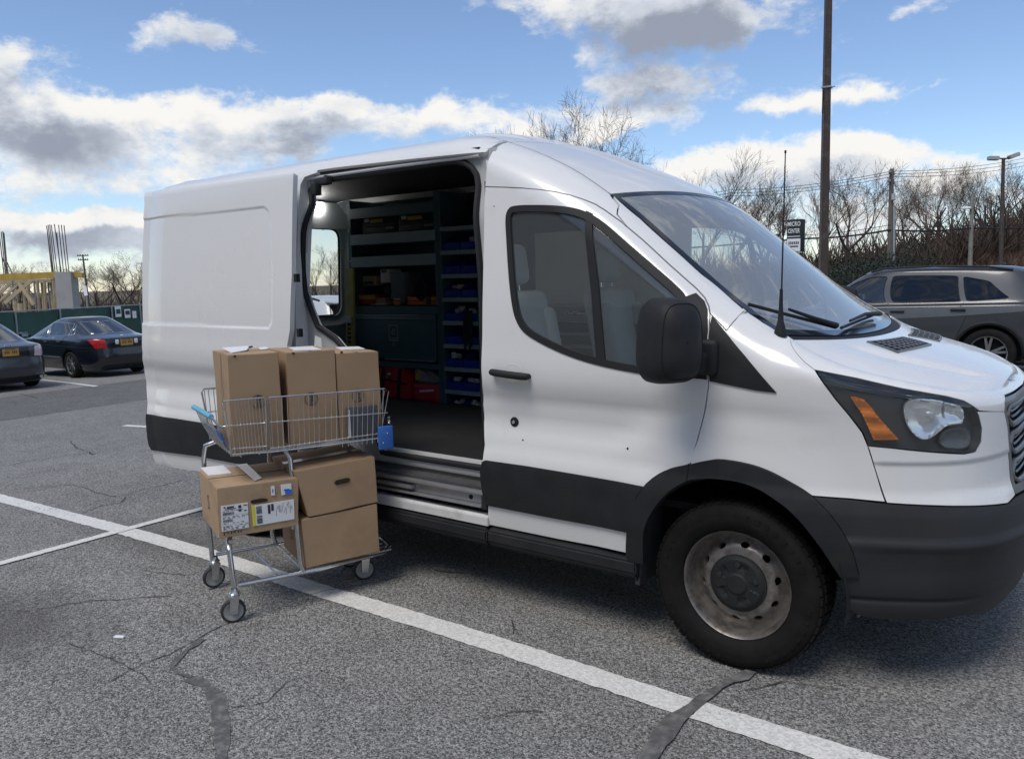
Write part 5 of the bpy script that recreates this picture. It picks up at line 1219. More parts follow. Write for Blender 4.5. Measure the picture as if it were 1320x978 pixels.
marks(t4, [Z_(345, 862)+(1.4, 3.4), Z_(385, 848)+(1.2, 2.6), Z_(425, 845)+(1.4, 2.8), Z_(462, 835)+(2.4, 2), Z_(505, 832)+(1, 3), Z_(535, 828)+(1, 3)], 0)
top_sheet(t4, 'paper_slip', 'label_white', [Z_(75, 122), Z_(335, 95), Z_(428, 182), Z_(168, 210)], .657)
top_sheet(t4, 'packing_tape', 'tape_clear', [Z_(480, 88), Z_(600, 75), Z_(772, 240), Z_(690, 272)], .655, .006)
Y_ = lambda x, y: (x/3.91+230, y/3.91+560)
decal(t5, 'hand_hole', 'hole_dark', [Y_(*p) for p in ((785, 242), (795, 230), (850, 217), (865, 222), (862, 235), (845, 243), (795, 254))], 0, .003)
def side_mark(t, s, a, b, z, size):
    mb = MB(); add_text(mb, s, loc_(t, (a-.0035, b, z)), (0, -1, 0), (0, 0, 1), size, sx=.9); mb.build('printed_mark', 'ink_brown', t)
side_mark(t4, 'S', -.050, .22, .54, .10); side_mark(t6, 'S', .338, .20, .32, .11)
# folded paper hanging at the door edge
o = part('paper_sheet', 'label_white', lambda mb: mb.hexa([on_axis(u, v, 1, y) for y in (.02,) for u, v in ((405, 447), (415, 448), (414, 436), (406, 432))]+[on_axis(u, v, 1, .024) for u, v in ((405, 447), (415, 448), (414, 436), (406, 432))]), None)
tag(o, 'white slip of paper standing up behind the middle box', 'paper')

# ================================================================== parked cars
mat('paint_black', (.006, .008, .014), .22, coat=.7, var=.05); mat('paint_slate', (.045, .05, .058), .28, metal=.3, coat=.6, var=.04); mat('paint_grey', (.055, .058, .062), .3, metal=.35, coat=.6, var=.04)
mat('paint_white', (.70, .71, .72), .3, coat=.5, var=.03); mat('paint_silver', (.36, .37, .38), .3, metal=.5, coat=.5, var=.04)
mat('tail_red', (.42, .012, .012), .2, coat=.5, var=.1); mat('tail_clear', (.62, .50, .50), .2, coat=.5, var=.1); mat('plate_yellow', (.50, .28, .055), .45, var=.05); mat('car_glass_dark', (.012, .014, .016), .04, spec=.6, var=0.)
glass('car_glass', (.42, .48, .48), 1.15, .02); glass('car_glass_tint', (.06, .065, .07), .7)
def car_surf(c, mat4):
    R = c['rings']; nR = len(R)
    def ringpt(k, u):
        z, xr, xf, hw, n = R[k]; q = np.mod(u, 4.0)
        qx = np.clip(np.where(q < .5, 1, np.where(q < 1.5, 1-2*(q-.5), np.where(q < 2.5, -1, np.where(q < 3.5, -1+2*(q-2.5), 1)))), -1, 1)
        qy = np.where(q < .5, -2*q, np.where(q < 1.5, -1, np.where(q < 2.5, -1+2*(q-1.5), np.where(q < 3.5, 1, 1-2*(q-3.5)))))
        r = (np.abs(qx)**n+np.abs(qy)**n)**(-1.0/n); xm = (xr+xf)/2; a = (xf-xr)/2
        x = xm+a*qx*r; y = hw*qy*r; zz = z(x) if callable(z) else np.full_like(x, z)
        return np.stack([x, y, zz], -1)
    def fn(u, v):
        u, v = np.broadcast_arrays(np.asarray(u, float), np.asarray(v, float)); k = np.clip(np.floor(v).astype(int), 0, nR-2); t = (v-k)[..., None]
        A = np.stack([ringpt(i, u) for i in range(nR)], 0)
        def g(i): i = np.clip(i, 0, nR-1); return np.take_along_axis(A, np.broadcast_to(i[None, ..., None], (1,)+i.shape+(3,)), 0)[0]
        p0, p1, p2, p3 = g(k-1), g(k), g(k+1), g(k+2); ten = c.get('ten', .32)
        sm = np.array(c['smooth']); m1 = (p2-p0)*ten*sm[np.clip(k, 0, nR-1)][..., None]+(p2-p1)*(1-sm[np.clip(k, 0, nR-1)])[..., None]
        k2 = np.clip(k+1, 0, nR-1); m2 = (p3-p1)*ten*sm[k2][..., None]+(p2-p1)*(1-sm[k2])[..., None]
        t2 = t*t; t3 = t2*t
        return (2*t3-3*t2+1)*p1+(t3-2*t2+t)*m1+(-2*t3+3*t2)*p2+(t3-t2)*m2
    return Surf(fn, 0, 4, 0, nR-1.001, flip=-1, mat4=mat4, nu=320, nv=110)
def car_wheel(root, x, y, r, sg, first=None, spokes=5, rim_m='alloy', twin=False):
    if first is not None:
        w = copy_tree(first, root); w.location = (x, y, r); w.rotation_euler = (0, 0, 0 if sg == first['sg'] else math.pi); return w
    w = part('wheel', 'tyre', lambda mb: mb.lathe([(r*k, h*sg) for k, h in ((.66, .07), (.70, .098), (.80, .108), (.92, .10), (.985, .08), (1, .05), (1, -.05), (.985, -.08), (.92, -.10), (.70, -.09), (.66, -.07))], (0, 0, 0), 'y', 48, close=True), root)
    w.location = (x, y, r); w['sg'] = sg; R = r*.68
    part('rim', rim_m, lambda mb: mb.lathe([(R*.90, -.05*sg), (R*.93, .05*sg), (R*.97, .085*sg), (R*1.02, .092*sg), (R*1.03, .08*sg)], (0, 0, 0), 'y', 48), w)
    part('brake_disc', 'dark_void', lambda mb: mb.lathe([(0, .0), (R*.92, .0)], (0, 0, 0), 'y', 32), w)
    def sp(mb):
        for k in range(spokes):
            for tw in ((-.11, .11) if twin else (0,)):
                an = 2*math.pi*k/spokes+.3; ca, sa = math.cos(an+tw*.55), math.sin(an+tw*.55); cb, sb_ = math.cos(an+tw*1.6), math.sin(an+tw*1.6); w0, w1 = (.02, .016) if twin else (.034, .026)
                a0 = np.array([R*.12*ca, 0, R*.12*sa]); a1 = np.array([R*.95*cb, 0, R*.95*sb_]); d = (a1-a0)/np.linalg.norm(a1-a0); pd = np.array([-d[2], 0, d[0]]); yv = np.array([0, sg, 0.])
                mb.hexa([a0-pd*w0+yv*.03, a1-pd*w1+yv*.05, a1+pd*w1+yv*.05, a0+pd*w0+yv*.03, a0-pd*w0+yv*.065, a1-pd*w1+yv*.085, a1+pd*w1+yv*.085, a0+pd*w0+yv*.065])
    o = part('spokes', rim_m, sp, w, bevel=.006); o['kind'] = 'stuff'
    part('hub_cap', rim_m, lambda mb: mb.lathe([(0, .078*sg), (R*.16, .075*sg), (R*.19, .06*sg)], (0, 0, 0), 'y', 20), w)
    return w
def make_car(c, name, label, cat, loc, rotz, group=None):
    t = thing(name, label, cat, loc, rotz, group); mat4 = Matrix.Translation(Vector(loc)) @ Matrix.Rotation(rotz, 4, 'Z'); S = car_surf(c, mat4)
    nR = len(c['rings']); holes = []; glz = []
    for (nm, pol, mode, m) in c['glass']:
        uv = S.uv(pol, mode); uv = round_corners(uv, .05, 3); glz.append((nm, uv, m)); holes.append(uv)
    aw = c['arch']; aholes = []
    for x in c['axles']:
        pol = [(x+aw*math.cos(a), c['r']+aw*math.sin(a)) for a in np.linspace(rad(-14), rad(194), 22)]
        pol = [(a, max(b, .17)) for a, b in pol]; aholes.append(S.inv(pol, 'right'))
    zb = np.array(aholes)[:, :, 1].min() if False else 0
    # the body shell, halves on each side, with the windows and arches cut out
    half = [(.0, .02), (2., .02), (2., nR-1.02), (.0, nR-1.02)]
    step = np.array([.03, .12])
    for mi in (None, 0.):
        mb = MB(); hs = [h for h in holes]+aholes
        side_h = []; 
        for h in hs:
            hh = np.clip(h, [0.002, 0.03], [1.998, nR-1.03]); side_h.append(hh)
        panel(mb, S, half, side_h, lip=.0, step=step, mirror=mi); mb.build('body', c['paint'], t)
        for (nm, uv, m) in glz:
            mb = MB(); panel(mb, S, np.clip(uv, [0.001, 0], [1.999, 99]), off=-.008, lip=0, step=step, mirror=mi); g = mb.build(nm, m, t)
            mb = MB(); seam_tube(mb, S, np.clip(uv, [0.001, 0], [1.999, 99]), .007, -.004, 5, st=.06, mirror=mi, closed=True); mb.build('window_trim', c.get('trim', 'rubber'), g)
        for (nm, pol, mode, m, off) in c['patches']:
            fl = lambda p, mo: [(-abs(q[0]), q[1]) if (mo in ('front', 'rear') and q[0] != 'uv') else q for q in p]
            uv = S.uv(fl(pol, mode), mode) if not isinstance(mode, list) else np.concatenate([S.uv(fl(p, mo), mo) for p, mo in zip(pol, mode)])
            uv = np.clip(uv, [0.001, 0], [1.999, 99]); mb = MB(); panel(mb, S, uv, off=off, lip=.006, step=step, mirror=mi); mb.build(nm, m, t)
        for (nm, line, mode, r, m) in c['lines']:
            mb = MB(); seam_tube(mb, S, S.uv(line, mode), r, r*.15, 5, st=.05, mirror=mi); mb.build(nm, m, t)
        sg = -1 if mi is None else 1
        for x in c['axles']:
            mb = MB(); n = 20; vs = []
            for i in range(n+1):
                an = rad(-14+208*i/n)
                for q, y in ((aw+.012, c['hw']-.03), (aw+.012, c['hw']-.30), (.02, c['hw']-.30)): vs.append((x+q*math.cos(an), sg*y, max(.16, c['r']+q*math.sin(an))))
            mb.add(vs, [(i*3+j, i*3+j+1, i*3+j+4, i*3+j+3) for i in range(n) for j in range(2)], smooth=True); mb.build('wheel_well', 'trim_dark', t)
            if c.get('flare'):
                mb = MB(); pol = S.inv([(x+(aw+.03)*math.cos(a), c['r']+(aw+.03)*math.sin(a)) for a in np.linspace(rad(-8), rad(188), 24)], 'right'); seam_tube(mb, S, pol, .028, -.008, 8, st=.06, mirror=mi); mb.build('arch_trim', c['flare'], t)
    w0 = None
    for x in c['axles']:
        for sg in (-1, 1):
            w = car_wheel(t, x, sg*(c['hw']-.13), c['r'], sg, w0, c.get('spokes', 5), twin=c.get('twin', False)); w0 = w0 or w
    L0, L1 = c['rings'][1][1], c['rings'][1][2]
    part('interior', 'trim_dark', lambda mb: mb.box(((L0+L1)/2, 0, .36), (L1-L0-.4, c['hw']*2-.70, .36)), t)
    for x in c['seats']:
        for y in (-.36, .36): part('seat', 'dash', lambda mb: (mb.box((x, y, .80), (.16, .46, .55), bev=.05, ry=rad(-14)), mb.box((x-.09, y, 1.14), (.09, .24, .17), bev=.035)), t)
    for fn_ in c.get('extra', []): fn_(t, S)
    return t, S
def door_mirror(x, z, w, m):
    def f(t, S):
        for sg in (-1, 1):
            o = part('door_mirror', m, lambda mb: mb.box((x, sg*(w+.10), z), (.13, .20, .13), bev=.04), t); part('mirror_glass', 'chrome', lambda mb: mb.box((x-.067, sg*(w+.10), z), (.004, .15, .09)), o)
            part('mirror_foot', 'black_plastic', lambda mb: mb.box((x+.02, sg*(w-.02), z-.04), (.08, .10, .04), bev=.01), o)
    return f
def handles(lst, m, surf_y):
    def f(t, S):
        for x, z in lst:
            for sg in (-1, 1): part('door_handle', m, lambda mb: mb.box((x, sg*(surf_y+.012), z), (.20, .03, .032), bev=.012), t)
    return f
def rear_plate(x, z, y=0., w=.31, m='plate_yellow'):
    def f(t, S):
        uv = S.inv([(y, z)], 'rear')[0]; p = S.P(*uv)
        o = part('number_plate', m, lambda mb: mb.box((p[0]-.012, y, z), (.008, w, .155)), t)
        def chars(mb):
            for i in range(7):
                if i == 3: continue
                yy = .105-i*.035; mb.box((p[0]-.0175, yy, z), (.002, .018, .055)); mb.box((p[0]-.0186, yy, z+.008*(i % 3-1)), (.002, .007, .018))
        q = part('plate_characters', 'ink', chars, o); q['kind'] = 'stuff'
        part('plate_band', 'ink', lambda mb: mb.box((p[0]-.0175, 0, z+.062), (.002, .20, .014)), o)
    return f
zs_sedan = pchip([-2.45, -1.9, -1.0, 0, 1.0, 1.7, 2.4], [.955, .955, .945, .925, .895, .83, .66]); zd_sedan = pchip([-2.45, -1.9, -1.5, 0, 1.0, 1.35, 1.8, 2.3], [1.02, 1.045, 1.03, .985, .965, .955, .88, .74])
def sedan(paint, glass_m='car_glass', lights='tail_red', trim='chrome', accents=True, spokes=7):
    c = dict(paint=paint, hw=.905, r=.325, arch=.375, axles=(1.42, -1.32), seats=(.05, -.85), trim=trim, spokes=spokes, smooth=[1, 1, 1, 1, .8, .5, .4, 1, 1], ten=.4,
      rings=[(.19, -2.22, 2.22, .80, 6), (.32, -2.36, 2.36, .875, 5), (.50, -2.41, 2.41, .905, 4.6), (.72, -2.39, 2.37, .905, 4.4), (zs_sedan, -2.36, 2.26, .87, 4.4), (zd_sedan, -1.92, 1.42, .765, 3.8), (lambda x: 1.36-.02*np.abs(x+.35)**2, -1.02, .22, .56, 3.6), (1.435, -.80, -.05, .42, 3), (1.45, -.42, -.40, .02, 3)])
    c['glass'] = [('front_side_window', [(.92, 1.005), (.0, 1.0), (.02, 1.315), (.22, 1.31)], 'right', glass_m), ('rear_side_window', [(-.06, 1.0), (-.92, 1.02), (-.98, 1.30), (-.60, 1.325), (-.04, 1.325)], 'right', glass_m),
      ('quarter_window', [(-.99, 1.025), (-1.28, 1.045), (-1.10, 1.24), (-1.04, 1.29)], 'right', glass_m)]
    b0, b1 = 5.10, 5.93
    c['glass'] += [('rear_window', [('uv', 2., b0), ('uv', 1.62, b0), ('uv', 1.60, b1), ('uv', 2., b1)], 'rear', glass_m), ('windscreen', [('uv', 0., b0), ('uv', .40, b0), ('uv', .42, b1), ('uv', 0., b1)], 'front', glass_m)]
    lamp = [(-.50, .93), (-.66, .945), (-.80, .90), (-.82, .74), (-.50, .74)]
    c['patches'] = [('tail_light', [[(-.50, .94), (-.68, .955)], [(-2.02, .935), (-2.16, .82), (-2.20, .76)], [(-.68, .73), (-.46, .75)]], ['rear', 'right', 'rear'], lights, .006),
      ('number_plate_recess', [(-.003, .96), (-.36, .95), (-.36, .76), (-.003, .76)], 'rear', 'black_gloss', .001), ('rear_diffuser', [(-.003, .33), (-.55, .33), (-.60, .24), (-.003, .24)], 'rear', 'black_plastic', .003),
      ('headlight', [[(.45, .66), (.70, .70)], [(1.92, .74), (2.1, .62)], [(.62, .58), (.42, .60)]], ['front', 'right', 'front'], 'grille_plastic', .004), ('grille', [(.003, .66), (.34, .64), (.32, .52), (.003, .52)], 'front', 'black_gloss', .004)]
    c['lines'] = [('boot_seam', [(0, .715), (-.52, .715), (-.56, .74)], 'rear', .005, 'dark_void'), ('door_seam', [(-.03, .99), (-.03, .30)], 'right', .004, 'dark_void'), ('door_seam', [(.98, .96), (1.0, .60), (.96, .32)], 'right', .004, 'dark_void'), ('door_seam', [(-1.0, 1.01), (-.96, .70)], 'right', .004, 'dark_void'),
      ('bumper_seam', [(-1.70, .66), (-2.15, .70)], 'right', .004, 'dark_void'), ('boot_seam', [(-.50, .96), (-.50, .75)], 'rear', .004, 'dark_void')]
    c['extra'] = [door_mirror(.78, 1.02, .90, paint), handles([(-.16, .86), (-.86, .88)], paint, .885), rear_plate(-2.4, .855)]
    return c
rx = lambda px: on_ground(*px)
# the dark sedan: its rear left wheel stands at this point of the lot
W1 = rx((96, 487)); 
def place_sedan(Pw):   # heading -x: local +x is world -x; the side in view is the car's left (+y local)
    return (Pw[0]-1.32-.0, Pw[1]+.905-.10, float(ground_z(Pw[0])))
c = sedan('paint_black')
def acc(t, S):
    part('badge', 'chrome', lambda mb: mb.box((float(S.P(*S.inv([(0., 1.0)], 'rear')[0])[0])-.012, 0, 1.0), (.012, .07, .055), bev=.006), t)
    for sg in (-1, 1):
        part('reversing_light', 'label_white', lambda mb: mb.box((float(S.P(*S.inv([(0.23, .86)], 'rear')[0])[0])-.010, sg*.235, .87), (.02, .08, .11), bev=.015), t)
        part('side_moulding', 'chrome', lambda mb: mb.box((.1, sg*.912, .50), (2.0, .012, .022), bev=.004), t)
    part('exhaust_tip', 'chrome', lambda mb: mb.cyl((-2.40, -.55, .27), (-2.2, -.55, .27), .035, 14), t)
c['extra'].append(acc)
loc = place_sedan(W1); SED, SEDS = make_car(c, 'sedan', 'black sedan with red tail lights and a yellow number plate parked by the green fence', 'car', loc, math.pi, 'cars parked in the lot')
W2 = rx((40, 496.5)); c = sedan('paint_slate', lights='tail_clear', spokes=5)
def mz(t, S):
    X = float(S.P(*S.inv([(0., .98)], 'rear')[0])[0])-.012
    part('badge', 'chrome', lambda mb: (mb.tube([(X, .065*math.cos(a), .975+.045*math.sin(a)) for a in np.linspace(0, 6.283, 24, endpoint=False)], .007, 6, closed=True), mb.tube([(X, .06, .985), (X, .02, .985), (X, 0, .955), (X, -.02, .985), (X, -.06, .985)], .006, 6)), t)
    for y in (-.62, -.54): part('exhaust_tip', 'chrome', lambda mb: mb.cyl((-2.43, y, .30), (-2.2, y, .30), .033, 14), t)
c['extra'].append(mz)
loc = (W2[0]-1.25, W2[1]-.80, float(ground_z(W2[0]))); make_car(c, 'sedan', 'slate grey sedan cut off by the left edge with pale clear tail lights', 'car', loc, math.pi, 'cars parked in the lot')

# ------------------------------------------------------------------ sport utility vehicle
zs_suv = pchip([-2.35, -1.6, 0, .9, 1.5, 2.3], [1.07, 1.06, 1.03, 1.01, .96, .78]); zd_suv = pchip([-2.35, -1.9, 0, .95, 1.4, 2.2], [1.13, 1.12, 1.08, 1.06, 1.00, .86])
def suv(paint, glass_m='car_glass_tint', flare='black_plastic'):
    c = dict(paint=paint, hw=.945, r=.365, arch=.42, axles=(1.43, -1.38), seats=(.25, -.70), trim='rubber', spokes=5, twin=True, flare=flare, smooth=[1, 1, 1, 1, .8, .5, .4, 1, 1], ten=.4,
      rings=[(.24, -2.14, 2.14, .84, 6), (.38, -2.26, 2.26, .925, 5.2), (.60, -2.31, 2.31, .945, 4.8), (.82, -2.30, 2.28, .945, 4.8), (zs_suv, -2.28, 2.20, .925, 4.6), (zd_suv, -2.20, 1.32, .84, 4.4), (lambda x: 1.575-.016*np.abs(x+.3)**2-.012*np.clip(-x-1, 0, 2)**2, -1.92, .42, .66, 4.4), (1.63, -1.55, .12, .50, 3.6), (1.645, -.62, -.60, .02, 3)])
    c['glass'] = [('front_side_window', [(.93, 1.10), (.02, 1.10), (.04, 1.505), (.30, 1.495), (.56, 1.395)], 'right', 'car_glass'), ('rear_side_window', [(-.08, 1.10), (-1.00, 1.115), (-.93, 1.495), (-.04, 1.51)], 'right', glass_m),
      ('quarter_window', [(-1.08, 1.12), (-1.62, 1.16), (-1.34, 1.41), (-1.00, 1.485)], 'right', glass_m),
      ('rear_window', [('uv', 2., 5.12), ('uv', 1.60, 5.12), ('uv', 1.58, 5.90), ('uv', 2., 5.90)], 'rear', glass_m), ('windscreen', [('uv', 0., 5.08), ('uv', .40, 5.08), ('uv', .42, 5.93), ('uv', 0., 5.93)], 'front', 'car_glass')]
    c['patches'] = [('tail_light', [[(-.45, 1.05), (-.70, 1.07)], [(-2.05, 1.05), (-2.16, .93)], [(-.68, .90), (-.45, .92)]], ['rear', 'right', 'rear'], 'tail_red', .006), ('headlight', [[(.50, .80), (.74, .84)], [(1.95, .86), (2.08, .74)], [(.70, .68), (.48, .70)]], ['front', 'right', 'front'], 'grille_plastic', .004),
      ('grille', [(.003, .82), (.40, .80), (.32, .46), (.003, .46)], 'front', 'black_gloss', .004)]
    c['lines'] = [('door_seam', [(-.02, 1.09), (-.04, .60), (-.02, .36)], 'right', .004, 'dark_void'), ('door_seam', [(-1.04, 1.11), (-1.10, .95), (-.98, .62)], 'right', .004, 'dark_void'), ('door_seam', [(1.0, 1.06), (1.02, .70), (.98, .40)], 'right', .004, 'dark_void'), ('sill_line', [(1.0, .40), (-.95, .40)], 'right', .012, 'black_plastic')]
    def ex(t, S):
        for sg in (-1, 1):
            part('roof_rail', 'black_plastic', lambda mb: mb.tube([(.30, sg*.60, 1.575), (.10, sg*.61, 1.625), (-.6, sg*.615, 1.645), (-1.3, sg*.61, 1.62), (-1.62, sg*.60, 1.57)], .016, 8), t)
        part('roof_spoiler', paint, lambda mb: mb.prism([(-1.75, 1.575), (-2.10, 1.545), (-2.12, 1.515), (-1.8, 1.52)], lambda a, b, d: (a, d, b), -.58, .58), t, bevel=.012)
        part('aerial_fin', 'black_plastic', lambda mb: mb.prism([(-1.35, 1.62), (-1.56, 1.60), (-1.52, 1.66)], lambda a, b, d: (a, d, b), -.02, .02), t, bevel=.006)
    c['extra'] = [door_mirror(.85, 1.13, .93, paint), handles([(-.16, .97), (-.98, 1.0)], 'black_plastic' if flare else paint, .935), rear_plate(-2.3, .88), ex]
    return c
SUVY = 10.45
make_car(suv('paint_grey'), 'sport_utility_vehicle', 'grey sport utility vehicle with black roof rails parked beyond the bonnet of the van', 'car', (-1.60, SUVY+.945, 0.), math.pi, 'cars parked in the lot')
pw = at_depth(424, 372, 15.5)
make_car(suv('paint_white', flare=None), 'sport_utility_vehicle', 'white sport utility vehicle seen through the rear door window of the van', 'car', (pw[0]-.9, pw[1]+.2, float(ground_z(pw[0]))), rad(168), 'cars parked in the lot')
ps = at_depth(1325, 342, 15.0); 
make_car(sedan('paint_silver', spokes=5), 'sedan', 'silver car mostly hidden behind the grey sport utility vehicle at the right edge', 'car', (ps[0]-.2, ps[1]+.6, .14), math.pi, 'cars parked in the lot')

# ================================================================== ground, lot and markings
def structure(o): o['kind'] = 'structure'; return o
def mat_asphalt(name, base=(.31, .305, .289), dark=(.235, .231, .219), scale=1.0, stain=True):
    m, nt, b = new_mat(name); N = nt.nodes.new; L = nt.links.new; tc = N('ShaderNodeTexCoord')
    def noise(s, d, r=.6, off=(0, 0, 0)):
        mp = N('ShaderNodeMapping'); mp.inputs['Location'].default_value = off; L(tc.outputs['Object'], mp.inputs[0])
        n = N('ShaderNodeTexNoise'); n.inputs['Scale'].default_value = s; n.inputs['Detail'].default_value = d; n.inputs['Roughness'].default_value = r; L(mp.outputs[0], n.inputs['Vector']); return n.outputs['Fac']
    def rng(x, a, b_, c=0., d=1.):
        q = N('ShaderNodeMapRange'); q.inputs[1].default_value = a; q.inputs[2].default_value = b_; q.inputs[3].default_value = c; q.inputs[4].default_value = d; L(x, q.inputs[0]); return q.outputs[0]
    def mix(f, a, c, mode='MIX'):
        q = N('ShaderNodeMixRGB'); q.blend_type = mode
        if isinstance(f, float): q.inputs[0].default_value = f
        else: L(f, q.inputs[0])
        for i, x in ((1, a), (2, c)):
            if isinstance(x, tuple): q.inputs[i].default_value = (*x, 1)
            else: L(x, q.inputs[i])
        return q.outputs[0]
    vo = N('ShaderNodeTexVoronoi'); vo.inputs['Scale'].default_value = 165*scale; vo.inputs['Randomness'].default_value = 1; L(tc.outputs['Object'], vo.inputs['Vector'])
    sepc = N('ShaderNodeSeparateColor'); L(vo.outputs['Color'], sepc.inputs[0])
    stone = rng(sepc.outputs[0], .0, 1., .34, 1.78); bright = rng(sepc.outputs[1], .94, .98, 0., .75)
    big = noise(.45, 6, .6); mid = noise(3.2, 6, .65, (5, 2, 0)); fine = noise(60, 3, .6)
    col = mix(rng(big, .35, .68), base, dark if stain else base); col = mix(rng(mid, .42, .72, 0, .7), col, tuple(.62*x for x in base))
    hs = N('ShaderNodeHueSaturation'); L(col, hs.inputs['Color']); L(stone, hs.inputs['Value']); col = hs.outputs[0]
    col = mix(bright, col, (.50, .49, .47)); binder = rng(vo.outputs['Distance'], .004*95/95, .55, 1., 0.)
    gap = rng(fine, .36, .58, .52, 1.06); hs2 = N('ShaderNodeHueSaturation'); L(col, hs2.inputs['Color']); L(gap, hs2.inputs['Value']); col = hs2.outputs[0]
    if stain:
        # old oil stains, in the bays where cars stand
        geo = tc.outputs['Object']
        for (sx_, sy_, rx_, ry_, k) in STAINS:
            mp = N('ShaderNodeMapping'); mp.inputs['Location'].default_value = (-sx_/rx_, -sy_/ry_, 0); mp.inputs['Scale'].default_value = (1/rx_, 1/ry_, 0); L(geo, mp.inputs[0])
            ln = N('ShaderNodeVectorMath'); ln.operation = 'LENGTH'; L(mp.outputs[0], ln.inputs[0]); nn = N('ShaderNodeMath'); nn.operation = 'ADD'; L(ln.outputs['Value'], nn.inputs[0])
            L(rng(mid, .3, .7, -.45, .45), nn.inputs[1]); f = rng(nn.outputs[0], .25, 1.1, k, 0.); col = mix(f, col, (.050, .044, .040))
    L(col, b.inputs['Base Color']); b.inputs['Roughness'].default_value = .85; b.inputs['Specular IOR Level'].default_value = .3
    ad = N('ShaderNodeMath'); ad.operation = 'MULTIPLY_ADD'; L(vo.outputs['Distance'], ad.inputs[0]); ad.inputs[1].default_value = -1.; L(fine, ad.inputs[2])
    bp = N('ShaderNodeBump'); bp.inputs['Strength'].default_value = .8; bp.inputs['Distance'].default_value = .007; L(ad.outputs[0], bp.inputs['Height']); L(bp.outputs[0], b.inputs['Normal'])
    return m
_s = on_ground(15, 800); _s2 = on_ground(230, 700); _s3 = on_ground(560, 700)
STAINS = [(_s[0], _s[1], .75, .40, .55), (_s2[0], _s2[1], 1.1, .30, .45), (_s3[0], _s3[1], 1.2, .5, .30)]
mat_asphalt('asphalt'); mat_asphalt('asphalt_dark', (.17, .167, .16), (.15, .148, .142), stain=False)
mat('crack_seal', (.105, .103, .10), .7, col2=(.19, .187, .178), c2scale=16, c2lo=.5, c2hi=.62, var=.3, vscale=45, bump=.1, bscale=120); mat('crack_dark', (.05, .05, .05), .9)
def ground_ribbon(pts, w, lift, seed=0, wob=.0, st=.05, wvar=0., kink=0.):
    """a sheet lying on the lot along a polyline; pts world (x,y)"""
    P_ = [np.array(p[:2], float) for p in pts]; out = []
    for a, b in zip(P_[:-1], P_[1:]):
        k = max(1, int(np.linalg.norm(b-a)/st)); out += [a+(b-a)*i/k for i in range(k)]
    out.append(P_[-1]); out = np.array(out); rs = np.random.RandomState(seed)
    t = np.gradient(out, axis=0); t /= np.linalg.norm(t, axis=1, keepdims=True)+1e-12; n = np.stack([-t[:, 1], t[:, 0]], 1)
    ww = np.full(len(out), w/2)
    if wvar: sm = np.convolve(rs.randn(len(out)+8), np.ones(5)/5, 'same')[4:-4]; ww = ww*(1+wvar*sm); ww = np.maximum(ww, w*.1)
    off = np.zeros(len(out))
    if kink: off = np.cumsum(rs.randn(len(out)))*kink; off -= np.linspace(off[0], off[-1], len(out))
    l = out+n*(off+ww+wob*rs.randn(len(out)))[:, None]; r = out+n*(off-ww+wob*rs.randn(len(out)))[:, None]; vs = []; m = len(out)
    for q in (l, r): vs += [(x, y, float(ground_z(x, y))+lift) for x, y in q]
    return vs, [(i, m+i, m+i+1, i+1) for i in range(m-1)]
# lot surface
xs = np.unique(np.r_[np.linspace(-70, -12, 60), np.linspace(-12, -1, 90), np.linspace(-1, 70, 20)]); ys = np.array([-40., -10, -4, 0, 5, 12, 20, 30, 36.])
def sheet(xs, ys, zf, name, m):
    vs = [(x, y, zf(x, y)) for x in xs for y in ys]; n = len(ys); mb = MB(); mb.add(vs, [(i*n+j, (i+1)*n+j, (i+1)*n+j+1, i*n+j+1) for i in range(len(xs)-1) for j in range(n-1)], smooth=True); return structure(mb.build(name, m))
sheet(xs, ys, lambda x, y: float(ground_z(x, y)), 'parking_lot', 'asphalt')
# terrain to the horizon with the low hill beyond the road
def hill_h(x, y):
    h = 6.5*sst(y, 42, 84)*sst(x, -30, 18)+1.8*sst(y, 48, 62)*sst(x, -6, 22)
    return h+.5*math.sin(x*.13+1)*math.sin(y*.11)*sst(y, 45, 70)
def terr(x, y): return float(ground_z(max(x, -60), y))-.06+float(hill_h(x, y))
gx = np.unique(np.r_[np.linspace(-900, -120, 14), np.linspace(-120, 140, 66), np.linspace(140, 900, 14)]); gy = np.unique(np.r_[np.linspace(-500, -40, 8), np.linspace(-40, 160, 60), np.linspace(160, 1200, 14)])
mat('dry_grass', (.16, .125, .075), .95, var=.3, vscale=.35, bump=.6, bscale=3, col2=(.085, .06, .038), c2scale=.22, c2lo=.42, c2hi=.62)
sheet(gx, gy, terr, 'terrain', 'dry_grass')
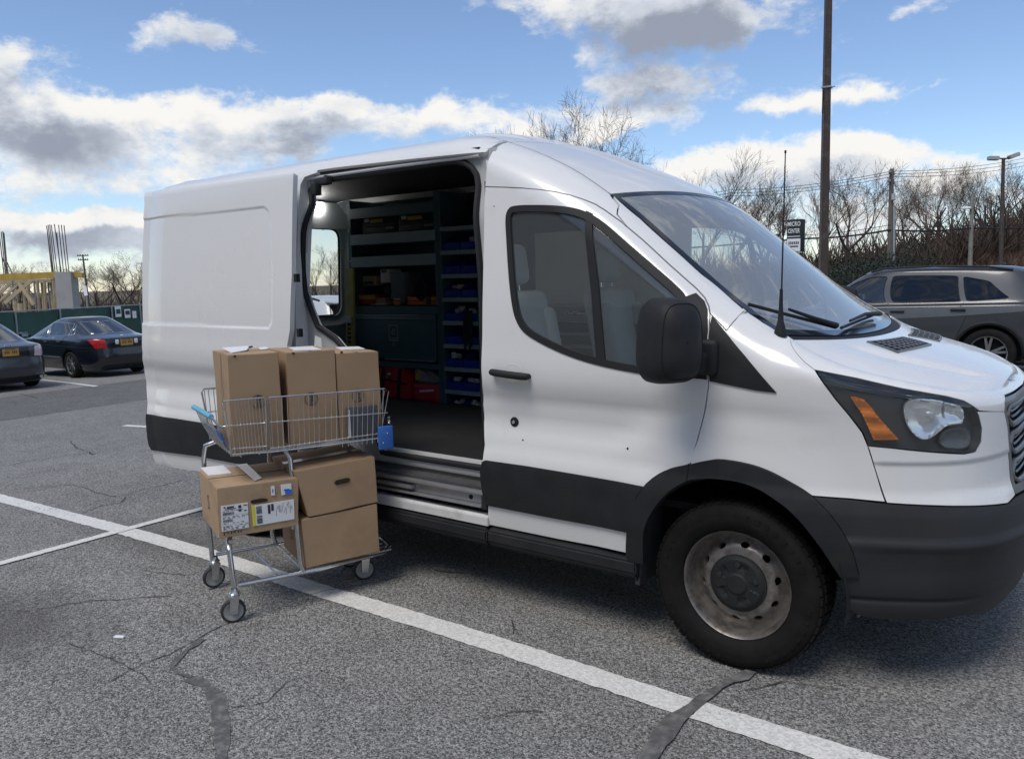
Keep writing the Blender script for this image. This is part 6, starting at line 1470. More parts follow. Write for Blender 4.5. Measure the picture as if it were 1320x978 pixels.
# markings
def mat_line():
    m, nt, b = new_mat('line_paint'); N = nt.nodes.new; L = nt.links.new; tc = N('ShaderNodeTexCoord')
    n = N('ShaderNodeTexNoise'); n.inputs['Scale'].default_value = 70; n.inputs['Detail'].default_value = 4; n.inputs['Roughness'].default_value = .7; L(tc.outputs['Object'], n.inputs['Vector'])
    n2 = N('ShaderNodeTexNoise'); n2.inputs['Scale'].default_value = 2.2; n2.inputs['Detail'].default_value = 5; L(tc.outputs['Object'], n2.inputs['Vector'])
    vo = N('ShaderNodeTexVoronoi'); vo.inputs['Scale'].default_value = 95; L(tc.outputs['Object'], vo.inputs['Vector']); sp = N('ShaderNodeSeparateColor'); L(vo.outputs['Color'], sp.inputs[0])
    ad = N('ShaderNodeMath'); ad.operation = 'MULTIPLY_ADD'; L(n2.outputs['Fac'], ad.inputs[0]); ad.inputs[1].default_value = .55; L(n.outputs['Fac'], ad.inputs[2])
    mr = N('ShaderNodeMapRange'); mr.inputs[1].default_value = .92; mr.inputs[2].default_value = 1.02; L(ad.outputs[0], mr.inputs[0])
    v = N('ShaderNodeMapRange'); v.inputs[3].default_value = .82; v.inputs[4].default_value = 1.12; L(sp.outputs[0], v.inputs[0])
    hs = N('ShaderNodeHueSaturation'); hs.inputs['Color'].default_value = (.70, .69, .65, 1); L(v.outputs[0], hs.inputs['Value'])
    mx = N('ShaderNodeMixRGB'); L(mr.outputs[0], mx.inputs[0]); L(hs.outputs[0], mx.inputs[1]); mx.inputs[2].default_value = (.16, .158, .155, 1)
    L(mx.outputs[0], b.inputs['Base Color']); b.inputs['Roughness'].default_value = .7
    bp = N('ShaderNodeBump'); bp.inputs['Strength'].default_value = .4; bp.inputs['Distance'].default_value = .004; L(vo.outputs['Distance'], bp.inputs['Height']); L(bp.outputs[0], b.inputs['Normal'])
mat_line()
def marking(name, m, pxs, w, lift, seed, wob=.003, **k):
    pts = [on_ground(*p) for p in pxs]; vs, fs = ground_ribbon(pts, w, lift, seed, wob, **k); mb = MB(); mb.add(vs, fs); return structure(mb.build(name, m))
a = on_ground(1097, 978); b = on_ground(860, 903.5); d = (a-b)/np.linalg.norm(a-b); ext = a+d*4
mb = MB(); pts = [on_ground(-120, 612), on_ground(0, 642), on_ground(154.5, 682.4), on_ground(268.8, 714.7), on_ground(400, 757.5), on_ground(623, 825.4), on_ground(860, 903.5), a, ext]
vs, fs = ground_ribbon(pts, .132, .004, 1, .0025, st=.03); mb.add(vs, fs); structure(mb.build('parking_line', 'line_paint'))
l0, l1 = on_ground(0, 727), on_ground(255, 657.5); dd = (l1-l0)/np.linalg.norm(l1-l0)
mb = MB(); vs, fs = ground_ribbon([l0-dd*2.5, l0, l1, l1+dd*.55], .085, .0075, 2, .002, st=.03); mb.add(vs, fs); structure(mb.build('parking_line', 'line_paint'))
marking('parking_line', 'line_paint', [(54, 489.5), (90, 493.5), (124, 498)], .10, .004, 3)
marking('parking_line', 'line_paint', [(160, 548.5), (178, 549.5), (215, 552)], .10, .004, 4)
marking('parking_line', 'line_paint', [(140, 475), (168, 473), (190, 471.5)], .10, .004, 5)
# older darker strip of asphalt across the lot and its edge
e0, e1 = on_ground(-60, 552), on_ground(190, 515); f0, f1 = on_ground(-60, 520), on_ground(200, 487)
def strip_sheet(poly, lift, name, m, n=30):
    (a0, a1), (b0, b1) = poly; vs = []; rs = np.random.RandomState(2)
    for i in range(n+1):
        t = i/n*1.9-.3
        for q, r in ((a0, a1), (b0, b1)):
            p = q+(r-q)*t+np.append(rs.randn(2)*.012, 0); vs.append((p[0], p[1], float(ground_z(p[0], p[1]))+lift))
    mb = MB(); mb.add(vs, [(2*i, 2*i+2, 2*i+3, 2*i+1) for i in range(n)]); structure(mb.build(name, m))
strip_sheet(((e0, e1), (f0, f1)), .002, 'asphalt_patch', 'asphalt_dark')
marking('sealed_crack', 'crack_seal', [(286, 985), (285, 960), (286, 930), (283, 908), (272, 888), (252, 877), (243, 874)], .046, .0035, 6, .004, wvar=.4)
marking('sealed_crack', 'crack_seal', [(246, 874), (232, 868), (222, 860), (228, 850), (240, 838), (262, 824)], .026, .0055, 7, .005, wvar=.6)
marking('sealed_crack', 'crack_seal', [(828, 990), (845, 960), (870, 930), (905, 903), (940, 880), (970, 866)], .048, .0095, 8, .005, wvar=.45)
def cracks(lst, seed):
    mb = MB()
    for i, (pxs, w) in enumerate(lst):
        vs, fs = ground_ribbon([on_ground(*p) for p in pxs], w*.62, .003+.0002*i, seed+i, .001, st=.03, wvar=.7, kink=.006); mb.add(vs, fs)
    o = mb.build('hairline_cracks', 'crack_dark'); o['kind'] = 'stuff'; tag(o, 'fine branching cracks spread over the grey asphalt', 'cracks')
cracks([([(90, 568), (93, 575), (105, 582), (122, 586)], .02), ([(0, 602), (50, 592), (120, 583)], .015), ([(105, 662), (130, 652), (155, 648), (163, 640)], .012), ([(0, 632), (90, 626), (150, 640), (240, 618)], .010),
        ([(20, 790), (110, 775), (220, 768)], .008), ([(140, 880), (185, 855), (215, 842), (260, 815), (330, 790)], .008), ([(300, 912), (345, 905), (370, 880), (398, 872)], .008), ([(25, 508), (38, 510), (48, 513)], .05),
        ([(300, 790), (380, 772), (440, 760), (520, 742)], .008), ([(195, 880), (150, 850), (90, 830)], .006), ([(180, 735), (240, 740), (300, 728)], .007), ([(620, 930), (660, 915), (700, 918)], .006), ([(660, 800), (664, 808), (661, 818)], .006), ([(890, 905), (898, 915), (893, 922)], .008), ([(960, 890), (1010, 880), (1080, 890)], .007), ([(560, 735), (600, 740)], .012)], 20)
p = on_ground(154, 822); mb = MB(); mb.box((p[0], p[1], p[2]+.006), (.05, .02, .010), rz=.5, bev=.004); o = mb.build('litter_scrap', 'label_white'); tag(o, 'tiny white scrap of litter lying on the bare asphalt', 'litter')
p = on_ground(1106, 795); mb = MB(); mb.box((p[0], p[1], p[2]+.006), (.012, .012, .010), bev=.003); o = mb.build('pebble', 'label_white'); tag(o, 'tiny white pebble on the asphalt beside the front wheel', 'pebble')

# ================================================================== construction site behind the green fence
mat('fence_green', (.030, .085, .066), .75, var=.18, vscale=1.2, bump=.25, bscale=6, col2=(.042, .11, .088), c2scale=.8); mat('galvanised', (.34, .36, .36), .45, metal=.6, var=.12); mat('concrete', (.33, .325, .31), .85, var=.08, vscale=1.5, bump=.15, bscale=25, col2=(.25, .245, .235), c2scale=.8)
mat('form_yellow', (.42, .27, .05), .7, var=.2, vscale=2); mat('timber', (.40, .31, .19), .8, var=.2, vscale=3); mat('rebar', (.075, .055, .045), .7, var=.2); mat('steel_prop', (.28, .29, .30), .5, metal=.5, var=.15); mat('pole_wood', (.12, .10, .085), .85, var=.2, vscale=2); mat('pole_bronze', (.055, .036, .026), .45, metal=.3, var=.12, vscale=2, col2=(.10, .075, .06), c2scale=3)
FA, FB = at_depth(0, 403, 23.5), at_depth(182, 393.2, 30.5); fd = (FB-FA)[:2]; fl = np.linalg.norm(fd); fd = fd/fl; fn_ = np.array([-fd[1], fd[0]])
fence = thing('green_fence', 'long chain link fence covered with green screen cloth around the building site', 'fence', (FA[0], FA[1], 0))
def fpt(s, z, o=0.): p = FA[:2]+fd*s+fn_*o; return np.array([p[0]-FA[0], p[1]-FA[1], z])
ftop = lambda s: FA[2]+(FB[2]-FA[2])*s/fl
fgz = lambda s: float(ground_z(FA[0]+fd[0]*s))
s_ = np.linspace(-6, 22, 120); mb = MB(); vs = []; rs = np.random.RandomState(4)
for i, s in enumerate(s_):
    for j in range(7):
        f = j/6; z = fgz(s)+.05+(ftop(s)-fgz(s)-.05)*f; sag = (-.03*abs(math.sin(s*1.05)) if j == 6 else 0); vs.append(fpt(s, z+sag+.012*rs.randn()*(j == 6), .04*math.sin(s*2.1+j*.9)+.02*rs.randn()))
mb.add(vs, [(i*7+j, (i+1)*7+j, (i+1)*7+j+1, i*7+j+1) for i in range(len(s_)-1) for j in range(6)], smooth=True); mb.build('screen_cloth', 'fence_green', fence)
def s_at(u, v=400):
    r = ray(u, v)[:2]; A = np.array([[fd[0], -r[0]], [fd[1], -r[1]]]); q = np.linalg.solve(A, CP[:2]-FA[:2]); return float(q[0])
for u in (-28, 17, 75, 142, 179, 184, 230, 275):
    s = s_at(u); mb = MB(); mb.cyl(fpt(s, fgz(s)-.2, -.06), fpt(s, ftop(s)+(.12 if u in (179, 184) else .03), -.06), .032, 8); mb.build('fence_post', 'galvanised', fence)
mb = MB(); mb.tube([fpt(s, ftop(s)+.015, -.03) for s in np.linspace(-6, 22, 30)], .022, 6); mb.build('top_rail', 'galvanised', fence)
for i, (u, v, w, h, k, lb) in enumerate(((149, 401.5, .17, .19, 'pale notice board with a green print on the green fence', 0), (161, 404, .17, .16, 'white notice board with a dark picture on the green fence', 1), (170, 405.3, .12, .13, 'small plain white notice board on the green fence', 2))):
    s = s_at(u, v); z = CP[2]-(0) ; P0 = fpt(s, 0, -.10); W0 = np.array([P0[0]+FA[0], P0[1]+FA[1], 0]); dep = (W0-CP)@CF; zz = at_depth(u, v, dep)[2]
    o = thing('notice_board', k, 'notice', (W0[0], W0[1], zz), math.atan2(fd[1], fd[0])); part('board', 'label_white', lambda mb: mb.box((0, -.0, 0), (w*2, .012, h*2)), o)
    part('print', ('fence_green', 'ink', 'print_white')[i], lambda mb: mb.box((0, -.009, 0 if i != 1 else .03), (w*(1.5, 1.5, 1.0)[i], .006, h*(.9, .9, .5)[i])), o)
# concrete frame under construction
D0 = 42.; bx = CR[:2]/np.linalg.norm(CR[:2]); by = np.array([-bx[1], bx[0]])
def site(u, v, D=D0): return at_depth(u, v, D)
def solid(mb, P_, Q_, w, d):      # bar of section w x d from P to Q
    P_ = np.asarray(P_); Q_ = np.asarray(Q_); t = (Q_-P_)/np.linalg.norm(Q_-P_); n2 = np.array([by[0], by[1], 0]); n1 = np.cross(t, n2); n1 /= np.linalg.norm(n1); n2 = np.cross(n1, t)
    mb.hexa([P_-n1*w-n2*d, P_+n1*w-n2*d, P_+n1*w+n2*d, P_-n1*w+n2*d, Q_-n1*w-n2*d, Q_+n1*w-n2*d, Q_+n1*w+n2*d, Q_-n1*w+n2*d])
ZG = float(ground_z(-40))
def down(p, z=ZG-.3): return np.array([p[0], p[1], z])
cl = thing('concrete_column', 'broad bare concrete column with steel bars rising from its top', 'column', down(site(84, 400)))
b0 = np.array(cl.location); mb = MB(); solid(mb, down(site(85, 352))-b0, site(85, 350.5)-b0, .42, .35); mb.build('shaft', 'concrete', cl)
mb = MB(); solid(mb, down(site(72.5, 354))-b0+np.append(by*.4, 0), site(72.5, 352.5)-b0+np.append(by*.4, 0), .20, .30); mb.build('shaft', 'concrete', cl)
for i, (u0, u1, v1) in enumerate(((60, 68, 291), (62, 69, 290), (64, 71, 289.5), (66, 74, 290), (70, 79, 289), (75.5, 82, 290), (79, 86, 290), (82.5, 89, 290.5), (61, 67, 300), (73, 78, 300))):
    mb = MB(); mb.cyl(site(u1, 352, D0+.25*(i % 3))-b0, site(u0, v1, D0+.25*(i % 3))-b0, .024, 5); mb.build('steel_bar', 'rebar', cl)
cl2 = thing('steel_bars', 'cluster of rusty reinforcing bars rising at the left edge of the site', 'steel bars', site(5, 352)); b0 = np.array(cl2.location)
for i, (u0, u1, v1) in enumerate(((-1, 5, 301), (1.5, 7, 299), (3.5, 8.5, 298), (5, 10, 300), (2, 11, 330), (9, 16, 338))):
    mb = MB(); mb.cyl(site(u1, 353, D0+.2*(i % 3))-b0, site(u0, v1, D0+.2*(i % 3))-b0, .026, 5); mb.build('steel_bar', 'rebar', cl2)
fw = thing('slab_formwork', 'yellow slab formwork held on props and crossed timber braces', 'formwork', down(site(40, 380))); b0 = np.array(fw.location)
part('deck_edge', 'form_yellow', lambda mb: solid(mb, site(-90, 361)-b0, site(72, 354.5)-b0, .16, .10), fw)
part('deck_edge', 'form_yellow', lambda mb: solid(mb, site(94, 354)-b0, site(107, 355)-b0, .13, .10), fw)
part('deck_edge', 'timber', lambda mb: solid(mb, site(-90, 366.5, D0+3)-b0, site(72, 361.5, D0+3)-b0, .10, .5), fw)
for u0, v0, u1, v1, w in ((6, 391, 41, 361, .09), (44, 393, 24, 364, .09), (-14, 392, 12, 366, .07), (0, 388, 24, 366, .05), (-30, 386, -4, 362, .08)):
    part('timber_brace', 'timber', lambda mb: solid(mb, site(u0, v0, D0-.6)-b0, site(u1, v1, D0-.6)-b0, w, .05), fw)
for u in (-70, -45, -22, 16, 30, 36, 44, 48, 54, 57, 62, 66, 69): part('prop', 'steel_prop' if u % 3 else 'timber', lambda mb: mb.cyl(down(site(u+1.5, 395, D0+1+(u % 4)))-b0, site(u, 362, D0+1+(u % 4))-b0, .05 if u % 3 else .08, 7), fw)
part('timber_stub', 'timber', lambda mb: mb.cyl(down(site(20, 393, D0-1))-b0, site(19.5, 388, D0-1)-b0, .12, 8), fw); part('timber_stub', 'timber', lambda mb: mb.cyl(down(site(27, 393, D0-1))-b0, site(26, 391, D0-1)-b0, .16, 8), fw)
sg = thing('road_sign', 'tall narrow white road sign on a post beyond the green fence', 'sign', down(site(112, 390, 36))); b0 = np.array(sg.location)
part('post', 'galvanised', lambda mb: mb.cyl((0, 0, 0), site(111.5, 381, 36)-b0, .035, 7), sg); part('plate', 'label_white', lambda mb: solid(mb, site(111, 381, 36)-b0, site(109, 368.5, 36)-b0, .075, .01), sg)

# ================================================================== poles, wires, sign
def gz_far(P): return terr(P[0], P[1])
def utility(name, label, u0, v0, u1, D, r, arms, m='pole_wood', group=None):
    top_ = at_depth(u0, v0, D); bot = at_depth(u1, 340, D); base = np.array([bot[0], bot[1], gz_far(bot)-.3]); t = thing(name, label, 'utility pole', base, 0, group)
    part('pole', m, lambda mb: mb.tube([(0, 0, 0), top_-base], [r, r*.7], 10), t)
    k = D/FPX
    for dv, half, yaw in arms:
        c_ = (top_-base)*1.0-np.array([0, 0, dv*k]); ax = np.array([math.cos(yaw), math.sin(yaw), 0]); o = part('cross_arm', m, lambda mb: mb.tube([c_-ax*half, c_+ax*half], .05, 6), t)
        for f in (-.9, -.45, .45, .9): part('insulator', 'galvanised', lambda mb: mb.lathe([(.0, .16), (.04, .15), (.05, .08), (.03, .04), (.03, 0)], c_+ax*half*f, 'z', 8), o)
    return t, top_, base
yw = math.atan2(CR[1], CR[0])
down_ = lambda p: np.array([p[0], p[1], terr(p[0], p[1])-.2])
mat('pole_pale', (.20, .185, .165), .85, var=.2, vscale=2)
t, topA, _ = utility('utility_pole', 'wooden utility pole with a transformer bracket beyond the grey sport utility vehicle', 1149.5, 218, 1147.5, 46, .17, ((6, .55, yw+.9), (17, .6, yw+.9)), group='utility poles along the road')
part('steel_sleeve', 'galvanised', lambda mb: mb.cyl(down_(at_depth(1153, 340, 46))-np.array(t.location), at_depth(1152.6, 268, 46)-np.array(t.location), .085, 10), t); part('transformer', 'panel_grey', lambda mb: mb.cyl(at_depth(1151.5, 258, 45.8)-np.array(t.location), at_depth(1151.7, 250, 45.8)-np.array(t.location), .11, 12), t)
t, topB, _ = utility('utility_pole', 'weathered pale utility pole with a small street lamp on the hillside', 1253.5, 250, 1251, 50, .15, (), 'pole_pale', group='utility poles along the road')
b0 = np.array(t.location); part('lamp_arm', 'galvanised', lambda mb: mb.tube([at_depth(1253, 268, 50)-b0, at_depth(1249, 267, 50)-b0, at_depth(1245, 268.5, 50)-b0], .05, 6), t); part('lamp_head', 'label_white', lambda mb: mb.box(at_depth(1246, 268.3, 50)-b0, (.5, .25, .14), bev=.04), t)
part('stay_wire', 'rubber', lambda mb: mb.cyl(at_depth(1250, 275, 50)-b0, at_depth(1236, 292, 50)-b0, .02, 4), t)
t, topC, _ = utility('utility_pole', 'distant utility pole with two crossarms behind the building site', 106.5, 328, 111, 78, .11, ((1.5, .55, yw), (7, .5, yw)), group='utility poles along the road')
# wires
def cable(label, pts, r, group='wires strung between the poles', sag=0.):
    mb = MB(); P_ = [at_depth(*p) for p in pts]; out = []
    for a, b in zip(P_[:-1], P_[1:]):
        for i in range(10): f = i/10; out.append(a+(b-a)*f-np.array([0, 0, sag*4*f*(1-f)]))
    out.append(P_[-1]); mb.tube(out, r, 5); o = mb.build('overhead_wire', 'rubber'); tag(o, label, 'wire', group); return o
cable('thick black cable bundle hung low across the hillside', [(700, 330, 60), (1037, 307.5, 50), (1147, 296.5, 46), (1251, 294, 50), (1420, 290, 75)], .055, sag=.12)
cable('thin dark cable running just above the thick bundle', [(1037, 303, 50), (1147, 290, 46), (1252, 290.5, 50), (1420, 285, 75)], .018, sag=.1)
for i, (a, b, c_) in enumerate(((243, 221, 204), (247, 224, 209), (251, 228, 214))):
    cable('%s of three thin wires from the utility pole top' % ('uppermost', 'middle', 'lowest')[i], [(700, a+36, 66), (940, a+2, 56), (1149, b, 46), (1330, c_-2, 62), (1500, c_-14, 80)], .016, sag=.25)
# tall lamp mast
D = 24.; P0 = at_depth(1061, 360, D); P1 = at_depth(1068.5, -40, D); base = np.array([P0[0], P0[1], terr(P0[0], P0[1])]); mast = thing('lamp_mast', 'tall brown square lamp mast rising out of the top of the picture', 'lamp post', base)
dirv = (P1-P0)/(P1-P0)[2]; hx = .115; b_ = base+dirv*0
lo = P0+dirv*(base[2]-P0[2])-base; hi = P1+dirv*2.0-base; ex = np.append(bx, 0); ey = np.append(by, 0)
part('shaft', 'pole_bronze', lambda mb: mb.hexa([lo-ex*hx-ey*hx, lo+ex*hx-ey*hx, lo+ex*hx+ey*hx, lo-ex*hx+ey*hx, hi-ex*.085-ey*.085, hi+ex*.085-ey*.085, hi+ex*.085+ey*.085, hi-ex*.085+ey*.085]), mast, bevel=.015)
cb = at_depth(1066, 113, D)-base; part('clamp', 'galvanised', lambda mb: (mb.box(cb, (.26, .26, .05)), mb.cyl(cb+ex*.1, cb+ex*.24+np.array([0, 0, .03]), .018, 6)), mast)
part('conduit', 'pole_bronze', lambda mb: mb.tube([cb-ex*.13-ey*.05+[0, 0, .0], cb-ex*.14-ey*.05-np.array([0, 0, .75])], .018, 6), mast)
part('lamp_head', 'pole_bronze', lambda mb: (mb.box(hi+ex*.7, (.9, .4, .14), bev=.03, rz=yw), mb.box(hi-ex*.7, (.9, .4, .14), bev=.03, rz=yw)), mast); part('foot', 'concrete', lambda mb: mb.lathe([(0, .75), (.28, .75), (.30, .70), (.30, -.3)], lo, 'z', 24), mast)
# twin-headed lamp at the right
D = 42.; P0 = at_depth(1290.5, 320, D); P1 = at_depth(1293.5, 204, D); base = np.array([P0[0], P0[1], terr(P0[0], P0[1])-.2]); tw = thing('lamp_post', 'slim lamp post with two tilted lamp heads at the right edge', 'lamp post', base)
part('shaft', 'pole_bronze', lambda mb: mb.tube([P0+(P0-P1)*.5-base, P1-base], [.11, .085], 10), tw)
for u, v, u2, v2 in ((1291, 204.5, 1274, 204), (1296, 205, 1313, 198.5)):
    a, b = at_depth(u, v, D)-base, at_depth(u2, v2, D)-base; part('lamp_head', 'panel_grey', lambda mb: solid(mb, a*.75+b*.25, b, .10, .17), tw, bevel=.03); part('lamp_arm', 'pole_bronze', lambda mb: mb.cyl(a, a*.6+b*.4, .04, 6), tw)
# pylon sign
D = 40.; k = D/FPX; C0 = at_depth(1026, 304, D); yr = yw-rad(38); sg = thing('pylon_sign', 'dark pylon sign with white block letters over a white panel', 'sign', (C0[0], C0[1], C0[2]), yr)
part('cabinet', 'trim_dark', lambda mb: mb.box((0, 0, 0), (.70, .62, 1.60), bev=.02), sg)
zb = terr(C0[0], C0[1])-C0[2]; part('pier', 'trim_dark', lambda mb: mb.box((0, .0, (zb-.83)/2), (.5, .45, -zb-.83)), sg)
fy = -.315
def face(mb, x, z, w, h, d=.006): mb.box((x, fy-d/2, z), (w, d, h))
def letters(mb, s, z, h):
    n = len(s); w = .66/n
    for i, ch in enumerate(s): face(mb, -.33+w*(i+.5), z, w*.86, h, .010)
    
part('letter_tile', 'print_white', lambda mb: (add_text(mb, 'MICRO', (0, fy-.012, .56), (1, 0, 0), (0, 0, 1), .30, sx=.68, bold=.004)), sg)
tl = part('letter_tile', 'print_white', lambda mb: (add_text(mb, 'CENTER', (0, fy-.012, .22), (1, 0, 0), (0, 0, 1), .30, sx=.52, bold=.004)), sg)
part('divider', 'print_white', lambda mb: face(mb, 0, -.04, .62, .035), sg)
pn = part('white_panel', 'print_white', lambda mb: face(mb, 0, -.46, .66, .62), sg)
part('panel_print', 'ink', lambda mb: ([mb.box((-.22+.09*i, fy-.009, -.36), (.06, .004, .14)) for i in range(6)], mb.box((0, fy-.009, -.53), (.48, .004, .07))), pn)

# ================================================================== trees
mat('bark', (.085, .068, .054), .9, var=.25, vscale=8); mat('twig', (.105, .074, .054), .9, var=.25, vscale=3); mat('bark_dark', (.045, .036, .03), .9, var=.25, vscale=8); mat('evergreen_leaf', (.016, .025, .014), .7, var=.35, vscale=2.5, col2=(.028, .038, .02), c2scale=1.5); mat('brush_brown', (.115, .07, .045), .95, var=.35, vscale=.7, col2=(.06, .042, .03), c2scale=.6); mat('far_wood', (.068, .047, .035), .95, var=.3, vscale=.5)
def tree_segments(seed, h, spread=.55, levels=6, trunk=.28, up=.25, r0=None, nb=(3, 4)):
    rs = np.random.RandomState(seed); segs = []; r0 = r0 or h*.021
    def grow(p, d, L_, r, lv):
        n = 3 if lv < levels-1 else 2
        for i in range(n):
            d2 = d+rs.randn(3)*.06*(1+.10*lv)+np.array([0, 0, up*.12]); d2 /= np.linalg.norm(d2); q = p+d2*L_/n; r2 = r*(.86 if lv else .9); segs.append((p, q, r, r2, lv)); p, d, r = q, d2, r2
            if lv >= 1 and lv < levels and i < n-1 and rs.rand() < .75: side_(p, d, L_*.62, r*.6, lv+1)
        if lv < levels:
            k = rs.randint(nb[0]-1, nb[1]) if lv else rs.randint(nb[0], nb[1]+2)
            for _ in range(max(2, k)): side_(p, d, L_*rs.uniform(.62, .82), r*.68, lv+1, spread)
    def side_(p, d, L_, r, lv, sp=None):
        sp = sp or spread; v = rs.randn(3); v -= d*(v@d); v /= np.linalg.norm(v)+1e-9; a = sp*rs.uniform(.5, 1.3); d2 = d*math.cos(a)+v*math.sin(a)+np.array([0, 0, up*.35]); d2 /= np.linalg.norm(d2)
        if len(segs) < 5200: grow(p, d2, L_, max(r, .006), lv)
    grow(np.zeros(3), np.array([rs.randn()*.03, rs.randn()*.03, 1.]), h*trunk, r0, 0)
    z = max(s[1][2] for s in segs); k = h/z
    return [(a*k, b*k, r*1.0, r2, lv) for a, b, r, r2, lv in segs]
def seg_mesh(mb, segs, nmin=3):
    vs = []; fs = []; b = 0
    for a, q, r, r2, lv in segs:
        d = q-a; d = d/(np.linalg.norm(d)+1e-9); h = np.array([1., 0, 0]) if abs(d[0]) < .8 else np.array([0, 1., 0]); s = np.cross(d, h); s /= np.linalg.norm(s); t = np.cross(d, s); n = 7 if lv == 0 else (5 if lv < 2 else nmin)
        for P_, rr in ((a, r), (q, r2)):
            for i in range(n): an = 2*math.pi*i/n; vs.append(P_+(s*math.cos(an)+t*math.sin(an))*rr)
        for i in range(n): fs.append((b+i, b+(i+1) % n, b+n+(i+1) % n, b+n+i))
        b += 2*n
    mb.add(vs, fs, smooth=True)
TREES = []
for i, (h, sp, tr, up) in enumerate(((10, .62, .20, .30), (10, .50, .26, .40), (10, .74, .15, .20), (10, .55, .18, .35))):
    segs = tree_segments(40+i, h, sp, 6, tr, up); t = thing('bare_tree', 'x', 'tree')
    mb = MB(); seg_mesh(mb, [s for s in segs if s[4] <= 1]); mb.build('trunk', 'bark', t); mb = MB(); seg_mesh(mb, [s for s in segs if s[4] > 1]); o = mb.build('crown', 'twig', t); TREES.append(t)
used = set()
def put_tree(u, vtop, D, kind, rz, label, group=None, wide=1.0):
    P_ = at_depth(u, vtop, D); z0 = terr(P_[0], P_[1])-.1; h = P_[2]-z0
    t = TREES[kind] if kind not in used else copy_tree(TREES[kind]); used.add(kind); k = h/10.; t.location = (P_[0], P_[1], z0); t.scale = (k*wide, k*wide, k); t.rotation_euler = (0, 0, rz); t['label'] = label
    if group: t['group'] = group
    return t
put_tree(727, 113, 30, 2, .4, 'bare spreading tree whose top shows above the roof of the van', wide=.78)
put_tree(752, 136, 33, 2, 4.4, 'second bare tree top close behind the spreading one over the van roof', wide=.55)
put_tree(712, 142, 34, 0, 5.4, 'thin bare tree top left of the spreading one over the van roof', wide=.55)
put_tree(800, 176, 40, 0, 2.0, 'smaller bare tree top just right of the tree over the van roof')
put_tree(905, 196, 46, 3, 1.0, 'bare tree showing above the windscreen of the van')
put_tree(1012, 228, 58, 1, .5, 'bushy bare tree behind the aerial and the pylon sign', wide=1.15)
put_tree(1095, 203, 56, 0, 3.1, 'bare tree with a leaning trunk just right of the tall lamp mast', wide=1.1)
put_tree(1196, 212, 66, 2, 4.0, 'pale bare tree between the two utility poles', wide=1.05)
put_tree(150, 322, 62, 2, 1.2, 'dark bare tree between the building site and the van', wide=1.2)
put_tree(428, 312, 38, 0, 1.9, 'bare tree seen through the rear door window of the van', wide=1.1)
rs = np.random.RandomState(11)
ORD = ['first', 'second', 'third', 'fourth', 'fifth', 'sixth', 'seventh', 'eighth', 'ninth', 'tenth']
HU = [1235, 1268, 1305, 1335, 1165, 1060, 975, 945, 1215, 1285]; SU = [20, 50, -15, 118, 178, 205, 35, 95, 165]; EU = [1052, 1085, 1115, 1150, 1178, 1205]
for i, (u, v, D) in enumerate(((1235, 214, 74), (1268, 206, 70), (1305, 203, 68), (1335, 206, 66), (1165, 228, 80), (1060, 226, 78), (975, 236, 72), (945, 222, 60), (1215, 208, 84), (1285, 214, 80))):
    put_tree(u, v, D, i % 4, rs.rand()*6, 'bare winter tree, %s from the left in the far hillside row' % ORD[sorted(HU).index(u)], 'bare trees along the hillside', rs.uniform(.9, 1.25))
for i, (u, v, D) in enumerate(((20, 338, 80), (50, 336, 84), (-15, 334, 78), (118, 336, 76), (178, 330, 70), (205, 335, 74), (35, 342, 95), (95, 340, 90), (165, 334, 80))):
    put_tree(u, v, D, (i+1) % 4, rs.rand()*6, 'bare winter tree behind the building site, %s from the left of its row' % ORD[sorted(SU).index(u)], 'bare trees behind the building site', rs.uniform(1., 1.5))
# shrubs with dark evergreen leaves
def leaf_mass(seed, n=6000, size=.085):
    rs = np.random.RandomState(seed); vs = []; fs = []; lobes = [(rs.uniform(-.75, .75), rs.uniform(-.6, .6), rs.uniform(.25, .8), rs.uniform(.28, .5)) for _ in range(11)]
    for i in range(n):
        l = lobes[rs.randint(len(lobes))]; d = rs.randn(3); d /= np.linalg.norm(d); r = l[3]*rs.uniform(.55, 1.05)**.6; c_ = np.array([l[0], l[1], l[2]])+d*r; c_[2] = max(.02, c_[2])
        a = rs.randn(3); a /= np.linalg.norm(a); b = np.cross(a, d+rs.randn(3)*.5); b /= np.linalg.norm(b)+1e-9; s = size*rs.uniform(.35, .8)*.5; k = len(vs); vs += [c_-a*s, c_+b*s*.5, c_+a*s, c_-b*s*.5]; fs.append((k, k+1, k+2, k+3))
    return vs, fs
SH = []
for i in range(3):
    t = thing('evergreen_shrub', 'x', 'shrub'); vs, fs = leaf_mass(70+i); mb = MB(); mb.add(vs, fs); mb.build('foliage', 'evergreen_leaf', t); part('stem', 'bark_dark', lambda mb: [mb.tube([(0, 0, -.1), (dx, dy, .45), (dx*2, dy*2, .8)], [.05, .03, .01], 5) for dx, dy in ((.2, .1), (-.22, .05), (.05, -.2))], t); SH.append(t)
used_s = set()
for i, (u, v, D, w) in enumerate(((1052, 332, 40, 2.2), (1085, 330, 38, 2.4), (1115, 322, 42, 2.4), (1150, 320, 44, 2.4), (1178, 328, 43, 2.0), (1205, 336, 46, 1.8))):
    P_ = at_depth(u, v, D); z0 = terr(P_[0], P_[1]); k = i % 3; t = SH[k] if k not in used_s else copy_tree(SH[k]); used_s.add(k); t.location = (P_[0], P_[1], z0); t.scale = (w, w, max(1.2, (P_[2]-z0)/1.15)); t.rotation_euler = (0, 0, i*1.3)
    t['label'] = 'dark evergreen shrub, %s from the left of the hedge below the hillside trees' % ORD[sorted(EU).index(u)]; t['group'] = 'dark evergreen shrubs below the hill'
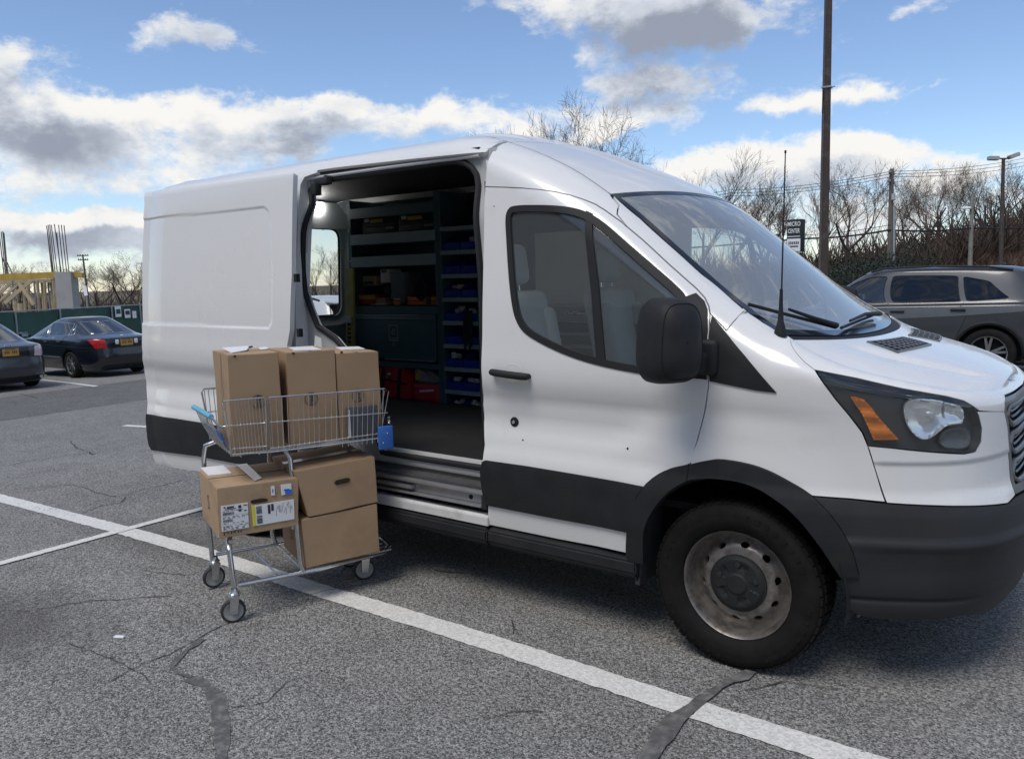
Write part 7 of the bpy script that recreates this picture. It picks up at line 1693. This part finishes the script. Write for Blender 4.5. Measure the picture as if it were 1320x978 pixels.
# tangle of brown brush on the slope and at its foot
def brush(n, region, hgt, seed, name, label, m, w=.02):
    rs = np.random.RandomState(seed); vs = []; fs = []
    for i in range(n):
        u, D = rs.uniform(*region[0]), rs.uniform(*region[1]); P_ = at_depth(u, 340, D); z = terr(P_[0], P_[1]); h = hgt*rs.uniform(.35, 1.1)*(.7+.5*math.sin(P_[0]*.7)*math.sin(P_[1]*.5)); a = np.array([P_[0], P_[1], z]); d = np.array([rs.randn()*.45, rs.randn()*.45, 1.]); d = d/np.linalg.norm(d)*h; e = np.cross(d, [rs.randn(), rs.randn(), 0]); e = e/(np.linalg.norm(e)+1e-9)*w*rs.uniform(.6, 1.6)*D/45.
        k = len(vs); m_ = a+d*.5+np.array([rs.randn(), rs.randn(), 0])*.12*h; vs += [a-e, a+e, m_+e*.8, m_-e*.8, a+d]; fs += [(k, k+1, k+2, k+3), (k+3, k+2, k+4)]
    mb = MB(); mb.add(vs, fs); o = mb.build(name, m); o['kind'] = 'stuff'; tag(o, label, 'brush'); return o
brush(9000, ((1150, 1420), (46, 72)), 1.5, 5, 'hillside_brush', 'tangled rust brown brush covering the foot of the hill', 'brush_brown')
brush(20000, ((880, 1420), (58, 100)), 5.6, 6, 'hillside_thicket', 'dense grey brown thicket of bare stems on the hillside', 'far_wood', .036)
brush(9000, ((-120, 330), (50, 90)), 3.6, 7, 'field_thicket', 'dark thicket of bare stems behind the building site', 'far_wood', .03)
brush(6000, ((330, 900), (50, 95)), 4.0, 8, 'field_thicket', 'dark thicket of bare stems beyond the van', 'far_wood', .03)

# ================================================================== the shop front behind the camera
mat('shop_wall', (.68, .62, .52), .85, var=.06, vscale=.8, bump=.1, bscale=12); mat('shop_band', (.05, .05, .055), .6, var=.1); mat('shop_glass', (.02, .025, .03), .06, spec=.6)
sh = thing('shop_building', 'long beige shop front with a dark fascia band facing the parking lot', 'building', (0, -15, 0))
part('wall', 'shop_wall', lambda mb: mb.box((0, -4, 4.7), (80, 8, 9.8)), sh); part('fascia_band', 'shop_band', lambda mb: mb.box((0, .15, 8.9), (80.2, .3, 1.4)), sh); part('parapet', 'shop_wall', lambda mb: mb.box((0, .1, 9.75), (80.4, .4, .3)), sh)
for i in range(7):
    x = -30+i*10; w_ = part('shop_window', 'shop_glass', lambda mb: mb.box((x, .03, 1.7), (5.2, .08, 2.8)), sh); part('window_frame', 'panel_grey', lambda mb: [mb.box((x+q, .09, 1.7), (.08, .06, 2.86)) for q in (-2.6, -.85, .85, 2.6)], w_)
